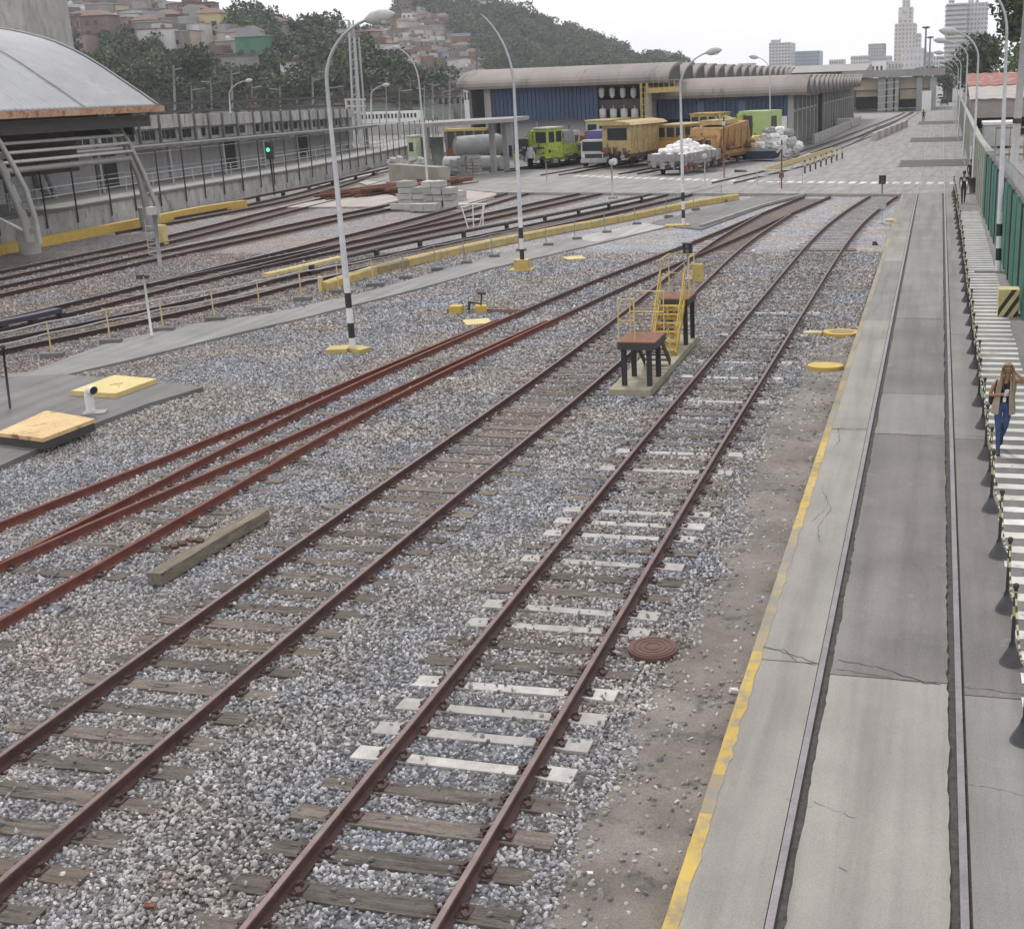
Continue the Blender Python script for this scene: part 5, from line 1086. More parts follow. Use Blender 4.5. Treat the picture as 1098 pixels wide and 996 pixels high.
MB().b2(ex-5.3, ex-5.1, Yn, Yf-.8, 3.3, ez-.76).build('shade_screen', M((.075, .06, .058), (.05, .042, .042), 1, .9), t)  # added dark panel, stands in for the shade under the canopy roof
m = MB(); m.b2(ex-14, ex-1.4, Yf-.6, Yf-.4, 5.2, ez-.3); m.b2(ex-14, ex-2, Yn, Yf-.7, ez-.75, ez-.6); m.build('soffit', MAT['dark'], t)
PIPE = M((.33, .33, .31), (.26, .26, .245), 1.2, .5, .15)
PIPEL = M((.60, .60, .58), (.50, .50, .48), 1.2, .45, .15)
arches = []
def mk_arch(Y, outer, inner, px_, nm=''):
    O = [AT(a, b, Y) for a, b in outer]; I = [AT(a, b, Y) for a, b in inner]; m = MB(); m.tube(O, .125, 12); m.tube(I, .19, 12); w_ = min(len(O), len(I))
    m2 = MB()
    for k in range(w_-1): m2.bar((O[k]+O[k+1])/2, (I[k]+I[k+1])/2, .05, .3)
    a_ = m.build('arch', PIPE, t, True); m2.build('web_plate', PIPE, a_)
    b = G(*px_); MB().tube([b, b+Vector((0, 0, 1.25))], .50, 22).build('pillar', bigmat('pillarc%d' % int(Y), (.36, .36, .34), (.28, .28, .265), (1, 1, 1), (.2, .2, .19), (.6, .7), .9), t)
    return O, I
O1, I1 = mk_arch(51.4, [(-38, 105), (-18, 128), (0, 153), (15, 179), (28, 204), (38, 235), (43, 262)], [(-48, 108), (-28, 133), (-11, 158), (3, 181), (15, 209), (26, 235), (32, 260)], (33, 272))
O2, I2 = mk_arch(62.6, [(108, 108), (117, 120), (138, 153), (153, 184), (166, 217), (170, 234)], [(100, 110), (112, 128), (135, 156), (150, 191), (157, 222), (159, 234)], (161, 246))
O3 = [Vector((p.x-.0, p.y, p.z)) for p in I1]
m = MB()
def lerp_on(L_, z):
    for a, b in zip(L_[:-1], L_[1:]):
        if (a.z-z)*(b.z-z) <= 0: f = (z-a.z)/(b.z-a.z+1e-9); return a+(b-a)*f
    return L_[0]
for k, (py, r_) in enumerate(((126.5, .085), (136, .085), (145, .085), (153.5, .085), (162, .085))):
    zz = AT(120+k*5, py, 62.6).z; a = lerp_on(I1, zz) if zz < I1[0].z else I1[0]; b = lerp_on(O2, zz); a = Vector((b.x, 38, zz)); m.tube([a, b], r_, 8)
m.build('cross_pipe', PIPEL, t, True)
zz = AT(137, 170, 62.6).z; b = lerp_on(I2, zz); MB().tube([(b.x, 38, zz), b], .15, 10).build('main_pipe', PIPE, t, True)
a = AT(-6, 232, 50.5); b = AT(27, 248, 51.4); MB().tube([a, b], .08, 8).build('brace', PIPEL, t, True)
# inner legs on the platform
for (x0, y0, x1, y1) in ((36, 184, 53, 230), (49, 182, 61, 228)):
    Y = 62; MB().tube([AT(x0-4, y0-6, Y+6), AT(x0+6, y0+16, Y+6), AT(x1-3, y1-22, Y+6), AT(x1, y1, Y+6)], .2, 10).build('inner_leg', MAT['grey'], t, True)
# concrete tower behind the roof
b = AT(28, 35, 95); t = thing('concrete_tower', 'pale concrete shaft rising behind the curved roof at the left edge', 'tower', (b.x-2, 95, 0)); MB().b2(b.x-4.5, b.x, 95, 101, 0, 18).build('shaft', MAT['concw'], t); MB().b2(b.x-4.7, b.x+.15, 94.9, 101.2, 18, 18.5).build('cap', MAT['conc'], t)

# platform: wall, deck, fence
WB = [G(x, y) for x, y in ((-60, 274), (0, 262), (51, 254), (120, 239.5), (200, 223.5), (280, 208), (350, 193), (428, 173), (470, 161))]
PL = smooth_line([tuple(p[:2]) for p in WB], 2.6)
t = thing('platform', 'raised concrete platform with stained panelled edge wall on the left', 'platform', tuple(PL[0]))
PH = 1.35
OUT = offset(PL, -10.5)
m = MB(); n = len(PL)
for i in range(n-1):
    a, b = PL[i], PL[i+1]; c, d = OUT[i], OUT[i+1]
    m.add([(a.x-.3, a.y, PH), (b.x-.3, b.y, PH), (d.x, d.y, PH), (c.x, c.y, PH)], [(0, 1, 2, 3)])
m.build('deck', MAT['conc'], t)
WP = M((.42, .415, .39), (.27, .265, .25), 1.3, .9, 0, 0, (1, 1, .35), spot=(.10, .10, .09), spots=(.52, .70), rv=.12)
for i in range(n-1):
    a, b = PL[i], PL[i+1]; d = (b-a).normalized()*.03; MB().extr([(-.3, 0), (-.3, PH-.13), (.0, PH-.13), (.06, 0)], a+d, b-d).build('wall_panel', WP, t)
m = MB()
for i in range(n-1): m.extr([(-.35, PH-.12), (-.35, PH+.03), (.12, PH+.03), (.12, PH-.12)], PL[i], PL[i+1])
m.build('platform_edge', MAT['concd'], t)
t = thing('platform_fence', 'dark post and rail fence along the platform edge', 'fence', tuple(PL[0]))
for i, p in enumerate(PL):
    MB().bar(p+Vector((.12, 0, PH-.9)), p+Vector((.16, 0, PH+2.6)), .065, .065).build('post', MAT['black'], t)
m = MB()
for i in range(n-1):
    for z in (.95, 1.0+.5, 2.5): m.bar(PL[i]+Vector((.13, 0, PH+z)), PL[i+1]+Vector((.13, 0, PH+z)), .03, .035)
m.build('rails', MAT['grey'], t)
m = MB(); IN = offset(PL, -2.2)
for i in range(0, n-1):
    for z in (.5, 1.0): m.bar(IN[i]+Vector((0, 0, PH+z)), IN[i+1]+Vector((0, 0, PH+z)), .04, .05)
    m.bar(IN[i]+Vector((0, 0, PH)), IN[i]+Vector((0, 0, PH+1.02)), .05, .05)
t = thing('platform_rail', 'grey pipe railing set back on the platform', 'railing', tuple(PL[0])); m.build('rail', MAT['lgrey'], t)
SLW = M((.46, .45, .46), (.36, .35, .36), 1.2, .8, 0, 0, (1, 1, .4), spot=(.2, .19, .19), spots=(.6, .74))
# station building on the platform
BL = offset(PL, -6.0); t = thing('station_building', 'long stained concrete station building with strip windows behind the platform fence', 'building', tuple(BL[0]))
i0 = 0
for i in range(n-1):
    if BL[i].y < 30 or BL[i+1].y > 131: continue
    a, b = BL[i], BL[i+1]; 
    def zat(px0, py0, px1, py1, p):   # height of a pixel line at plan point p
        q = pix(np.array([[p.x, p.y, 5.0]]))[0]; f = (q[0]-px0)/(px1-px0); return AT(q[0], py0+(py1-py0)*f, p.y).z
    mid = (a+b)/2; top = zat(127, 125, 383, 117, mid); eave = zat(145, 155.5, 383, 135, mid); wt = top-(top-eave)*.50; top = min(max(top, 5.3), 6.6); eave = min(max(eave, 3.7), 4.7); wt = eave+(top-eave)*.52
    gap = (b-a).normalized()*.06
    m = MB(); m.extr([(-.5, wt), (-.5, top), (0.05, top), (0.05, wt)], a+gap, b-gap); m.build('parapet_panel', WP, t)
    MB().bar(a+Vector((.08, 0, eave)), a+Vector((.08, 0, top+.05)), .22, .16).build('rib', MAT['concd'], t)
    m = MB(); m.extr([(-.5, eave), (-.5, wt), (-.25, wt), (-.25, eave)], a, b); m.build('window_wall', WP, t)
    if i % 4 != 0 or True:
        d_ = (b-a)
        for q in range(3):
            if random.random() < .72: MB().bar(a+d_*(.14+q*.27)+Vector((-.2, 0, (eave+wt)/2+.05)), a+d_*(.14+q*.27+.2)+Vector((-.2, 0, (eave+wt)/2+.05)), .06, (wt-eave)*.62).build('window', MAT['glass'], t)
    MB().extr([(-.6, eave-.22), (-.6, eave-.02), (2.6, eave-.02), (2.6, eave-.22)], a, b).build('canopy_slab', MAT['concd'], t)
    wallm = SLW if i % 7 else MAT['dark']
    MB().extr([(-.55, PH), (-.55, eave-.23), (-.35, eave-.23), (-.35, PH)], a, b).build('lower_wall', wallm, t)
    if i % 3 == 0: MB().bar(a+Vector((2.2, 0, PH)), a+Vector((2.2, 0, eave-.23)), .25, .25).build('column', MAT['grey'], t)
    if i % 4 == 1: MB().bar(mid+Vector((2.0, 0, eave-.3)), mid+Vector((2.0, 1.1, eave-.3)), .15, .08).build('strip_lamp', MAT['white'], t)
BLE = [p for p in BL if 30 <= p.y <= 131]
# flat roof, roof clutter
m = MB(); OB = offset(BL, -9)
for i in range(n-1):
    if BL[i].y < 30 or BL[i+1].y > 131: continue
    m.add([(BL[i].x-.5, BL[i].y, 5.2), (BL[i+1].x-.5, BL[i+1].y, 5.2), (OB[i+1].x, OB[i+1].y, 5.2), (OB[i].x, OB[i].y, 5.2)], [(0, 1, 2, 3)])
m.build('flat_roof', MAT['concd'], t)
# green signal + cabinet on the platform
b = G(291, 212, 0); q = AT(288, 154, b.y+2); t = thing('signal_mast', 'black signal with a lit green lamp at the platform edge', 'signal', (q.x, q.y, 0)); MB().tube([(q.x, q.y, 0), (q.x, q.y, q.z-.6)], .07, 8).build('pole', MAT['black'], t, True); MB().box((q.x, q.y, q.z-.5), (.5, .35, 1.25)).build('signal_head', MAT['black'], t)
gm, ngt, gb_ = newmat('green_lamp'); gb_.inputs['Base Color'].default_value = (.0, .5, .25, 1); gb_.inputs['Emission Color'].default_value = (.05, 1, .45, 1); gb_.inputs['Emission Strength'].default_value = 1.6
MB().tube([(q.x, q.y-.18, q.z-.45), (q.x, q.y-.2, q.z-.45)], .14, 12).build('green_lamp', gm, t)
for (px_, py_) in ((246, 185), ): pass
b = G(219, 186, PH); t = thing('wall_cabinet', 'white cabinet on a post on the platform behind the fence', 'cabinet', tuple(b)); MB().box(b+Vector((0, 0, 1.5)), (.7, .4, .9)).build('box', MAT['white'], t); MB().bar(b, b+Vector((0, 0, 1.1)), .1, .1).build('post', MAT['dark'], t)

# ---- corridor wall continuing, train, gantries, masts in the background
t = thing('white_train', 'white suburban train with dark windows behind the far wall', 'train', (-95, 235, 0)); YT = 215
xL, xR = X(386, 125, YT), X(448, 125, YT)
for k in range(3):
    a = xL+(xR-xL)*k/3+.1; b = xL+(xR-xL)*(k+1)/3-.1; zl, zh = Z(415, 132, YT), Z(415, 120, YT)
    c_ = MB().b2(a, b, YT, YT+2.8, zl, zh).build('carriage', MAT['white'], t); m = MB()
    for j in range(5): q = a+(b-a)*(j+.2)/5; m.b2(q, q+(b-a)/9, YT-.04, YT-.005, zl+(zh-zl)*.40, zl+(zh-zl)*.80)
    m.build('windows', MAT['glass'], c_)
zl = Z(415, 132.5, YT); t = thing('embankment_wall', 'long pale retaining wall below the white train', 'wall', (-100, YT-6, 0)); m = MB(); m.b2(X(383, 140, YT-6), X(520, 140, YT-6), YT-6, YT+12, 0, zl); m.build('wall', MAT['concw'], t)
m = MB(); 
def gantry(lb, xa_, xb_, ytop, h_px, Y):
    t = thing('catenary_gantry', lb, 'gantry', (X(xa_, 130, Y), Y, 0)); z1 = Z((xa_+xb_)/2, ytop, Y); z0 = Z((xa_+xb_)/2, ytop+h_px, Y); x0, x1 = X(xa_, ytop, Y), X(xb_, ytop, Y); m = MB()
    m.bar((x0, Y, z1), (x1, Y, z1), .35, .3); m.bar((x0, Y, z0), (x1, Y, z0), .35, .3); n = max(6, int(abs(x1-x0)/2.4))
    for k in range(n):
        a = x0+(x1-x0)*k/n; b = x0+(x1-x0)*(k+.5)/n; c_ = x0+(x1-x0)*(k+1)/n; m.bar((a, Y, z0), (b, Y, z1), .16, .16); m.bar((b, Y, z1), (c_, Y, z0), .16, .16)
    m.build('truss', MAT['dark'], t)
    for x in (x0, (x0+x1)/2, x1): 
        mm = MB(); mm.bar((x-.4, Y, 0), (x-.25, Y, z1+.8), .2, .2); mm.bar((x+.4, Y, 0), (x+.25, Y, z1+.8), .2, .2)
        for q in range(6): mm.bar((x-.35, Y, z1*q/6), (x+.35, Y, z1*(q+1)/6), .12, .12)
        mm.build('leg', M((.12, .07, .06), None, 3), t)
gantry('dark lattice gantry spanning the rails above the station roof', 168, 372, 108, 9, 150)
gantry('dark lattice gantry spanning the rails behind the white train', 378, 500, 100, 7, 235)
gantry('farther lattice gantry against the foot of the favela hill', 300, 490, 96, 5, 300)
def mast(lb, bx, by, tx, ty, Y, r=.18, nm='rail_mast', mat=None, arm=0):
    b = AT(bx, by, Y); q = AT(tx, ty, Y); t = thing(nm, lb, 'mast', (b.x, Y, 0)); MB().tube([(b.x, Y, 0), q], [r, r*.7], 8).build('pole', mat or MAT['grey'], t, True)
    if arm: MB().bar(q+Vector((0, 0, -.6)), q+Vector((arm, 0, -.4)), .12, .12).build('arm', MAT['grey'], t)
    return t
for i, (a, b, Y, lb) in enumerate(((186, 70, 150, 'wooden looking mast left of the curved lamp on the station roof'), (248, 75, 160, 'slim grey mast beside the small curved lamp'), (335, 82, 170, 'grey mast rising behind the station roof end'), (464, 88, 190, 'grey mast right of the white train'), (482, 84, 200, 'second grey mast right of the white train'), (511, 60, 170, 'tall brownish mast just left of the tall depot'), (475, 94, 170, 'brown mast left of the shed canopy'))):
    mast(lb, a, 140, a, b, Y, .2, arm=1.2)
t = thing('lattice_mast', 'tall twin steel mast with cross arm standing behind the nearest lamp', 'mast', (X(376, 120, 140), 140, 0)); m = MB(); Y = 140
pa, pb, qa, qb = AT(377, 128, Y), AT(386, 128, Y), AT(374, 22, Y), AT(380, 40, Y)
for p, q in ((pa, qa), (pb, qb)): m.bar((p.x, Y, 0), q, .22, .22); m.bar((p.x+.35, Y+.5, 0), q+Vector((.3, .5, 0)), .16, .16)
for k in range(14): z = 1+k*1.0*(qb.z/14); f = z/qb.z; m.bar((pa.x+(qa.x-pa.x)*f*.8, Y, z), (pb.x+(qb.x-pb.x)*f, Y, z+.6), .08, .08)
m.bar(qa, qa+Vector((-1.2, 0, 0)), .12, .12); m.bar(qa+Vector((-1.2, 0, 0)), qa+Vector((-1.2, 0, -.7)), .1, .1); m.bar(qa, qb+Vector((0, 0, .8)), .1, .1); m.build('frame', MAT['galv'], t)
for (tx, ty, ex_, ey_, by, Y, lb) in ((246, 103, 263, 87, 121, 125, 'small curved lamp over the station roof left of the green house'), (398, 104, 410, 92, 134, 128, 'small curved lamp over the station roof right end')):
    a = AT(tx, by, Y); b = AT(tx, ty, Y); e_ = AT(ex_, ey_, Y); lamp_post('street_lamp', lb, (a.x, Y, 4.0), [b]+arc(b, e_, .8), striped=False, headl=.9, r=.1, rt=.05)
for i, (a, b, Y) in enumerate(((300, 92, 175), (318, 84, 210), (352, 90, 165), (398, 92, 180), (414, 86, 210), (428, 94, 190), (440, 84, 240), (455, 92, 215), (495, 86, 230), (226, 84, 170), (270, 90, 180), (205, 92, 165))):
    t = mast('%s slim mast from the left of the extra masts behind the station' % words[i], a, 140, a, b, Y, .16, arm=random.choice([-1.6, 1.6, 2.2])); t['group'] = 'slim masts behind the station'; t['label'] = 'slim grey overhead line mast standing behind the station or the white train'
t = thing('steel_portal', 'pale steel portal frame standing at the end of the station roof', 'portal', (X(380, 130, 136), 136, 0)); m = MB()
for x in (373, 379, 385, 391): p = X(x, 130, 136); m.bar((p, 136, 0), (p, 136, Z(x, 106, 136)), .22, .22)
for y_ in (107, 114, 121): m.bar((X(372, y_, 136), 136, Z(372, y_, 136)), (X(392, y_, 136), 136, Z(392, y_, 136)), .2, .2)
m.build('frame', MAT['lgrey'], t)
for w_, (x0_, y0_, Ya, x1_, y1_, Yb_) in enumerate(((150, 88, 150, 440, 90, 240), (150, 92, 160, 520, 92, 200), (380, 88, 165, 520, 84, 170), (-20, 86, 150, 300, 92, 175))):
    m = MB(); a = AT(x0_, y0_, Ya); b = AT(x1_, y1_, Yb_)
    for off in (0, .9, 1.8):
        for j in range(12):
            f, g_ = j/12, (j+1)/12; pa = a+(b-a)*f; pb = a+(b-a)*g_; pa.z -= off+1.6*4*f*(1-f); pb.z -= off+1.6*4*g_*(1-g_); m.bar(pa, pb, .055, .055)
    obj1(m, 'overhead_wires', MAT['dark'], ['long overhead wires from the station to the white train', 'long overhead wires reaching the tall depot roof end', 'short overhead wires before the white train', 'overhead wires above the curved metal roof edge'][w_], 'wires', loc=tuple(a))
# overhead wires over the station
m = MB()
for k, yy in enumerate((94, 97.5, 101)):
    a = AT(-30, yy+2, 150); b = AT(500, yy-6, 236); 
    for j in range(10):
        f, g_ = j/10, (j+1)/10; pa = a+(b-a)*f; pb = a+(b-a)*g_; pa.z -= 2.2*4*f*(1-f); pb.z -= 2.2*4*g_*(1-g_); m.bar(pa, pb, .07, .07)
obj1(m, 'overhead_wires', MAT['dark'], 'dark sagging overhead wires strung above the station roof', 'wires', loc=tuple(AT(-30, 96, 150)))
# twin floodlight masts
for x, ty, Y, lb in ((993, 31, 330, 'taller floodlight mast with round crown beside the clock tower'), (997.5, 41.5, 360, 'shorter floodlight mast with round crown')):
    q = AT(x, ty, Y); t = thing('floodlight_mast', lb, 'mast', (q.x, Y, 0)); MB().tube([(q.x, Y, 0), q], [.35, .2], 8).build('pole', MAT['grey'], t, True); MB().tube([q, q+Vector((0, 0, .25)), q+Vector((0, 0, .5))], [.5, 1.1, .7], 12).build('lamp_crown', MAT['dark'], t)

# ================================================================ SHED AND MATERIAL PILES
t = thing('open_shed', 'open grey shed with flat slab roof on posts by the depot', 'shed', tuple(G(500, 182)))
YS = 100; a = AT(444, 132, 92); b = AT(560, 129.5, 104); a2 = AT(452, 128.5, 108); 
m = MB(); za_ = AT(500, 133, 100).z; m.prism([(a.x, 92), (b.x, 101), (b.x-1.0, 109), (a.x-1.5, 104)], za_, za_+.30); m.build('roof_slab', CG, t)
for (x, y, Y) in ((459.5, 185, 96), (530, 186, 102), (543.5, 180, 104)):
    p = AT(x, y, Y); MB().b2(p.x-.2, p.x+.2, Y-.2, Y+.2, .1, za_).build('post', STEPC, t)
# lime cabinet, dark tanks
def blk(name, label, cat, px0, px1, pyb, pyt, D=2.0, mat=None, z0=.1, group=None, parts=True):
    b = G((px0+px1)/2, pyb, z0); Y = b.y; x0, x1 = AT(px0, pyb, Y).x, AT(px1, pyb, Y).x; zt_ = AT((px0+px1)/2, pyt, Y).z
    t = thing(name, label, cat, (b.x, Y, z0), 0, group); return t, x0, x1, Y, zt_
t, x0, x1, Y, zt_ = blk('field_cabinet', 'pale lime equipment cabinet left of the shed', 'cabinet', 439, 448, 182, 147); MB().b2(x0, x1, Y, Y+1.6, .1, zt_).build('body', M((.50, .58, .36), None, 2), t); MB().b2(x0+.15, x0+.55, Y-.04, Y-.005, zt_-1.3, zt_-.5).build('vent', MAT['black'], t); MB().b2(x0-.08, x1+.08, Y-.1, Y+1.7, zt_+.01, zt_+.12).build('top', MAT['lgrey'], t)
for (a, b, lb) in ((447, 459, 'dark green upright tank in front of the lime cabinet'), (461, 474, 'dark green upright tank inside the shed')):
    t, x0, x1, Y, zt_ = blk('upright_tank', lb, 'tank', a, b, 181, 149); c = ((x0+x1)/2, Y+.7); MB().tube([(c[0], c[1], .1), (c[0], c[1], zt_)], (x1-x0)/2, 20).build('shell', M((.15, .17, .13), (.1, .12, .09), 2), t, True); MB().tube([(c[0], c[1], zt_), (c[0], c[1], zt_+.12)], (x1-x0)/2+.05, 20).build('lid', MAT['dark'], t)
p0, p1 = G(484, 184, .1), G(528, 180, .1); t = thing('lying_tank', 'large grey cylindrical tank lying in the shed', 'tank', tuple(p0)); r_ = .95; MB().tube([p0+Vector((0, 2, 2.0)), p0+Vector((.1, 2, 2.0)), p1+Vector((0, 2, 2.0)), p1+Vector((.1, 2, 2.0))], [r_*.7, r_, r_, r_*.7], 20).build('shell', M((.32, .33, .33), (.22, .225, .23), 1, .7, 0, 0, spot=(.14, .13, .12), spots=(.56, .7)), t, True)
for f in (.2, .8): q = p0+(p1-p0)*f; MB().box(q+Vector((0, 2, .5)), (.4, 1.6, 1.0)).build('saddle', MAT['conc'], t)
p0, p1 = G(474, 185.5, .1), G(535, 184.5, .1); obj1(MB().tube([p0+Vector((0, .9, .72)), p1+Vector((0, .9, .72))], .62, 18, 0), 'concrete_pipe', MAT['lgrey'], 'pale concrete pipe lying before the grey tank', 'pipe', loc=tuple(p0), smooth=False)
# old yellow engine block behind tanks
p = G(503, 172, .1); t = thing('old_engine', 'rusty yellow machine standing behind the lying tank', 'machine', tuple(p)); MB().b2(p.x-2.5, p.x+2, p.y, p.y+2, 1.4, 3.0).build('body', MAT['dark'], t); MB().b2(p.x-2.6, p.x+2.1, p.y-.1, p.y+2.1, 3.01, 3.25).build('roof', MAT['yel'], t); m = MB()
for k in range(5): m.b2(p.x-2.4+k*1.0, p.x-2.2+k*1.0, p.y-.05, p.y-.01, 1.2, 3.0)
m.build('frame', MAT['woodr'], t); MB().b2(p.x-2.5, p.x+2, p.y+.1, p.y+1.8, .1, 1.39).build('base', MAT['rust'], t)
# block stacks: each concrete block a thing
BLK = M((.44, .43, .41), (.33, .325, .31), 1.5, .9, 0, .2, spot=(.2, .195, .19), spots=(.62, .72), rv=.18); blkme = [None]*3
def blkmesh(s):
    m = MB(); random.seed(int(s*10)); m.box((0, 0, s[2]/2) if isinstance(s, tuple) else (0, 0, 0), s, jit=.03); return m.mesh('concrete_block', BLK)
random.seed(4)
def stack(what, px_, py_, nx, nz, s, group, miss=0, rz=.05):
    b = G(px_, py_, .1); me = MB().box((0, 0, s[2]/2), (s[0]*.95, s[1], s[2]*.9), jit=.03).mesh('concrete_block', BLK)
    for k in range(nz):
        for i in range(nx):
            if k == nz-1 and i >= nx-miss: continue
            o = bpy.data.objects.new('concrete_block', me); COL.objects.link(o); o.location = b+Vector((s[0]*i+random.uniform(-.05, .05), random.uniform(-.08, .08), s[2]*k)); o.rotation_euler = (0, 0, rz+random.uniform(-.05, .05))
            tag(o, 'block %s of layer %s in %s' % (words[i], ['one', 'two', 'three', 'four', 'five', 'six', 'seven'][k], what), 'block', group)
random.seed(4)
stack('the stack behind the lamp post', 438, 220, 2, 4, (.95, 1.1, .38), 'stacked concrete blocks', 1)
stack('the stack right of the lamp post', 463, 222, 3, 4, (.62, 1.2, .40), 'stacked concrete blocks', 1)
stack('the low end stack on the right', 487, 216, 2, 2, (.5, 1.1, .35), 'stacked concrete blocks')
stack('the low front row', 426, 225, 2, 1, (.9, .6, .38), 'stacked concrete blocks'); stack('the low front row at right', 449, 226, 2, 1, (.85, .7, .42), 'stacked concrete blocks')
stack('the pallet stack by the shed', 500, 188, 3, 6, (.50, .9, .27), 'pallet of small blocks', 0, 0); stack('the short pallet left of the shed', 492, 188, 2, 2, (.42, .8, .27), 'pallet of small blocks', 0, 0)
p = [G(424, 196, .1), G(477, 201, .1)]; obj1(MB().bar(p[0]+Vector((0, 0, .75)), p[1]+Vector((0, 0, .75)), 1.0, 1.45).bar(p[0]+Vector((-.2, 1.2, .6)), p[0]+Vector((2.6, 1.4, .9)), 1.2, 1.2), 'concrete_wall_block', M((.33, .31, .26), (.25, .235, .2), 1, .9, spot=(.17, .16, .14)), 'weathered low concrete wall block behind the rail pile', 'wall', loc=tuple(p[0]))
p = G(484, 190, .1); m = MB(); random.seed(8)
for k in range(14): m.box(p+Vector((random.uniform(-.9, .9), random.uniform(-.5, .5), random.uniform(.2, 1.2))), (.7, .6, .5), random.uniform(0, 3), 0, .2, .2)
obj1(m, 'rubble_pile', MAT['grey'], 'dark rubble pile between the wall block and the shed', 'rubble', loc=tuple(p))
p = G(433, 190, .1); m = MB()
for k in range(18): m.box(p+Vector((random.uniform(-1.6, 1.6), random.uniform(-.8, .8)+1.5, random.uniform(.9, 1.6))), (.5, .4, .3), random.uniform(0, 3), 0, .2, .2)
obj1(m, 'rubble_pile', MAT['lgrey'], 'pale rubble heaped on top of the low wall block', 'rubble', loc=tuple(p))
# rusty rails piled
random.seed(6); rp = MB().mesh; pa_ = [G(366, 216, .1), G(455, 196, .1)]
rme = [rail_mb([Vector((0, -L_/2, 0)), Vector((0, 0, 0)), Vector((0, L_/2, 0))], 0, PROF, 0).mesh('stacked_rail', MAT[mt]) for L_, mt in ((9, 'rust'), (8, 'rail'), (10, 'rust'))]
for k in range(36):
    f = k % 12; lay = k//12; c = G(410, 208, .1)+Vector((-1.6+f*.36+random.uniform(-.15, .15), random.uniform(-1.2, 1.2)+f*.35, .02+lay*.17))
    o = bpy.data.objects.new('stacked_rail', rme[k % 3]); COL.objects.link(o); o.location = c; o.rotation_euler = (random.uniform(-.01, .01), random.choice([0, 0, .5]), -.30+random.uniform(-.06, .06)); tag(o, 'rusty loose rail lying in the %s layer of the rail pile' % ['bottom', 'middle', 'top'][lay], 'rail', 'loose rusty rails in the pile, %s layer' % ['bottom', 'middle', 'top'][lay])
p = G(420, 202, .1); obj1(MB().box(p+Vector((1.2, 3.4, .2)), (2.4, 6, .35), -.30), 'rust_plate_stack', M((.24, .15, .11), (.16, .10, .08), 1, .9), 'flat rust brown plates stacked beside the rail pile', 'plates', loc=tuple(p))
# ================================================================ VEHICLES
LIME = M((.42, .52, .06), (.31, .40, .06), 2.5, .6, 0, 0, spot=(.09, .09, .06), spots=(.53, .66)); LIMEP = M((.42, .48, .27), (.34, .40, .22), 2, .6, 0, 0, spot=(.13, .14, .09), spots=(.56, .68))
OCH = M((.42, .29, .08), (.30, .205, .07), 2.2, .75, 0, 0, spot=(.09, .065, .045), spots=(.52, .66)); OCHP = M((.47, .36, .17), (.34, .26, .12), 2.2, .8, 0, 0, spot=(.13, .095, .065), spots=(.54, .68)); ORG_ = M((.38, .22, .07), (.26, .15, .055), 2.2, .75, 0, 0, spot=(.08, .055, .04), spots=(.52, .66)); YLW = M((.48, .31, .05), (.4, .25, .05), 2, .6, 0, 0, spot=(.15, .1, .05), spots=(.6, .7))
def root(name, label, cat, x, y, rz): t = thing(name, label, cat, (x, y, .1), rz); ORG[t.name] = (0, 0, 0); return t
def bogie(t, ys, r=.42, w_=1.5, gauge=.8):
    for y in ys:
        for s in (-1, 1): o = MB().tube([(s*gauge-.06, y, r), (s*gauge+.06, y, r)], r, 16).build('wheel', MAT['dark'], t, True)
        MB().tube([(-gauge, y, r), (gauge, y, r)], .07, 6).build('axle', MAT['black'], t)
def frame(t, L_, w_=2.6, z=.75, h=.3, mat=None):
    m = MB(); m.b2(-w_/2, w_/2, 0, L_, z, z+h); m.b2(-w_/2+.25, -w_/2+.4, .3, L_-.3, z-.25, z-.002); m.b2(w_/2-.4, w_/2-.25, .3, L_-.3, z-.25, z-.002); m.build('frame', mat or MAT['dark'], t)
    m = MB()
    for s in (-.75, .75): m.tube([(s, -.45, z+.1), (s, 0, z+.1)], .08, 8); m.tube([(s, -.5, z+.1), (s, -.45, z+.1)], .2, 12)
    m.build('buffers', MAT['grey'], t)
def cab(t, x0, x1, y0, y1, z0, z1, mat, roofm, nm='cab', wf=2, ws=3, wz=.45, over=.12, rh=.12, side=1):
    o = MB().b2(x0, x1, y0, y1, z0, z1).build(nm, mat, t); MB().b2(x0-over, x1+over, y0-over, y1+over, z1+.002, z1+rh).build('roof', roofm, o)
    h = z1-z0; za, zb = z0+h*wz, z0+h*.88
    for k in range(wf):
        a = x0+(x1-x0)*(k+.12)/wf; b = x0+(x1-x0)*(k+.88)/wf; MB().b2(a, b, y0-.03, y0-.002, za, zb).build('window', MAT['glass'], o)
    for k in range(ws):
        a = y0+(y1-y0)*(k+.15)/ws; b = y0+(y1-y0)*(k+.85)/ws; MB().b2(x1+.002, x1+.03, a, b, za, zb).build('window', MAT['glass'], o); MB().b2(x0-.03, x0-.002, a, b, za, zb).build('window', MAT['glass'], o)
    return o
hd = -math.atan2(5.0, 24)
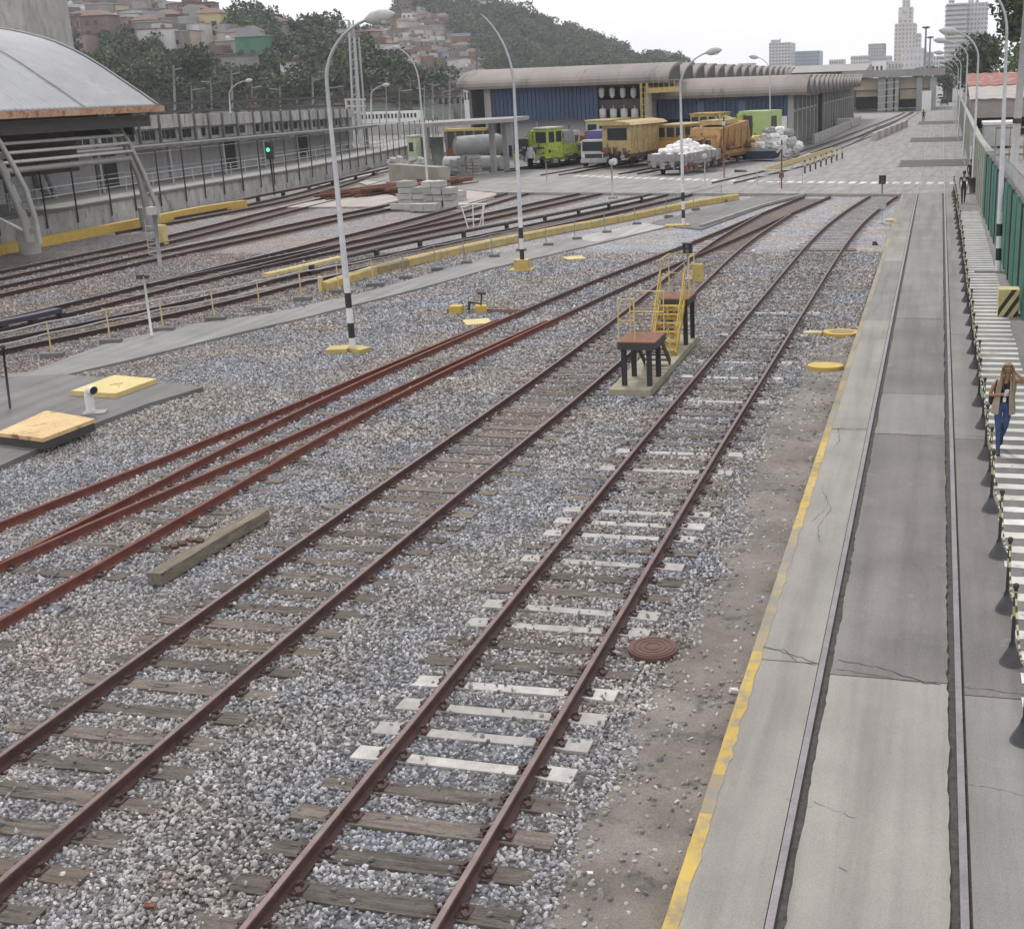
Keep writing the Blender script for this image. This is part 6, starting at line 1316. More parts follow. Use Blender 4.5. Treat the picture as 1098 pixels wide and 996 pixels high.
# 1 lime maintenance vehicle
p = G(568, 182, .1); t = root('maintenance_vehicle', 'lime green track machine with crane and flat deck facing the viewer', 'rail vehicle', p.x+.3, p.y, hd)
bogie(t, (1.0, 3.2, 8.0, 10.4)); frame(t, 12, 2.7, .9, .35, LIME)
m = MB(); m.b2(-1.35, -.4, -.05, .15, .9, 2.6); m.b2(-1.35, 1.3, -.12, -.05, 1.75, 1.9); m.build('front_rail', MAT['dark'], t)
m = MB(); m.tube([(0, -.3, 1.0), (0, -.3, 1.9)], .28, 10); m.tube([(-.5, -.3, .6), (-.3, -.3, 1.5), (.3, -.3, 1.5), (.5, -.3, .6)], .12, 8); m.build('coupler', MAT['lgrey'], t)
cab(t, .0, 1.35, .5, 3.2, 1.26, 3.4, LIME, MAT['lgrey'], wf=1, ws=2)
m = MB(); m.b2(-1.2, -.1, .6, 1.6, 1.26, 2.3); m.tube([(-.6, 1.0, 2.3), (-.6, 1.0, 3.1), (-.2, 2.2, 3.3), (.2, 3.6, 3.0)], [.28, .22, .16, .14], 8); m.build('crane', LIME, t, False)
m = MB(); m.b2(-1.2, 1.2, 4.0, 11.6, 1.26, 1.9); m.build('deck', LIME, t); MB().box((0, 5.2, 2.5), (2.0, 1.6, 1.2)).build('engine_box', MAT['grey'], t)
m = MB(); random.seed(2)
for k in range(12): m.box((random.uniform(-.8, .8), 6.6+k*.38, 2.1+random.uniform(0, .3)), (.7, .5, .6), random.uniform(0, 3), 0, .2, .3)
m.build('cargo', MAT['rust'], t); MB().b2(-.95, .95, 6.3, 7.4, 1.92, 3.0).build('machine_box', MAT['lgrey'], t)
# 2 pale lime railcar behind truck
p = G(628, 172, .1); t = root('railcar', 'pale lime railcar with framed windows behind the white truck', 'rail vehicle', p.x+.6, p.y+2.5, hd); bogie(t, (1.2, 6)); frame(t, 7.6, 2.6, .8, .3); c_ = cab(t, -1.3, 1.3, .2, 7, 1.11, 3.55, LIMEP, MAT['yelp'], 'body', 2, 4, .5)
# 3 truck
p = G(637, 179, .1); t = root('truck', 'white cab truck with a purple blue box body', 'truck', p.x, p.y, .0)
WT = M((.62, .64, .66), None, 3, .3); PUR = M((.10, .09, .24), (.08, .07, .19), 2, .6)
m = MB(); m.extr([(-1.15, .55), (-1.15, 1.5), (-1.05, 2.3), (1.05, 2.3), (1.15, 1.5), (1.15, .55)], (0, 0, 0), (0, 1.7, 0)); c_ = m.build('cab', WT, t); MB().b2(-1.0, 1.0, -.03, -.002, 1.35, 2.15).build('windscreen', MAT['glass'], c_); MB().b2(-.8, .8, -.05, -.005, .75, 1.1).build('grille', MAT['dark'], c_); MB().b2(-1.2, 1.2, -.12, -.002, .35, .62).build('bumper', MAT['lgrey'], c_)
for s in (-1, 1): MB().b2(s*.95-.16, s*.95+.16, -.06, -.004, .78, .98).build('headlight', MAT['white'], c_); MB().b2(s*1.3-.1, s*1.3+.1, .1, .25, 1.4, 1.9).build('mirror', MAT['black'], c_); MB().b2(s*1.152-.012, s*1.152+.012, .4, 1.3, 1.35, 2.05).build('side_window', MAT['glass'], c_)
MB().b2(-1.15, 1.15, 1.85, 6.6, 1.0, 3.0).build('cargo_box', PUR, t); MB().b2(-.5, .5, .2, 6.5, .55, .98).build('chassis', MAT['black'], t)
for y in (.8, 5.2):
    for s in (-1, 1): MB().tube([(s*.98-.15, y, .46), (s*.98+.15, y, .46)], .46, 18).build('wheel', MAT['black'], t, True)
# 4 old ochre wagon
p = G(662, 180, .1); t = root('covered_wagon', 'weathered ochre wooden wagon with dark end window', 'wagon', p.x, p.y, hd); bogie(t, (1.2, 5.6)); frame(t, 7.4, 2.7, .85, .3)
o = MB().b2(-1.35, 1.35, 0, 7.2, 1.16, 3.55).build('body', OCHP, t); m = MB(); m.extr([(-1.6, 3.53), (-1.2, 3.78), (0, 3.92), (1.2, 3.78), (1.6, 3.53)], (0, -.3, 0), (0, 7.5, 0)); m.build('roof', OCHP, t)
MB().b2(-.85, 1.0, -.04, -.004, 2.3, 3.3).build('end_window', MAT['glass'], o); m = MB()
for k in range(7): m.b2(1.352, 1.43, .3+k*1.08, .42+k*1.08, 1.2, 3.5)
for k in range(3): m.bar((1.41, .4+k*2.2, 1.25), (1.41, 1.4+k*2.2, 3.4), .06, .1)
m.build('side_ribs', OCHP, o); MB().b2(-1.1, -.6, -.5, -.01, 1.3, 1.7).build('end_box', MAT['rust'], t); m = MB(); m.tube([(0, -.7, .55), (0, -.5, .55)], .3, 14); m.build('lamp', MAT['white'], t)
# 5 yellow railcar + ochre cab
p = G(706, 178, .1); t = root('railcar', 'yellow and ochre railcar with tall windows right of the old wagon', 'rail vehicle', p.x+.3, p.y+4, hd); bogie(t, (1, 5)); frame(t, 6.5, 2.6, .8, .3); c_ = cab(t, -1.35, 1.35, 0, 6, 1.9, 3.2, OCH, OCHP, 'body', 3, 4, .25); MB().b2(-1.37, 1.37, -.02, 6.02, 1.11, 1.9).build('lower_body', YLW, t)
p = G(735, 174, .1); t = root('track_machine', 'ochre track machine with a raised cab between yellow railcar and orange hopper', 'rail vehicle', p.x+.6, p.y+5, hd); bogie(t, (1, 5)); frame(t, 7, 2.6, .8, .3, OCH); cab(t, -1.3, 1.3, .5, 4, 2.2, 3.95, OCHP, OCH, 'cab', 3, 3, .35); MB().b2(-1.2, 1.2, .4, 6.4, 1.11, 2.19).build('engine_hood', OCH, t)
# 6 flat wagon with white bags
p = G(714, 189, .1); t = root('flat_wagon', 'rusty grey low sided wagon heaped with white sacks', 'wagon', p.x, p.y, hd); bogie(t, (1.3, 6.2), .42); frame(t, 7.8, 2.9, .75, .28, MAT['grey']); m = MB()
m.b2(-1.5, -1.42, 0, 7.8, 1.035, 1.62); m.b2(1.42, 1.5, 0, 7.8, 1.035, 1.62); m.b2(-1.42, 1.42, 0, .08, 1.035, 1.62); m.b2(-1.42, 1.42, 7.72, 7.8, 1.035, 1.62)
for k in range(9): m.b2(1.502, 1.56, .2+k*.92, .28+k*.92, .9, 1.62); m.b2(-1.56, -1.502, .2+k*.92, .28+k*.92, .9, 1.62)
m.build('side_boards', M((.33, .31, .31), (.22, .2, .2), 2, .8), t)
random.seed(12); 
def crumple(r, sc, seed):
    mb = MB(); mb.ball((0, 0, 0), r, 16, 11, 0); out = []
    for v in mb.v:
        n = Vector(v).normalized(); b_ = max(abs(n.x), abs(n.y), abs(n.z)); k = .62+.38/ b_ * .55
        d = 1+.34*noise.noise(Vector(v)*3.1+Vector((seed*7, 0, 0)))+.20*noise.noise(Vector(v)*8+Vector((0, seed*5, 0))); out.append((v[0]*k*d*sc[0], v[1]*k*d*sc[1], v[2]*k*d*sc[2]))
    mb.v = out; return mb
SACK = M((.80, .79, .79), (.68, .67, .68), 5, .8); sacks = []
wm = t.matrix_basis if False else Matrix.Translation((p.x, p.y, .1)) @ Matrix.Rotation(hd, 4, 'Z')
sm = []
for q in range(4):
    sm.append(crumple(.47, (1.1, .85, .6), q).mesh('sack', SACK))
k = 0
for lay, (hx, y0, y1, z) in enumerate(((1.0, .6, 7.0, 1.45), (.8, 1.0, 6.4, 1.78), (.5, 1.8, 5.6, 2.05), (.3, 2.6, 4.6, 2.3))):
    y = y0
    while y < y1:
        for x in ((-hx, 0, hx) if lay < 2 else (-hx, hx*.6) if lay == 2 else (0,)):
            o = bpy.data.objects.new('sack', sm[k % 4]); COL.objects.link(o); o.location = wm @ Vector((x+random.uniform(-.15, .15), y+random.uniform(-.2, .2), z+random.uniform(-.06, .08))); o.rotation_euler = (random.uniform(-.3, .3), random.uniform(-.3, .3), random.uniform(0, 6))
            tag(o, 'white filled sack in the %s layer of the heap on the flat wagon' % ['bottom', 'second', 'third', 'top'][lay], 'sack', 'white sacks on the flat wagon, %s layer' % ['bottom', 'second', 'third', 'top'][lay]); k += 1
        y += .85
# 7 orange hopper
p = G(757, 180, .1); t = root('hopper_wagon', 'orange rusted hopper wagon with a boxed beam front', 'wagon', p.x-.7, p.y, hd); bogie(t, (1.2, 3, 7.4, 9.2)); frame(t, 10.2, 2.8, .9, .3, ORG_)
m = MB(); m.b2(-1.7, 1.7, -.1, .1, 2.35, 2.62); m.b2(-1.7, 1.7, -.1, .1, 1.2, 1.4)
for x in (-1.7, -.6, .5, 1.5): m.b2(x, x+.2, -.12, .08, 1.4, 2.35)
m.build('front_frame', ORG_, t); m = MB(); m.add([(-1.3, .8, 1.3), (1.3, .8, 1.3), (1.3, 9.6, 1.3), (-1.3, 9.6, 1.3), (-1.45, 2.2, 3.1), (1.45, 2.2, 3.1), (1.45, 8.4, 3.5), (-1.45, 8.4, 3.5)], [(3, 2, 1, 0), (4, 5, 6, 7), (0, 1, 5, 4), (1, 2, 6, 5), (2, 3, 7, 6), (3, 0, 4, 7)]); m.build('hopper', ORG_, t); MB().b2(-1, 1, 3, 7, 3.32, 3.7).build('hatch', OCHP, t)
m = MB()
for k in range(5): m.b2(1.3, 1.5, 1.8+k*1.6, 1.92+k*1.6, 1.3, 3.0)
m.build('side_ribs', ORG_, t); MB().b2(-.9, .9, .15, .75, 1.21, 2.2).build('machinery', MAT['dark'], t)
# 8 lime generator wagon
p = G(797, 170, .1); t = root('generator_wagon', 'bright lime box wagon with open dark side panel by the bags', 'wagon', p.x-.2, p.y-1, hd); bogie(t, (1, 3, 6)); frame(t, 7.5, 2.8, .85, .3, LIME)
LB = M((.38, .49, .20), (.31, .41, .17), 1.5, .6, 0, 0, spot=(.16, .19, .09), spots=(.60, .72)); m = MB(); m.b2(.1, 1.6, 3.2, 7.2, 1.16, 4.1); m.build('box_body', LB, t); MB().b2(-1.4, .08, 3.6, 7.2, 1.16, 4.1).build('box_body', LB, t); MB().b2(-.75, .06, 3.2, 3.55, 1.3, 3.7).build('dark_panel', MAT['dark'], t)
m = MB(); m.b2(-1.4, -.8, 3.1, 3.58, 1.16, 3.9); m.build('side_unit', LIME, t); m = MB(); m.tube([(-2.4, 3.0, 3.6), (-1.6, 3.0, 3.4), (-.9, 3.0, 2.4)], .16, 8); m.tube([(-2.9, 3.0, 3.5), (-2.4, 3.0, 3.6)], .2, 8); m.build('pipe_arm', LB, t); MB().b2(1.61, 1.66, 4.2, 5.6, 1.5, 3.6).build('louvre', MAT['dark'], t)
# 9 cart with big bags
p = G(822, 172, .1); t = root('skip', 'dark blue low skip below the pile of big bags', 'skip', p.x-.3, p.y, -.1); m = MB(); m.add([(-1.5, 0, .1), (.9, 0, .1), (.9, 2.2, .1), (-1.5, 2.2, .1), (-1.8, -.2, .95), (1.2, -.2, .95), (1.2, 2.4, .95), (-1.8, 2.4, .95)], [(3, 2, 1, 0), (4, 5, 6, 7), (0, 1, 5, 4), (1, 2, 6, 5), (2, 3, 7, 6), (3, 0, 4, 7)]); m.build('body', M((.04, .06, .12), None, 2), t); MB().b2(-1.85, 1.25, -.28, -.2, .8, 1.0).build('rim', MAT['grey'], t)
random.seed(31); bagcol = [('white', MAT['white']), ('grey', MAT['lgrey']), ('cream', MAT['yelp']), ('dull grey', MAT['grey'])]
base = Vector((p.x, p.y, .1)); bl = [(-1.3, .6, 1.2, 2), (-.6, .5, 1.25, 0), (.1, .6, 1.3, 1), (.8, .7, 1.2, 0), (1.7, 1, .5, 1), (2.3, 1.2, .5, 3), (-1.0, .9, 1.75, 2), (-.2, 1.0, 1.85, 1), (.6, 1.0, 1.9, 0), (1.3, 1.1, 1.7, 0), (2.0, 1.4, 1.5, 1), (.2, 1.3, 2.4, 3), (1.0, 1.4, 2.45, 0), (1.7, 1.5, 2.2, 3), (2.6, 1.6, 1.1, 0)]
for i, (x, y, z, c_) in enumerate(bl):
    o = obj1(crumple(.60, (1.05, .9, .8), i+9), 'bulk_bag', bagcol[c_][1], 'bulk bag', 'bag', 'bulk bags heaped by the lime wagon'); o.location = base+Vector((x, y, z)); o['label'] = '%s bulk bag, %s from left in the %s layer over the skip' % (bagcol[c_][0], words[i if i < 6 else i-6 if i < 11 else i-11 if i < 14 else 6], 'lower' if i < 6 or i == 14 else 'middle' if i < 11 else 'top')
# small dark object on gravel
p = G(794, 186, .05); obj1(MB().box(p+Vector((0, 0, .12)), (.9, .5, .25), .3, 0, .1, .1), 'sleeper_stub', MAT['dark'], 'dark timber stub on gravel below the lime wagon', 'timber', loc=tuple(p))
# small working gear that breaks up the vehicle outlines
def gear(t, n, x0, x1, y0, y1, z0, z1, mats, seed, nm='gear'):
    r = random.Random(seed)
    for mi, mt in enumerate(mats):
        m = MB()
        for k in range(n):
            x = r.uniform(x0, x1); y = r.uniform(y0, y1); z = r.uniform(z0, z1); q = r.random()
            if q < .5: m.box((x, y, z), (r.uniform(.1, .4), r.uniform(.15, .7), r.uniform(.1, .4)), r.uniform(-.1, .1))
            elif q < .8: m.tube([(x, y, z), (x, y+r.uniform(.4, 1.4), z+r.uniform(-.1, .1))], r.uniform(.03, .07), 6)
            else: m.tube([(x, y, z), (x, y, z+r.uniform(.3, .8))], r.uniform(.03, .08), 6)
        m.build(nm, mt, t, world=False)
def byname(lbl): return next(o for o in COL.objects if o.get('label', '').startswith(lbl))
T_ = byname('lime green track machine'); gear(T_, 12, 1.3, 1.5, .3, 11.5, .6, 1.7, [MAT['dark'], LIME, MAT['grey']], 1); gear(T_, 8, -1.3, 1.2, -.3, .2, .9, 2.0, [MAT['dark'], MAT['grey']], 2, 'front_gear'); gear(T_, 8, -1.2, 1.2, 3.4, 6.5, 2.2, 3.0, [MAT['dark'], LIMEP], 3, 'deck_gear'); gear(T_, 6, -1.3, -.1, .3, 2.8, 2.3, 2.8, [LIME, MAT['grey']], 31, 'crane_gear')
T_ = byname('orange rusted hopper'); gear(T_, 14, 1.3, 1.6, .3, 9.8, .7, 1.7, [MAT['dark'], ORG_, MAT['rust']], 4); gear(T_, 8, -1.4, 1.4, -.4, .3, 1.0, 2.4, [MAT['dark'], OCH], 5, 'front_gear'); gear(T_, 10, -1.2, 1.3, 1.5, 8.5, 3.2, 3.7, [OCHP, MAT['dark']], 6, 'top_gear')
T_ = byname('ochre track machine'); gear(T_, 12, -1.3, 1.4, 3.9, 6.6, 2.2, 3.0, [MAT['dark'], OCH], 7); gear(T_, 8, 1.25, 1.45, .2, 6.5, .8, 2.0, [MAT['dark'], MAT['rust']], 8, 'side_gear')
T_ = byname('yellow and ochre railcar'); gear(T_, 10, 1.36, 1.5, .2, 6.3, .7, 1.5, [MAT['dark'], MAT['rust']], 9)
T_ = byname('weathered ochre wooden wagon'); gear(T_, 12, -1.2, 1.3, -.3, 0, .8, 1.5, [MAT['dark'], MAT['rust']], 10, 'end_gear'); gear(T_, 10, 1.2, 1.42, .2, 7, .55, 1.15, [MAT['dark'], MAT['rust']], 11)
T_ = byname('rusty grey low sided wagon'); gear(T_, 10, -1.4, 1.5, -.3, 0, .6, 1.1, [MAT['dark'], MAT['grey']], 12, 'end_gear'); gear(T_, 12, 1.3, 1.5, .2, 7.5, .45, .95, [MAT['dark'], MAT['rust']], 13)
T_ = byname('bright lime box wagon'); gear(T_, 12, -1.4, 1.5, .2, 3.0, 1.2, 2.3, [LIME, MAT['dark']], 14); gear(T_, 6, -1.3, 0, 3.0, 3.5, 1.4, 3.6, [MAT['dark'], LIMEP], 15, 'panel_gear')
T_ = byname('pale lime railcar'); gear(T_, 8, -1.2, 1.2, -.2, .1, 1.1, 2.0, [MAT['dark'], LIMEP], 16)
# distant cars on the road
for i, (px_, Y, zc, nm, mt) in enumerate(((1009.5, 330, 0, 'white', 'white'), (1013, 300, 0, 'dark grey', 'dark'), (1008, 380, 0, 'pale silver', 'lgrey'))):
    x = X(px_, 100, Y); t = root('parked_car', '%s car far down the road beyond the overpass' % nm, 'car', x, Y, 0); m = MB(); m.extr([(-.85, .35), (-.85, .85), (-.65, 1.45), (.65, 1.45), (.85, .85), (.85, .35)], (0, 0, 0), (0, 4.2, 0)); o = m.build('body', MAT[mt], t); MB().b2(-.62, .62, -.03, -.002, .9, 1.35).build('windscreen', MAT['glass'], o)
    for y in (.8, 3.4):
        for s in (-1, 1): MB().tube([(s*.75-.1, y, .33), (s*.75+.1, y, .33)], .33, 12).build('wheel', MAT['black'], t, True)
t = root('handcart', 'red and white handcart parked beside the far siding', 'cart', G(905, 138, .1).x, G(905, 138, .1).y, 0); MB().b2(-1, 1, 0, 2.4, .6, 1.3).build('tub', MAT['lgrey'], t)
for s in (-1, 1): MB().tube([(s*.9-.06, 1.2, .4), (s*.9+.06, 1.2, .4)], .4, 12).build('wheel', MAT['black'], t, True)
# ================================================================ FOLIAGE
def leafmat(name, a, b_, c_):
    m, nt, b = newmat(name); geo = nt.nodes.new('ShaderNodeNewGeometry'); oi = nt.nodes.new('ShaderNodeObjectInfo')
    r1 = ramp(nt, [(0, a), (.5, b_), (1, c_)], geo.outputs['Random Per Island']); r2 = ramp(nt, [(0, (.62, .66, .62)), (.5, (1, 1, .95)), (1, (1.35, 1.28, 1.0))], oi.outputs['Random'])
    o = mixc(nt, 1.0, r1.outputs[0], r2.outputs[0], 'MULTIPLY'); nt.links.new(o, b.inputs['Base Color']); b.inputs['Roughness'].default_value = .75; return m
LEAF = leafmat('leaves_dark', (.022, .040, .026), (.042, .068, .038), (.085, .11, .055)); LEAF2 = leafmat('leaves_fresh', (.045, .075, .030), (.08, .125, .045), (.13, .18, .07))
BARK = M((.16, .13, .10), (.09, .075, .06), 3, .9, 0, .3)
def crown_mb(R_, nb, nl, ls, flat=.75, seed=0, gap=.0):
    """leaf sized faces spread through several uneven clumps"""
    r = np.random.default_rng(seed); mb = MB(); V = []; F = []
    for k in range(nb):
        th = r.uniform(0, 6.28); u = r.uniform(-1, 1); rad = R_*r.uniform(.35, .78); c = np.array([math.cos(th)*math.sqrt(1-u*u)*rad, math.sin(th)*math.sqrt(1-u*u)*rad, u*rad*flat]); cr = R_*r.uniform(.28, .48)
        n = int(nl/nb*r.uniform(.6, 1.4))
        d = r.normal(size=(n, 3)); d /= np.linalg.norm(d, axis=1)[:, None]; rr = cr*r.uniform(.35, 1.0, n)**.5*(1+.25*r.normal(size=n)*.5); p = c+d*rr[:, None]*np.array([1, 1, .8])
        for q in p:
            a = r.normal(size=3); a /= np.linalg.norm(a); b_ = np.cross(a, r.normal(size=3)); b_ /= np.linalg.norm(b_)+1e-9; s = ls*r.uniform(.6, 1.35); i = len(V)
            V += [tuple(q+a*s), tuple(q+b_*s*.55), tuple(q-a*s), tuple(q-b_*s*.55)]; F.append((i, i+1, i+2, i+3))
    mb.v = V; mb.f = F; mb.m = [0]*len(F); return mb
def tree(label, loc, h, R_, nb=16, nl=2600, ls=.22, mat=None, seed=1, group=None, trunk=.35, lean=(0, 0), flat=.75):
    t = thing('tree', label, 'tree', tuple(loc), 0, group); loc = Vector(loc); cz = h-R_*flat*.9; c = Vector((loc.x+lean[0], loc.y+lean[1], loc.z+cz))
    m = MB(); m.tube([loc, loc+(c-loc)*.45+Vector((.1, 0, 0)), c], [trunk, trunk*.7, trunk*.3], 10); r = random.Random(seed)
    for k in range(9):
        a = r.uniform(0, 6.28); s = loc+(c-loc)*r.uniform(.5, .95); e_ = c+Vector((math.cos(a)*R_*.75, math.sin(a)*R_*.75, r.uniform(-.35, .6)*R_*flat)); m.tube([s, (s+e_)/2+Vector((0, 0, .3)), e_], [trunk*.38, trunk*.22, .03], 6)
    m.build('trunk', BARK, t, True); cm = crown_mb(R_, nb, nl, ls, flat, seed); cm.v = [(x+c.x, y+c.y, z+c.z) for x, y, z in cm.v]; cm.build('crown', mat or LEAF, t); return t
# ================================================================ HILLS
def hillmat(name, a, b_, rock, lo=.55, hi=.62):
    m, nt, b = newmat(name); v = coord(nt, rnd=False); n = tnoise(nt, v, .06, 8, .7); r = ramp(nt, [(.3, a), (.7, b_)], n.outputs[0]); s = tnoise(nt, v, .03, 6, .65); sr = ramp(nt, [(lo, (0, 0, 0)), (hi, (1, 1, 1))], s.outputs[0]); o = mixc(nt, sr.outputs[0], r.outputs[0], rock)
    nt.links.new(o, b.inputs['Base Color']); b.inputs['Roughness'].default_value = .95; bump(nt, b, tnoise(nt, v, .5, 6).outputs[0], .8, 1.0); return m
class Hill:
    def __init__(s, prof, Yb, Yc, sh=1.0, amp=2.0, seed=0): s.p = prof; s.Yb = Yb; s.Yc = Yc; s.sh = sh; s.amp = amp; s.seed = seed
    def crest(s, x): return float(np.interp(x, [a for a, b in s.p], [b for a, b in s.p]))
    def pt(s, x, t):
        Y = s.Yb+(s.Yc-s.Yb)*t; c = AT(x, s.crest(x), s.Yc); q = AT(x, 100, Y)
        f = t**s.sh if t <= 1 else max(0, 1-(t-1)*1.2)
        z = c.z*f+noise.noise(Vector((x*.03, t*5, s.seed)))*s.amp*min(1, t*3)*(1 if t < .9 else .4)
        return Vector((q.x, Y, z))
    def build(s, name, mat, nx=110, nt_=26):
        x0, x1 = s.p[0][0], s.p[-1][0]; m = MB(); T = [1.7*j/nt_ for j in range(nt_+1)]
        for t in T:
            for i in range(nx+1): v = s.pt(x0+(x1-x0)*i/nx, t); m.v.append((v.x, v.y, v.z if t < 1.69 else -1))
        for j in range(nt_):
            for i in range(nx): m.f.append((j*(nx+1)+i, j*(nx+1)+i+1, (j+1)*(nx+1)+i+1, (j+1)*(nx+1)+i)); m.m.append(0)
        return struct(m.build(name, mat, smooth=True))
    def at_px(s, x, y):
        """slope parameter whose picture height is y in column x"""
        lo, hi = 0.0, 1.0
        for _ in range(22):
            mid = (lo+hi)/2; v = s.pt(x, mid); q = pix(np.array([tuple(v)]))[0]
            if q[1] > y: lo = mid
            else: hi = mid
        return s.pt(x, (lo+hi)/2)
HG = hillmat('hill_green', (.035, .05, .03), (.06, .075, .045), (.16, .13, .11), .56, .64); HR = hillmat('hill_favela', (.07, .07, .055), (.12, .10, .085), (.19, .145, .12), .45, .6)
HC = Hill([(360, 60), (390, 46), (415, 36), (432, 16), (437, 6), (460, -2), (500, 2), (530, 7), (551, 10), (566, 19), (584, 29), (602, 34), (620, 38), (638, 43), (653, 51), (673, 62), (686, 66), (717, 66), (730, 72), (760, 77), (800, 84), (830, 88)], 520, 740, .85, 5, 3)
HA = Hill([(-160, -30), (0, -22), (100, -4), (150, 5), (200, 22), (240, 22), (280, 22), (310, 34), (340, 37), (380, 42), (420, 58), (450, 80), (480, 100), (500, 108)], 235, 390, .9, 3, 1)
HS = Hill([(215, 108), (240, 92), (300, 66), (330, 55), (360, 54), (390, 56), (420, 68), (450, 84), (470, 96), (485, 104)], 215, 300, .8, 2, 2)
HC.build('distant_hill', HR); HA.build('hillside', HR); HS.build('wooded_spur', HG)
trees = bpy.data.collections.new('hill_tree_shapes')
for i in range(6):
    mb = crown_mb(1.0, 9, 420, .105, .85, 40+i); mb.tube([(0, 0, -1.4), (0, 0, 0)], [.09, .05], 5) ; me = mb.mesh('hill_tree', LEAF); o = bpy.data.objects.new('hill_tree', me); trees.objects.link(o)
TP = []; TS = []
def inpoly(x, y, P): return bool(in_poly(np.array([[x, y]]), P)[0])
def sow(h, poly, n, s, seed):
    r = random.Random(seed); xs = [p[0] for p in poly]; ysx = [p[1] for p in poly]; k = 0; tries = 0
    while k < n and tries < n*20:
        tries += 1; x, y = r.uniform(min(xs), max(xs)), r.uniform(min(ysx), max(ysx))
        if not inpoly(x, y, poly) or y < h.crest(x): continue
        v = h.at_px(x, y); sc_ = s*r.uniform(.6, 1.4); TP.append((v.x, v.y, v.z+sc_*.5)); TS.append(sc_); k += 1
def crestsow(h, x0, x1, step, s, seed):
    r = random.Random(seed); x = x0
    while x < x1: v = h.pt(x, r.uniform(.93, 1.02)); sc_ = s*r.uniform(.6, 1.5); TP.append((v.x, v.y, v.z+sc_*.35)); TS.append(sc_); x += step*r.uniform(.5, 1.6)
sow(HS, [(225, 112), (300, 62), (345, 52), (400, 58), (450, 82), (485, 110)], 210, 4.2, 1)
sow(HA, [(-20, 60), (60, 50), (130, 60), (150, 30), (170, 25), (215, 60), (240, 90), (310, 95), (240, 128), (0, 128)], 230, 4.6, 2); sow(HA, [(60, -10), (115, -10), (120, 20), (75, 18)], 22, 4.2, 3); sow(HA, [(145, 28), (225, 40), (222, 75), (140, 75)], 60, 4.2, 4)
sow(HA, [(195, 14), (425, 45), (440, 70), (330, 60), (250, 45), (205, 30)], 110, 4.6, 5); crestsow(HA, 195, 430, 5, 4.4, 6); crestsow(HA, 60, 190, 16, 4.0, 7)
sow(HC, [(440, 5), (560, 6), (600, 35), (690, 68), (720, 78), (500, 80), (490, 60), (470, 30), (440, 20)], 420, 6.2, 8); crestsow(HC, 520, 735, 4, 5.4, 9); crestsow(HC, 388, 436, 5, 5, 10); sow(HC, [(395, 35), (440, 10), (445, 28), (410, 45)], 30, 5.5, 11)
sow(HC, [(455, 72), (495, 72), (495, 96), (455, 96)], 26, 5, 12)
# individual trees near the station and right hand side
for i, (px_, py_, Y, h, R_, lb) in enumerate(((150, 92, 190, 13, 5.5, 'large dark tree behind the station roof left part'), (208, 78, 200, 17, 5, 'tall dark tree left of the green house'), (115, 85, 185, 12, 5, 'bushy olive tree behind the curved metal roof edge'), (182, 98, 180, 11, 5, 'low wide tree just above the lattice gantry'), (250, 100, 190, 9, 4, 'low tree below the brick walls by the gantry'), (326, 96, 200, 8, 4.2, 'dark tree right of the small white house'))):
    c = AT(px_, py_, Y); tree(lb, (c.x, Y, 0), max(h, c.z+R_*.7), R_, 14, 1500, .34, LEAF, 60+i, 'trees behind the station')
tree('big leafy tree hanging over the upper right corner', (10.8, 128, 0), 17.6, 5.6, 30, 9500, .30, LEAF, 71, None, .5, (-1.9, 0), .8)
tree('round dark tree right of the lamp row above the red roof', (5.2, 205, 0), 12.2, 5.2, 18, 3200, .34, LEAF, 72); tree('pale green bushy tree behind the rusty roof', (12.5, 200, 0), 12.6, 6.0, 18, 3200, .34, LEAF2, 73); tree('second pale green tree farther right behind the rusty roof', (20.5, 195, 0), 13.5, 6.5, 16, 3000, .34, LEAF2, 74)
tree('small dark tree under the overpass end by the road', (-5.2, 400, 0), 9, 4, 10, 900, .4, LEAF, 75); tree('low dark tree between city blocks and lamp row', (1.2, 330, 0), 9.5, 4.5, 12, 1200, .4, LEAF, 76)
# ================================================================ HOUSES ON THE HILLS
HCOL = [('brick red', M((.24, .14, .105), (.16, .10, .08), .9, .9)), ('grey cement', M((.30, .285, .27), (.21, .2, .19), .4, .9)), ('cream', M((.47, .41, .33), (.36, .31, .25), .4, .9)), ('white', M((.60, .59, .57), (.46, .45, .44), .4, .9)), ('pale blue', M((.26, .32, .40), (.2, .25, .32), .4, .9)), ('pinkish', M((.33, .25, .215), (.24, .18, .16), .9, .9)), ('brown', M((.20, .15, .12), (.14, .11, .09), .4, .9)), ('green', M((.08, .20, .13), (.06, .15, .10), .4, .9)), ('yellow', M((.50, .42, .22), (.4, .33, .17), .4, .9))]
ROOFM = [MAT['concd'], M((.19, .125, .10), (.13, .09, .075), .9, .9), MAT['grey'], MAT['lgrey']]
HOUSES = []
def house(h, x, y, w_, d_, ht, ci, roof, wparts=True, rz=0, rm=None):
    v = h.at_px(x, y) if h else None; HOUSES.append([h, x, y, ci, roof, v, w_, d_, ht, wparts, rz, rm])
random.seed(77)
A = HA
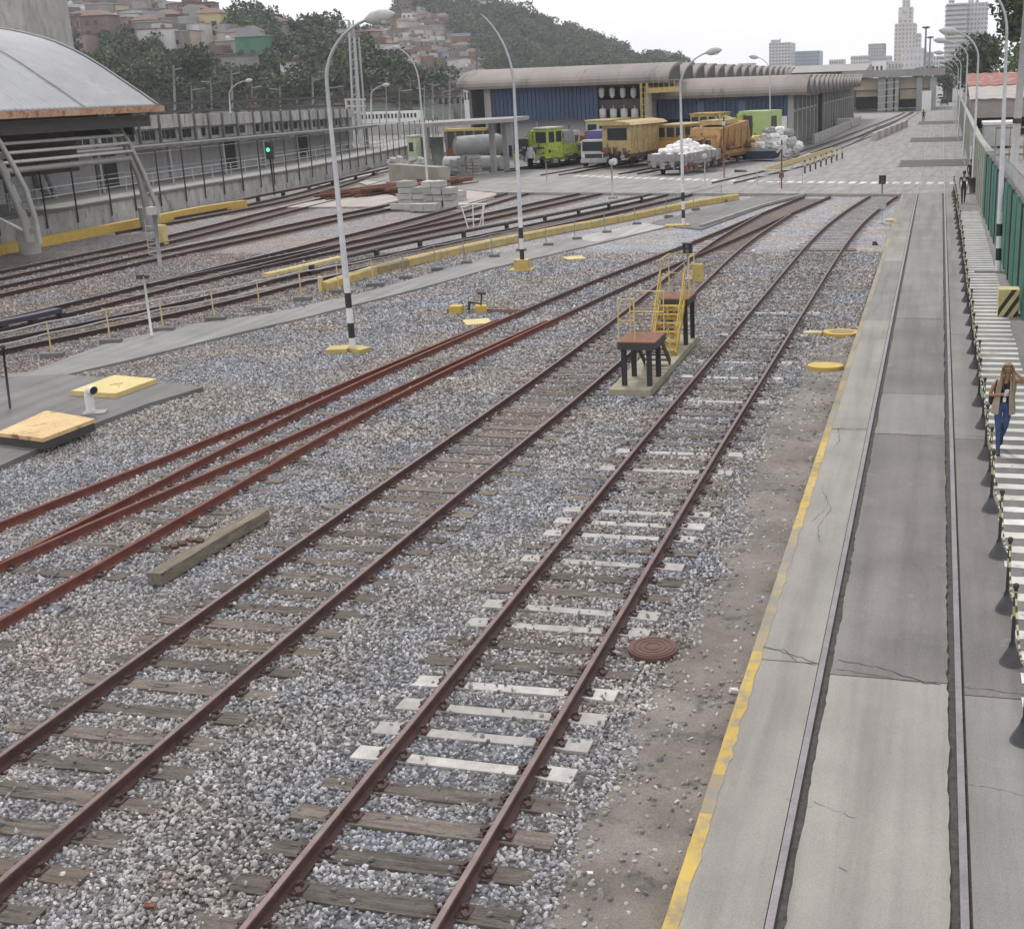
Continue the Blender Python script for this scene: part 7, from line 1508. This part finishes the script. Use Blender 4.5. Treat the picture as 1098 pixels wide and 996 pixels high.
spec = [(25, 12, 9, 6, 3, 0), (36, 28, 9, 7, 7, 0), (48, 22, 8, 5, 1, 0), (60, 34, 10, 6, 3, 0), (68, 40, 8, 5, 2, 0), (52, 8, 9, 5, 6, 0), (70, 10, 8, 4, 1, 0), (40, 42, 8, 5, 0, 0), (84, 24, 10, 5, 2, 0), (95, 20, 9, 5, 4, 0), (107, 42, 20, 7, 6, 1), (92, 56, 12, 5, 5, 0), (110, 52, 8, 4, 4, 0), (126, 14, 9, 5, 3, 0), (135, 26, 8, 6, 2, 0), (148, 18, 10, 6, 5, 0), (160, 12, 9, 5, 1, 0), (175, 14, 10, 5, 2, 0), (186, 20, 8, 5, 3, 0), (198, 24, 9, 4, 3, 0), (178, 53, 12, 6, 3, 0), (192, 52, 11, 5, 1, 0), (206, 55, 10, 6, 2, 0), (218, 50, 9, 7, 3, 0), (237, 42, 9, 8, 8, 1), (222, 22, 11, 4, 0, 1), (258, 52, 9, 5, 2, 0), (272, 52, 13, 5, 2, 1), (283, 75, 12, 9, 7, 0), (298, 84, 9, 6, 0, 0), (309, 84, 6, 6, 5, 0), (256, 62, 9, 5, 1, 0), (250, 78, 10, 5, 6, 0), (266, 80, 12, 5, 1, 0), (300, 36, 12, 4, 2, 1), (311, 40, 7, 4, 3, 0), (100, 12, 8, 4, 1, 0), (118, 4, 9, 5, 3, 0), (138, 8, 8, 4, 2, 0), (20, 34, 9, 6, 1, 0), (30, 44, 10, 5, 5, 0), (55, 48, 11, 5, 0, 0), (75, 52, 9, 4, 6, 0), (210, 36, 7, 4, 1, 0), (154, 28, 8, 5, 3, 0), (168, 26, 8, 5, 0, 0), (395, 50, 14, 5, 5, 1), (408, 54, 11, 4, 2, 1), (420, 60, 9, 4, 3, 0), (378, 44, 9, 4, 3, 0), (355, 40, 8, 4, 6, 1)]
random.seed(5)
for _ in range(70):
    x, y = random.uniform(18, 235), random.uniform(-4, 40)
    if all(abs(x-q[0]) > 5.5 or abs(y-q[1]) > 4.5 for q in spec): spec.append((x, y, random.uniform(7, 11), random.uniform(4, 6.5), random.choice([0, 1, 1, 2, 3, 5, 6, 6]), random.choice([0, 0, 0, 1])))
for x, y, w_, ht, ci, rf in spec: house(A, x, y, w_*.78, 6, ht*.86, ci, rf, True, random.uniform(-.3, .3))
for x, y, w_, ht, ci, rf in ((324, 89, 7, 4.2, 3, 0), (338, 100, 13, 4, 3, 0), (355, 101, 14, 3.6, 2, 0), (372, 102, 12, 4.5, 1, 2), (388, 98, 12, 4, 3, 0), (350, 88, 6, 3, 1, 0)): house(HS, x, min(y, 106), w_*.8, 6, ht, ci, rf, True, random.uniform(-.1, .1))
k = 0; occ = []
tries = 0
while k < 165 and tries < 9000:
    tries += 1; x, y = random.uniform(396, 520), random.uniform(14, 100)
    if not inpoly(x, y, [(398, 52), (430, 30), (450, 22), (475, 24), (500, 52), (514, 70), (516, 100), (450, 100), (440, 75), (420, 62)]): continue
    if any(abs(x-a) < 4.8 and abs(y-b) < 3.4 for a, b in occ): continue
    if inpoly(x, y, [(455, 74), (492, 74), (492, 92), (455, 92)]): continue
    occ.append((x, y)); house(HC, x, y, random.uniform(5, 9.5), 6, random.uniform(3.2, 7), random.choice([0, 0, 0, 1, 1, 2, 5, 3, 6, 4, 5]), random.choice([0, 0, 0, 1, 2]), False, random.uniform(-.4, .4)); k += 1
for x, y, w_, ht, ci in ((440, 5, 10, 8, 3), (450, 3, 12, 6, 1), (462, 0, 10, 6, 2), (484, 6, 9, 5, 3), (523, 10, 12, 4, 3), (709, 66, 12, 5, 1), (716, 66, 10, 4, 3), (446, 14, 10, 6, 0)): house(HC, x, y, w_, 6, ht, ci, 0, False, .1)
HP = [(q[1], q[2], q[0] is HC) for q in HOUSES]
TPa = np.array(TP); qx = pix(TPa); kp = np.ones(len(TPa), bool)
for (hx_, hy_, far) in HP:
    w1, u1, d1_ = (4.5, 3.5, 5) if far else (8, 9, 9)
    kp &= ~((np.abs(qx[:, 0]-hx_) < w1) & (qx[:, 1] > hy_-u1) & (qx[:, 1] < hy_+d1_))
kp &= ~((qx[:, 1] < -60))
TP = TPa[kp]; TS = np.array(TS)[kp]
o = scatter_gn('hillside_wood', np.array(TP), np.array(TS), trees, .35); o['label'] = 'dense dark green woods covering the hillsides'
def rowname(q):
    h, x, y = q[0], q[1], q[2]
    if h is HS: return 'at the foot of the wooded spur'
    if h is HA: return 'high on the near hill' if y < 22 else 'halfway up the near hill' if y < 46 else 'low on the near hill'
    return 'atop the far favela hill' if y < 30 else 'halfway up the far favela hill' if y < 62 else 'low on the far favela hill'
buck = {}
for q in HOUSES: buck.setdefault((rowname(q), q[3]), []).append(q)
for (rn, ci), L_ in buck.items():
    L_.sort(key=lambda q: q[1])
    for i, (h, x, y, ci, roof, v, w_, d_, ht, wp_, rz, rm) in enumerate(L_):
        nm = HCOL[ci][0]; lab = ('%s %s house %s' % ('the only' if len(L_) == 1 else words[i]+' from left', nm, rn)).replace('the only', 'single'); 
        t = root('hillside_house', lab, 'house', v.x, v.y, rz); t.location.z = v.z-1.5; t['group'] = 'houses '+rn; H = ht+1.5
        b = MB().b2(-w_/2, w_/2, -d_/2, d_/2, -2, H)
        if not wp_:   # far houses: openings are part of the body mesh
            nfl = max(1, int(ht/2.8)); nw = max(2, int(w_/2.4))
            for f in range(nfl):
                for c_ in range(nw):
                    if random.random() < .8: xx = -w_/2+w_*(c_+.28)/nw; b.b2(xx, xx+w_/nw*.42, -d_/2-.05, -d_/2-.001, 1.5+f*2.8+.9, 1.5+f*2.8+2.0, 1)
        o = b.build('wall', [HCOL[ci][1], MAT['glass']], t, world=False)
        if roof == 1:
            m = MB(); m.add([(-w_/2-.5, -d_/2-.5, H), (w_/2+.5, -d_/2-.5, H), (w_/2+.5, d_/2+.5, H), (-w_/2-.5, d_/2+.5, H), (-w_*.25, 0, H+1.6), (w_*.25, 0, H+1.6)], [(0, 1, 5, 4), (1, 2, 5), (2, 3, 4, 5), (3, 0, 4), (3, 2, 1, 0)]); m.build('roof', ROOFM[1], t, world=False)
        else:
            m = MB(); m.b2(-w_/2-.2, w_/2+.2, -d_/2-.3, d_/2+.2, H+.002, H+.2)
            if random.random() < .5: m.ball((w_*random.uniform(-.25, .25), 0, H+.8), .7, 8, 6)
            if random.random() < .4: m.b2(-w_/2, -w_/2+w_*.45, -d_/2+.5, d_/2-.5, H+.2, H+2.2)
            m.build('roof', ROOFM[random.choice([0, 2, 3, 1])], t, world=False)
        if wp_:
            nfl = max(1, int(ht/2.7)); nw = max(2, int(w_/2.6))
            for f in range(nfl):
                for c_ in range(nw):
                    if random.random() < .82: xx = -w_/2+w_*(c_+.25)/nw; MB().b2(xx, xx+w_/nw*.42, -d_/2-.08, -d_/2-.003, 1.5+f*2.7+.8, 1.5+f*2.7+2.0).build('window', MAT['glass'], t, world=False)
# low boundary walls at the foot of the hills
Y = 330; obj1(MB().b2(X(395, 100, Y), X(530, 100, Y), Y, Y+1, 0, Z(470, 95, Y)), 'brick_wall', HCOL[5][1], 'long pinkish brick wall behind the gantries', 'wall', loc=(X(395, 100, Y), Y, 0))
for i, (a, b, c, Y, ci, lb) in enumerate(((497, 525, 93, 225, 3, 'white low house under the tall depot roof end'), (398, 436, 95, 300, 3, 'small white houses row behind the gantry'), (240, 310, 97, 250, 6, 'long brown wall under the green house'), (450, 500, 100, 260, 1, 'grey low shed right of the white train'))):
    t = thing('low_building', lb, 'building', (X(a, 100, Y), Y, 0)); x0, x1 = X(a, 100, Y), X(b, 100, Y); MB().b2(x0, x1, Y, Y+8, 0, Z((a+b)/2, c, Y)).build('wall', HCOL[ci][1], t); n_ = 8; MB().b2(x0-.3, x1+.3, Y-.4, Y+8.3, Z((a+b)/2, c, Y)+.01, Z((a+b)/2, c, Y)+.25).build('roof', MAT['concd'], t)
    for k in range(n_): q = x0+(x1-x0)*(k+.25)/n_; MB().b2(q, q+(x1-x0)/n_*.45, Y-.05, Y-.004, Z((a+b)/2, c, Y)-2.3, Z((a+b)/2, c, Y)-1.0).build('window', MAT['glass'], t)
# ================================================================ CITY
def block(label, px0, px1, pyt, Y, mat, rows, cols, D=25, pyb=90, fr=.55, wm=None, parent=None, nm='tower_block', wz=.5):
    x0, x1 = X(px0, 80, Y), X(px1, 80, Y); z1 = Z((px0+px1)/2, pyt, Y); z0 = 0 if parent is None else Z((px0+px1)/2, pyb, Y)
    t = thing(nm, label, 'building', ((x0+x1)/2, Y, 0)) if parent is None else parent
    MB().b2(x0, x1, Y, Y+D, z0, z1).build('facade' if parent is None else 'tier', mat, t)
    zl = max(z0, Z((px0+px1)/2, min(pyb, 88), Y)); dz = (z1-zl)/rows
    for r_ in range(rows):
        m = MB(); za, zb = zl+dz*(r_+.5-wz/2), zl+dz*(r_+.5+wz/2)
        for c_ in range(cols): a = x0+(x1-x0)*(c_+.5-fr/2)/cols; b = x0+(x1-x0)*(c_+.5+fr/2)/cols; m.b2(a, b, Y-.3, Y-.03, za, zb)
        for c_ in range(max(1, cols//2)): a = Y+D*(c_+.2)/max(1, cols//2); m.b2(x0-.3, x0-.03, a, a+D/max(1, cols//2)*.5, za, zb); m.b2(x1+.03, x1+.3, a, a+D/max(1, cols//2)*.5, za, zb)
        m.build('window_row', wm or MAT['glassl'], t)
    return t
CW = M((.52, .51, .51), (.45, .44, .44), .05, .8); CGY = M((.36, .36, .38), (.3, .3, .31), .05, .8); CBL = M((.22, .27, .34), (.18, .22, .28), .05, .6); CCR = M((.52, .49, .44), (.44, .41, .37), .05, .8); DKW = M((.17, .18, .20), (.13, .14, .16), .05, .3)
YC = 1150
t = block('pale grey city block with aerials left of the bluish one', 824.5, 847.5, 46, YC, CW, 12, 7, 40, fr=.7, wm=DKW); m = MB()
for a, b in ((827, 43), (836, 41), (843, 45)): q = AT(a, b, YC); m.bar((q.x, YC+5, Z(a, 48, YC)), (q.x, YC+5, q.z), .8, .8)
m.b2(X(826, 80, YC), X(834, 80, YC), YC+3, YC+20, Z(830, 46.1, YC), Z(830, 43, YC)); m.build('roof_aerials', CGY, t)
block('bluish glass city block left of centre skyline', 849.5, 878, 55, YC+60, CBL, 8, 9, 40, fr=.8, wm=M((.12, .17, .24), None, .1, .3)); block('low pale block far left on the skyline', 791, 806, 68, YC, CCR, 4, 5, 30)
block('slim grey block left of the clock tower', 930.5, 947.5, 47, YC, CGY, 11, 6, 35, fr=.6, wm=DKW); block('low pale block behind the far roof left of the grey block', 889, 904, 64, YC, CW, 4, 6, 30); block('low cream block with flat roof below the grey block', 912, 930, 60, YC-100, CCR, 5, 7, 30); block('narrow low white block right of the grey block', 948, 955, 60, YC-50, CW, 5, 3, 25)
t = block('tall stepped cream clock tower with set back crown', 958, 980.5, 25.5, YC, CCR, 14, 6, 45, fr=.45, wm=DKW, nm='clock_tower')
block('', 961.5, 976.5, 8, YC+8, CCR, 4, 3, 30, 25.4, .4, DKW, t); block('', 965.5, 973, -1.5, YC+14, CCR, 3, 2, 16, 7.9, .4, DKW, t); block('', 967.5, 971, -9, YC+18, CCR, 1, 1, 8, -1.6, .3, DKW, t)
block('', 980.6, 986, 36, YC+2, CW, 10, 2, 40, 90, .5, DKW, t)
q = AT(969, 15, YC+8); MB().tube([(q.x, YC+7.7, q.z), (q.x, YC+6.9, q.z)], 4.6, 28).build('clock_face', CW, t); m = MB(); m.bar((q.x, YC+6.7, q.z), (q.x, YC+6.7, q.z+3.4), .5, .5); m.bar((q.x, YC+6.7, q.z), (q.x+2.4, YC+6.7, q.z+.8), .5, .5); m.build('clock_hands', MAT['black'], t)
block('wide pale city block right of the clock tower', 966, 992, 52, YC-150, CW, 5, 6, 30, fr=.4, wm=CGY); block('low pale block between wide block and floodlights', 992, 1000, 56, YC-80, CGY, 4, 3, 25); block('white low rise just left of the office tower', 1000, 1012, 60, YC-200, CW, 5, 4, 25, fr=.5)
block('small cream rooftop block below the clock tower', 952, 966, 66, YC-250, CCR, 2, 4, 20); block('low far grey block under the skyline centre', 862, 892, 72, YC-100, CGY, 2, 9, 20)
t = block('big white office tower with dark window bands behind the trees', 1011.5, 1034, 4, 620, CW, 17, 1, 22, fr=.94, wm=M((.20, .20, .21), None, .1, .3), wz=.38); block('', 1034.1, 1056, 3, 625, CW, 17, 6, 22, 90, .5, M((.25, .25, .26), None, .1, .3), t, wz=.45)
MB().b2(X(1036, 50, 627), X(1042, 50, 627), 627, 633, Z(1039, 3, 627), Z(1039, -4, 627)).build('roof_box', CW, t)
m = MB()
for (a, b) in ((1019, -1), (1022, 0), (1048, -3)): q = AT(a, b, 628); m.bar((q.x, 628, Z(a, 4, 628)), (q.x, 628, q.z), .3, .3); m.ball((q.x, 627, Z(a, 2, 628)), .8, 8, 6)
m.build('roof_dishes', CGY, t)
# low roofs beyond the right fence
for i, (a, b, c, Y, lb, mt) in enumerate(((1020, 1036, 84, 230, 'small rust and grey shed beyond the lamp row', WRED), (1024, 1037, 92, 190, 'pale grey shed between the lamp row and warehouse', MAT['lgrey']))):
    t = thing('shed', lb, 'building', (X(a, c, Y), Y, 0)); x0, x1 = max(3.9, X(a, c, Y)), X(b, c, Y)+4; zt_ = Z((a+b)/2, c, Y); MB().b2(x0, x1, Y, Y+18, 0, zt_-.8).build('wall', MAT['lgrey'], t); m = MB(); m.add([(x0-.2, Y-.4, zt_-.8), (x1+.2, Y-.4, zt_-.8), (x1+.2, Y+18, zt_+1), (x0-.2, Y+18, zt_+1)], [(0, 1, 2, 3)]); o = m.build('roof', mt, t); o.modifiers.new('t', 'SOLIDIFY').thickness = .15

# ================================================================ PEOPLE
def person(label, loc, rz, J, E, Rr, mats, zone, hair=None, extras=None, cat='person', scale=1.0, fingers=None):
    """J: joints, E: edges, Rr: radii; zone(bone index pair) -> material index"""
    t = root('person', label, cat, loc[0], loc[1], rz); t.location.z = loc[2]; t.scale = (scale,)*3
    names = list(J); idx = {n: i for i, n in enumerate(names)}; vs = [J[n] for n in names]; es = [(idx[a], idx[b]) for a, b in E]; rad = [Rr[n] for n in names]
    if fingers:
        for (wr, palm, d, side, curl) in fingers:
            d = Vector(d).normalized(); side = Vector(side).normalized(); cl = Vector(curl); pi = idx[palm]; pp = Vector(J[palm])
            for k, (off, L_) in enumerate(((-.028, .068), (-.010, .078), (.010, .074), (.028, .058))):
                a = pp+side*off+d*.035; b = a+d*L_*.5+cl*.010; c = b+(d*.5+cl.normalized()*.6 if cl.length > 0 else d).normalized()*L_*.5; n0 = len(vs); vs += [tuple(a), tuple(b), tuple(c)]; rad += [.0105, .0095, .008]; es += [(pi, n0), (n0, n0+1), (n0+1, n0+2)]
            a = pp+side*-.034-d*.02; b = a+(side*-.6+d*.7).normalized()*.034; c = b+(d*.9-side*.2).normalized()*.026; n0 = len(vs); vs += [tuple(a), tuple(b), tuple(c)]; rad += [.013, .011, .009]; es += [(pi, n0), (n0, n0+1), (n0+1, n0+2)]
    me = bpy.data.meshes.new('body'); me.from_pydata(vs, es, []); o = bpy.data.objects.new('tmp', me); COL.objects.link(o); sk_ = o.modifiers.new('s', 'SKIN'); sk_.use_smooth_shade = True; sk_.branch_smoothing = .4
    sv = me.skin_vertices[0].data
    for i, r in enumerate(rad): sv[i].radius = r if isinstance(r, tuple) else (r, r); sv[i].use_root = (i == 0)
    o.modifiers.new('u', 'SUBSURF').levels = 2; o.modifiers['u'].render_levels = 2
    dg = bpy.context.evaluated_depsgraph_get(); dg.update(); m2 = bpy.data.meshes.new_from_object(o.evaluated_get(dg)); bpy.data.objects.remove(o)
    m2.materials.clear()
    for q in mats: m2.materials.append(q)
    segs = [(Vector(vs[a]), Vector(vs[b]), a, b) for a, b in es]; fn = {i: n for n, i in idx.items()}
    for p in m2.polygons:
        c = p.center; best = 1e9; bi = 0
        for k, (a, b, ia, ib) in enumerate(segs):
            ab = b-a; f = max(0, min(1, (c-a).dot(ab)/max(1e-9, ab.length_squared))); dd = (a+ab*f-c).length
            if dd < best: best = dd; bi = k; bf = f
        ia, ib = segs[bi][2], segs[bi][3]; p.material_index = zone(fn.get(ia, 'finger'), fn.get(ib, 'finger'), bf); p.use_smooth = True
    bd = bpy.data.objects.new('body', m2); COL.objects.link(bd); bd.parent = t; return t
def ch(mb, name, mat, t, smooth=True, sub=0):
    o = mb.build(name, mat, t, smooth, world=False)
    if sub: o.modifiers.new('s', 'SUBSURF').levels = sub; o.modifiers['s'].render_levels = sub
    return o
def head_bits(t, hc, face, hairm, skin, s=1.0, front=-1, long=False):
    hc = Vector(hc); f = front
    m = MB(); m.ball(hc+Vector((0, f*.092, .002)), .016, 8, 6, 0, (.7, 1.2, 1.3)); ch(m, 'nose', skin, t)
    for s_ in (-1, 1):
        m = MB(); m.ball(hc+Vector((s_*.032, f*.083, .022)), .0115, 8, 6, 0, (1.3, .6, .7)); ch(m, 'eye', MAT['black'], t); m = MB(); m.ball(hc+Vector((s_*.082, 0, 0)), .02, 8, 6, 0, (.4, .8, 1.4)); ch(m, 'ear', skin, t)
    m = MB(); m.ball(hc+Vector((0, f*.084, -.045)), .02, 8, 6, 0, (1.2, .45, .35)); ch(m, 'mouth', M((.30, .10, .09), None, 9), t)
SKN = M((.36, .20, .13), (.31, .17, .11), 6, .5); SKD = M((.16, .085, .055), (.13, .07, .045), 6, .5); JEAN = M((.055, .095, .21), (.03, .055, .14), 7, .85, 0, .2); BLK_ = M((.022, .022, .026), None, 5, .85); VEST = M((.40, .34, .26), (.32, .27, .20), 7, .9, 0, .3); HAIR = M((.33, .23, .13), (.20, .13, .07), 12, .6, 0, .4, (1, 1, .3)); HAIRD = M((.02, .016, .014), None, 8, .5); SHOE = M((.03, .028, .028), None, 5, .6)
J = dict(pel=(0, .01, .90), bel=(.01, 0, 1.03), che=(.02, -.01, 1.22), nk=(.035, -.02, 1.40), hb=(.045, -.045, 1.47), hd=(.045, -.055, 1.565), shl=(-.150, 0, 1.34), ell=(-.245, -.02, 1.09), wrl=(-.055, -.20, 1.14), hal=(.0, -.225, 1.165), shr=(.195, 0, 1.36), elr=(.37, -.05, 1.335), wrr=(.205, -.11, 1.49), har=(.155, -.10, 1.535), hil=(-.085, .01, .87), knl=(-.065, -.06, .50), anl=(-.055, -.14, .09), tol=(-.055, -.26, .035), hir=(.095, .02, .87), knr=(.05, -.04, .50), anr=(.02, .27, .24), tor=(.01, .26, .10))
E_ = [('pel', 'bel'), ('bel', 'che'), ('che', 'nk'), ('nk', 'hb'), ('hb', 'hd'), ('che', 'shl'), ('shl', 'ell'), ('ell', 'wrl'), ('wrl', 'hal'), ('che', 'shr'), ('shr', 'elr'), ('elr', 'wrr'), ('wrr', 'har'), ('pel', 'hil'), ('hil', 'knl'), ('knl', 'anl'), ('anl', 'tol'), ('pel', 'hir'), ('hir', 'knr'), ('knr', 'anr'), ('anr', 'tor')]
RR_ = dict(pel=(.14, .105), bel=(.115, .085), che=(.125, .09), nk=.048, hb=.062, hd=(.078, .095), shl=.052, ell=.038, wrl=.025, hal=(.032, .018), shr=.052, elr=.038, wrr=.025, har=(.032, .018), hil=.095, knl=.062, anl=.040, tol=.032, hir=.095, knr=.062, anr=.040, tor=.032)
def zw(a, b, f):
    if 'finger' in (a, b) or b in ('hal', 'har', 'wrl', 'wrr') or a in ('wrl', 'wrr') or b in ('ell', 'elr', 'hd', 'hb'): return 0
    if a == 'che' and b == 'nk': return 0 if f > .55 else 1
    if b in ('tol', 'tor'): return 3
    if a in ('hil', 'hir', 'knl', 'knr', 'pel') or b in ('hil', 'hir'): return 2 if not (a == 'pel' and b == 'bel') else (2 if f < .5 else 1)
    return 1
t = person('woman walking on the zebra path in beige vest and blue jeans, arm raised to head', (1.33, 22.85, .175), 0, J, E_, RR_, [SKN, BLK_, JEAN, SHOE], zw, scale=1.0, fingers=[('wrl', 'hal', (.9, -.2, .35), (0, .3, 1), (0, -.5, -.2)), ('wrr', 'har', (-.6, .1, .7), (.5, -.7, .3), (-.3, .1, -.5))])
hc = Vector((.045, -.055, 1.565)); head_bits(t, hc, None, HAIR, SKN)
m = MB(); m.ball(hc+Vector((0, .022, .022)), .106, 16, 10, 0, (.95, 1.0, 1.1)); m.v = [v for v in m.v]; ch(m, 'hair', HAIR, t)
m = MB()
for s_ in (-1, 1):
    for j in range(6): m.tube([hc+Vector((s_*(.06+.006*j), .02-.02*j, .06)), hc+Vector((s_*(.088+.004*j), .0-.018*j, -.07)), hc+Vector((s_*(.085+.006*j), -.01-.016*j, -.2)), hc+Vector((s_*(.09+.004*j), -.02-.016*j, -.33-.01*j))], [.02, .024, .022, .01], 6)
ch(m, 'long_hair', HAIR, t)
m = MB(); m.tube([hc+Vector((-.075, -.03, .075)), hc+Vector((-.03, -.09, .088)), hc+Vector((.03, -.09, .088)), hc+Vector((.075, -.03, .075))], .012, 8); ch(m, 'sunglasses', MAT['black'], t)
def shell(levels, a0, a1, n, th=.012):   # open garment: rings (z, cx, cy, rx, ry) from angle a0 to a1
    m = MB(); K = len(levels)
    for (z, cx, cy, rx_, ry_) in levels:
        for i in range(n+1): a = a0+(a1-a0)*i/n; w_ = 1+.05*math.sin(i*1.9+z*9); m.v.append((cx+math.cos(a)*rx_*w_, cy+math.sin(a)*ry_*w_, z))
    for j in range(K-1):
        for i in range(n): m.f.append((j*(n+1)+i, j*(n+1)+i+1, (j+1)*(n+1)+i+1, (j+1)*(n+1)+i)); m.m.append(0)
    return m
m = shell([(1.42, .035, .01, .07, .06), (1.38, .03, .01, .15, .09), (1.32, .022, .005, .185, .115), (1.2, .02, 0, .175, .125), (1.05, .01, 0, .165, .12), (.92, .01, .01, .19, .14), (.80, .01, .02, .205, .15), (.74, .01, .02, .20, .15)], -math.pi/2+.42, 3*math.pi/2-.42, 26)
o = ch(m, 'vest', VEST, t); md = o.modifiers.new('t', 'SOLIDIFY'); md.thickness = .014; o.modifiers.new('s', 'SUBSURF').levels = 1
m = MB(); m.tube([(-.13, -.09, 1.39), (-.16, -.13, 1.25), (-.17, -.10, 1.1), (-.19, .03, 1.0)], .014, 6); m.ball((-.20, .10, .98), .10, 10, 7, 0, (.6, 1, 1.1)); ch(m, 'shoulder_bag', BLK_, t)
m = MB(); m.box((0.01, -.135, 1.03), (.055, .006, .08)); ch(m, 'badge', MAT['white'], t, False); m = MB(); m.tube([(-.03, -.12, 1.36), (.01, -.135, 1.07), (.08, -.12, 1.37)], .004, 5); ch(m, 'lanyard', MAT['grey'], t)
m = MB(); m.box((.035, -.25, 1.19), (.07, .012, .13), .2, 0, .3); ch(m, 'phone', MAT['white'], t, False)
for (a, b_) in (((-.055, -.215, .035), 0), ((.012, .275, .15), -1.2)):
    m = MB(); m.ball(a, .05, 10, 7, 0, (.85, 2.3 if b_ == 0 else .9, .75 if b_ == 0 else 1.9)); ch(m, 'shoe', SHOE, t)
# others share a standing or walking figure
def walker(label, loc, rz, top, legs, skin, step=.22, arm=.15, h=1.0, hatm=None, vest=None, short=True, shirt_mark=None):
    J2 = dict(pel=(0, 0, .93), bel=(0, 0, 1.06), che=(0, -.01, 1.26), nk=(0, -.01, 1.45), hb=(0, -.02, 1.52), hd=(0, -.03, 1.63), shl=(-.18, 0, 1.40), ell=(-.235, -arm*.3, 1.13), wrl=(-.22, -arm*1.2, .90), hal=(-.215, -arm*1.4, .82), shr=(.18, 0, 1.40), elr=(.235, arm*.5, 1.13), wrr=(.22, arm*.4, .89), har=(.215, arm*.3, .81), hil=(-.09, 0, .90), knl=(-.085, -step*.7, .50), anl=(-.08, -step, .09), tol=(-.08, -step-.14, .035), hir=(.09, 0, .90), knr=(.085, step*.1, .50), anr=(.08, step*1.2, .12), tor=(.08, step*1.05, .035))
    R2 = dict(RR_); R2.update(pel=(.145, .105), bel=(.135, .1), che=(.155, .105), nk=.055, shl=.06, shr=.06, hd=(.078, .098))
    def z2(a, b, f):
        if short is False and b in ('ell', 'elr', 'wrl', 'wrr'): return 1
        if b in ('ell', 'elr'): return 1 if f < .5 else 0
        return zw(a, b, f)
    t = person(label, loc, rz, J2, E_, R2, [skin, top, legs, SHOE], z2, scale=h, fingers=[('wrl', 'hal', (0, -.1, -1), (0, 1, 0), (.4, 0, 0)), ('wrr', 'har', (0, .05, -1), (0, 1, 0), (-.4, 0, 0))])
    hc = Vector((0, -.03, 1.63)); head_bits(t, hc, None, HAIRD, skin); m = MB(); m.ball(hc+Vector((0, .018, .025)), .102, 14, 9, 0, (.93, 1.0, 1.02)); ch(m, 'hair' if not hatm else 'helmet', hatm or HAIRD, t)
    if vest:
        m = shell([(1.47, 0, .0, .08, .07), (1.43, 0, 0, .17, .11), (1.35, 0, 0, .185, .13), (1.2, 0, 0, .18, .135), (1.0, 0, 0, .17, .13), (.9, 0, 0, .175, .135)], -math.pi/2+.15, 3*math.pi/2-.15, 20); o = ch(m, 'safety_vest', vest, t); o.modifiers.new('t', 'SOLIDIFY').thickness = .012
    if shirt_mark: m = MB(); m.box((0, -.128, 1.28), (.15, .012, .17), 0, 0, .1); m.box((0.02, -.136, 1.22), (.1, .01, .05), .0, 0, .1); ch(m, 'shirt_print', shirt_mark, t, False)
    for (yy, zz) in ((-step-.07, .04), (step*1.1, .05)): m = MB(); m.ball((-.08 if yy < 0 else .08, yy, zz), .05, 10, 7, 0, (.85, 2.5, .8)); ch(m, 'shoe', SHOE, t)
    return t
walker('man in black t-shirt and dark trousers walking at the end of the zebra path', (1.42, 70.4, .175), .05, BLK_, M((.03, .032, .045), None, 6, .9), SKD, .24, .12, .98, shirt_mark=MAT['lgrey'])
walker('person in dark clothes standing behind the walking man by the fence', (2.0, 80.5, .175), .4, BLK_, BLK_, SKN, .08, .05, .96, short=False)
p = G(554, 184, .12); walker('worker in lime vest, white helmet and pale trousers standing by the shed', (p.x, p.y, .12), .3, M((.40, .42, .44), None, 6, .9), M((.50, .52, .54), None, 6, .9), SKN, .07, .05, 1.0, hatm=MAT['white'], vest=M((.45, .75, .12), None, 6, .7), short=False)
p = G(990, 131, .15); walker('distant person in black standing beside the far siding bend', (p.x, p.y, .15), 0, BLK_, BLK_, SKD, .08, .05, 1.05, short=False)
# ================================================================ HAZE
hz = MB(); hz.b2(-560, 420, -25, 1300, -1.0, 150)
hm_ = bpy.data.materials.new('air'); hm_.use_nodes = True; nt = hm_.node_tree; nt.nodes.remove(nt.nodes['Principled BSDF']); pv = nt.nodes.new('ShaderNodeVolumePrincipled'); pv.inputs['Color'].default_value = (.92, .96, 1.0, 1); pv.inputs['Density'].default_value = .00021; pv.inputs['Anisotropy'].default_value = .2
nt.links.new(pv.outputs[0], nt.nodes['Material Output'].inputs['Volume']); o = hz.build('haze', hm_); o['kind'] = 'stuff'; o['label'] = 'thin pale haze over the yard and hills'
S.cycles.volume_bounces = 1
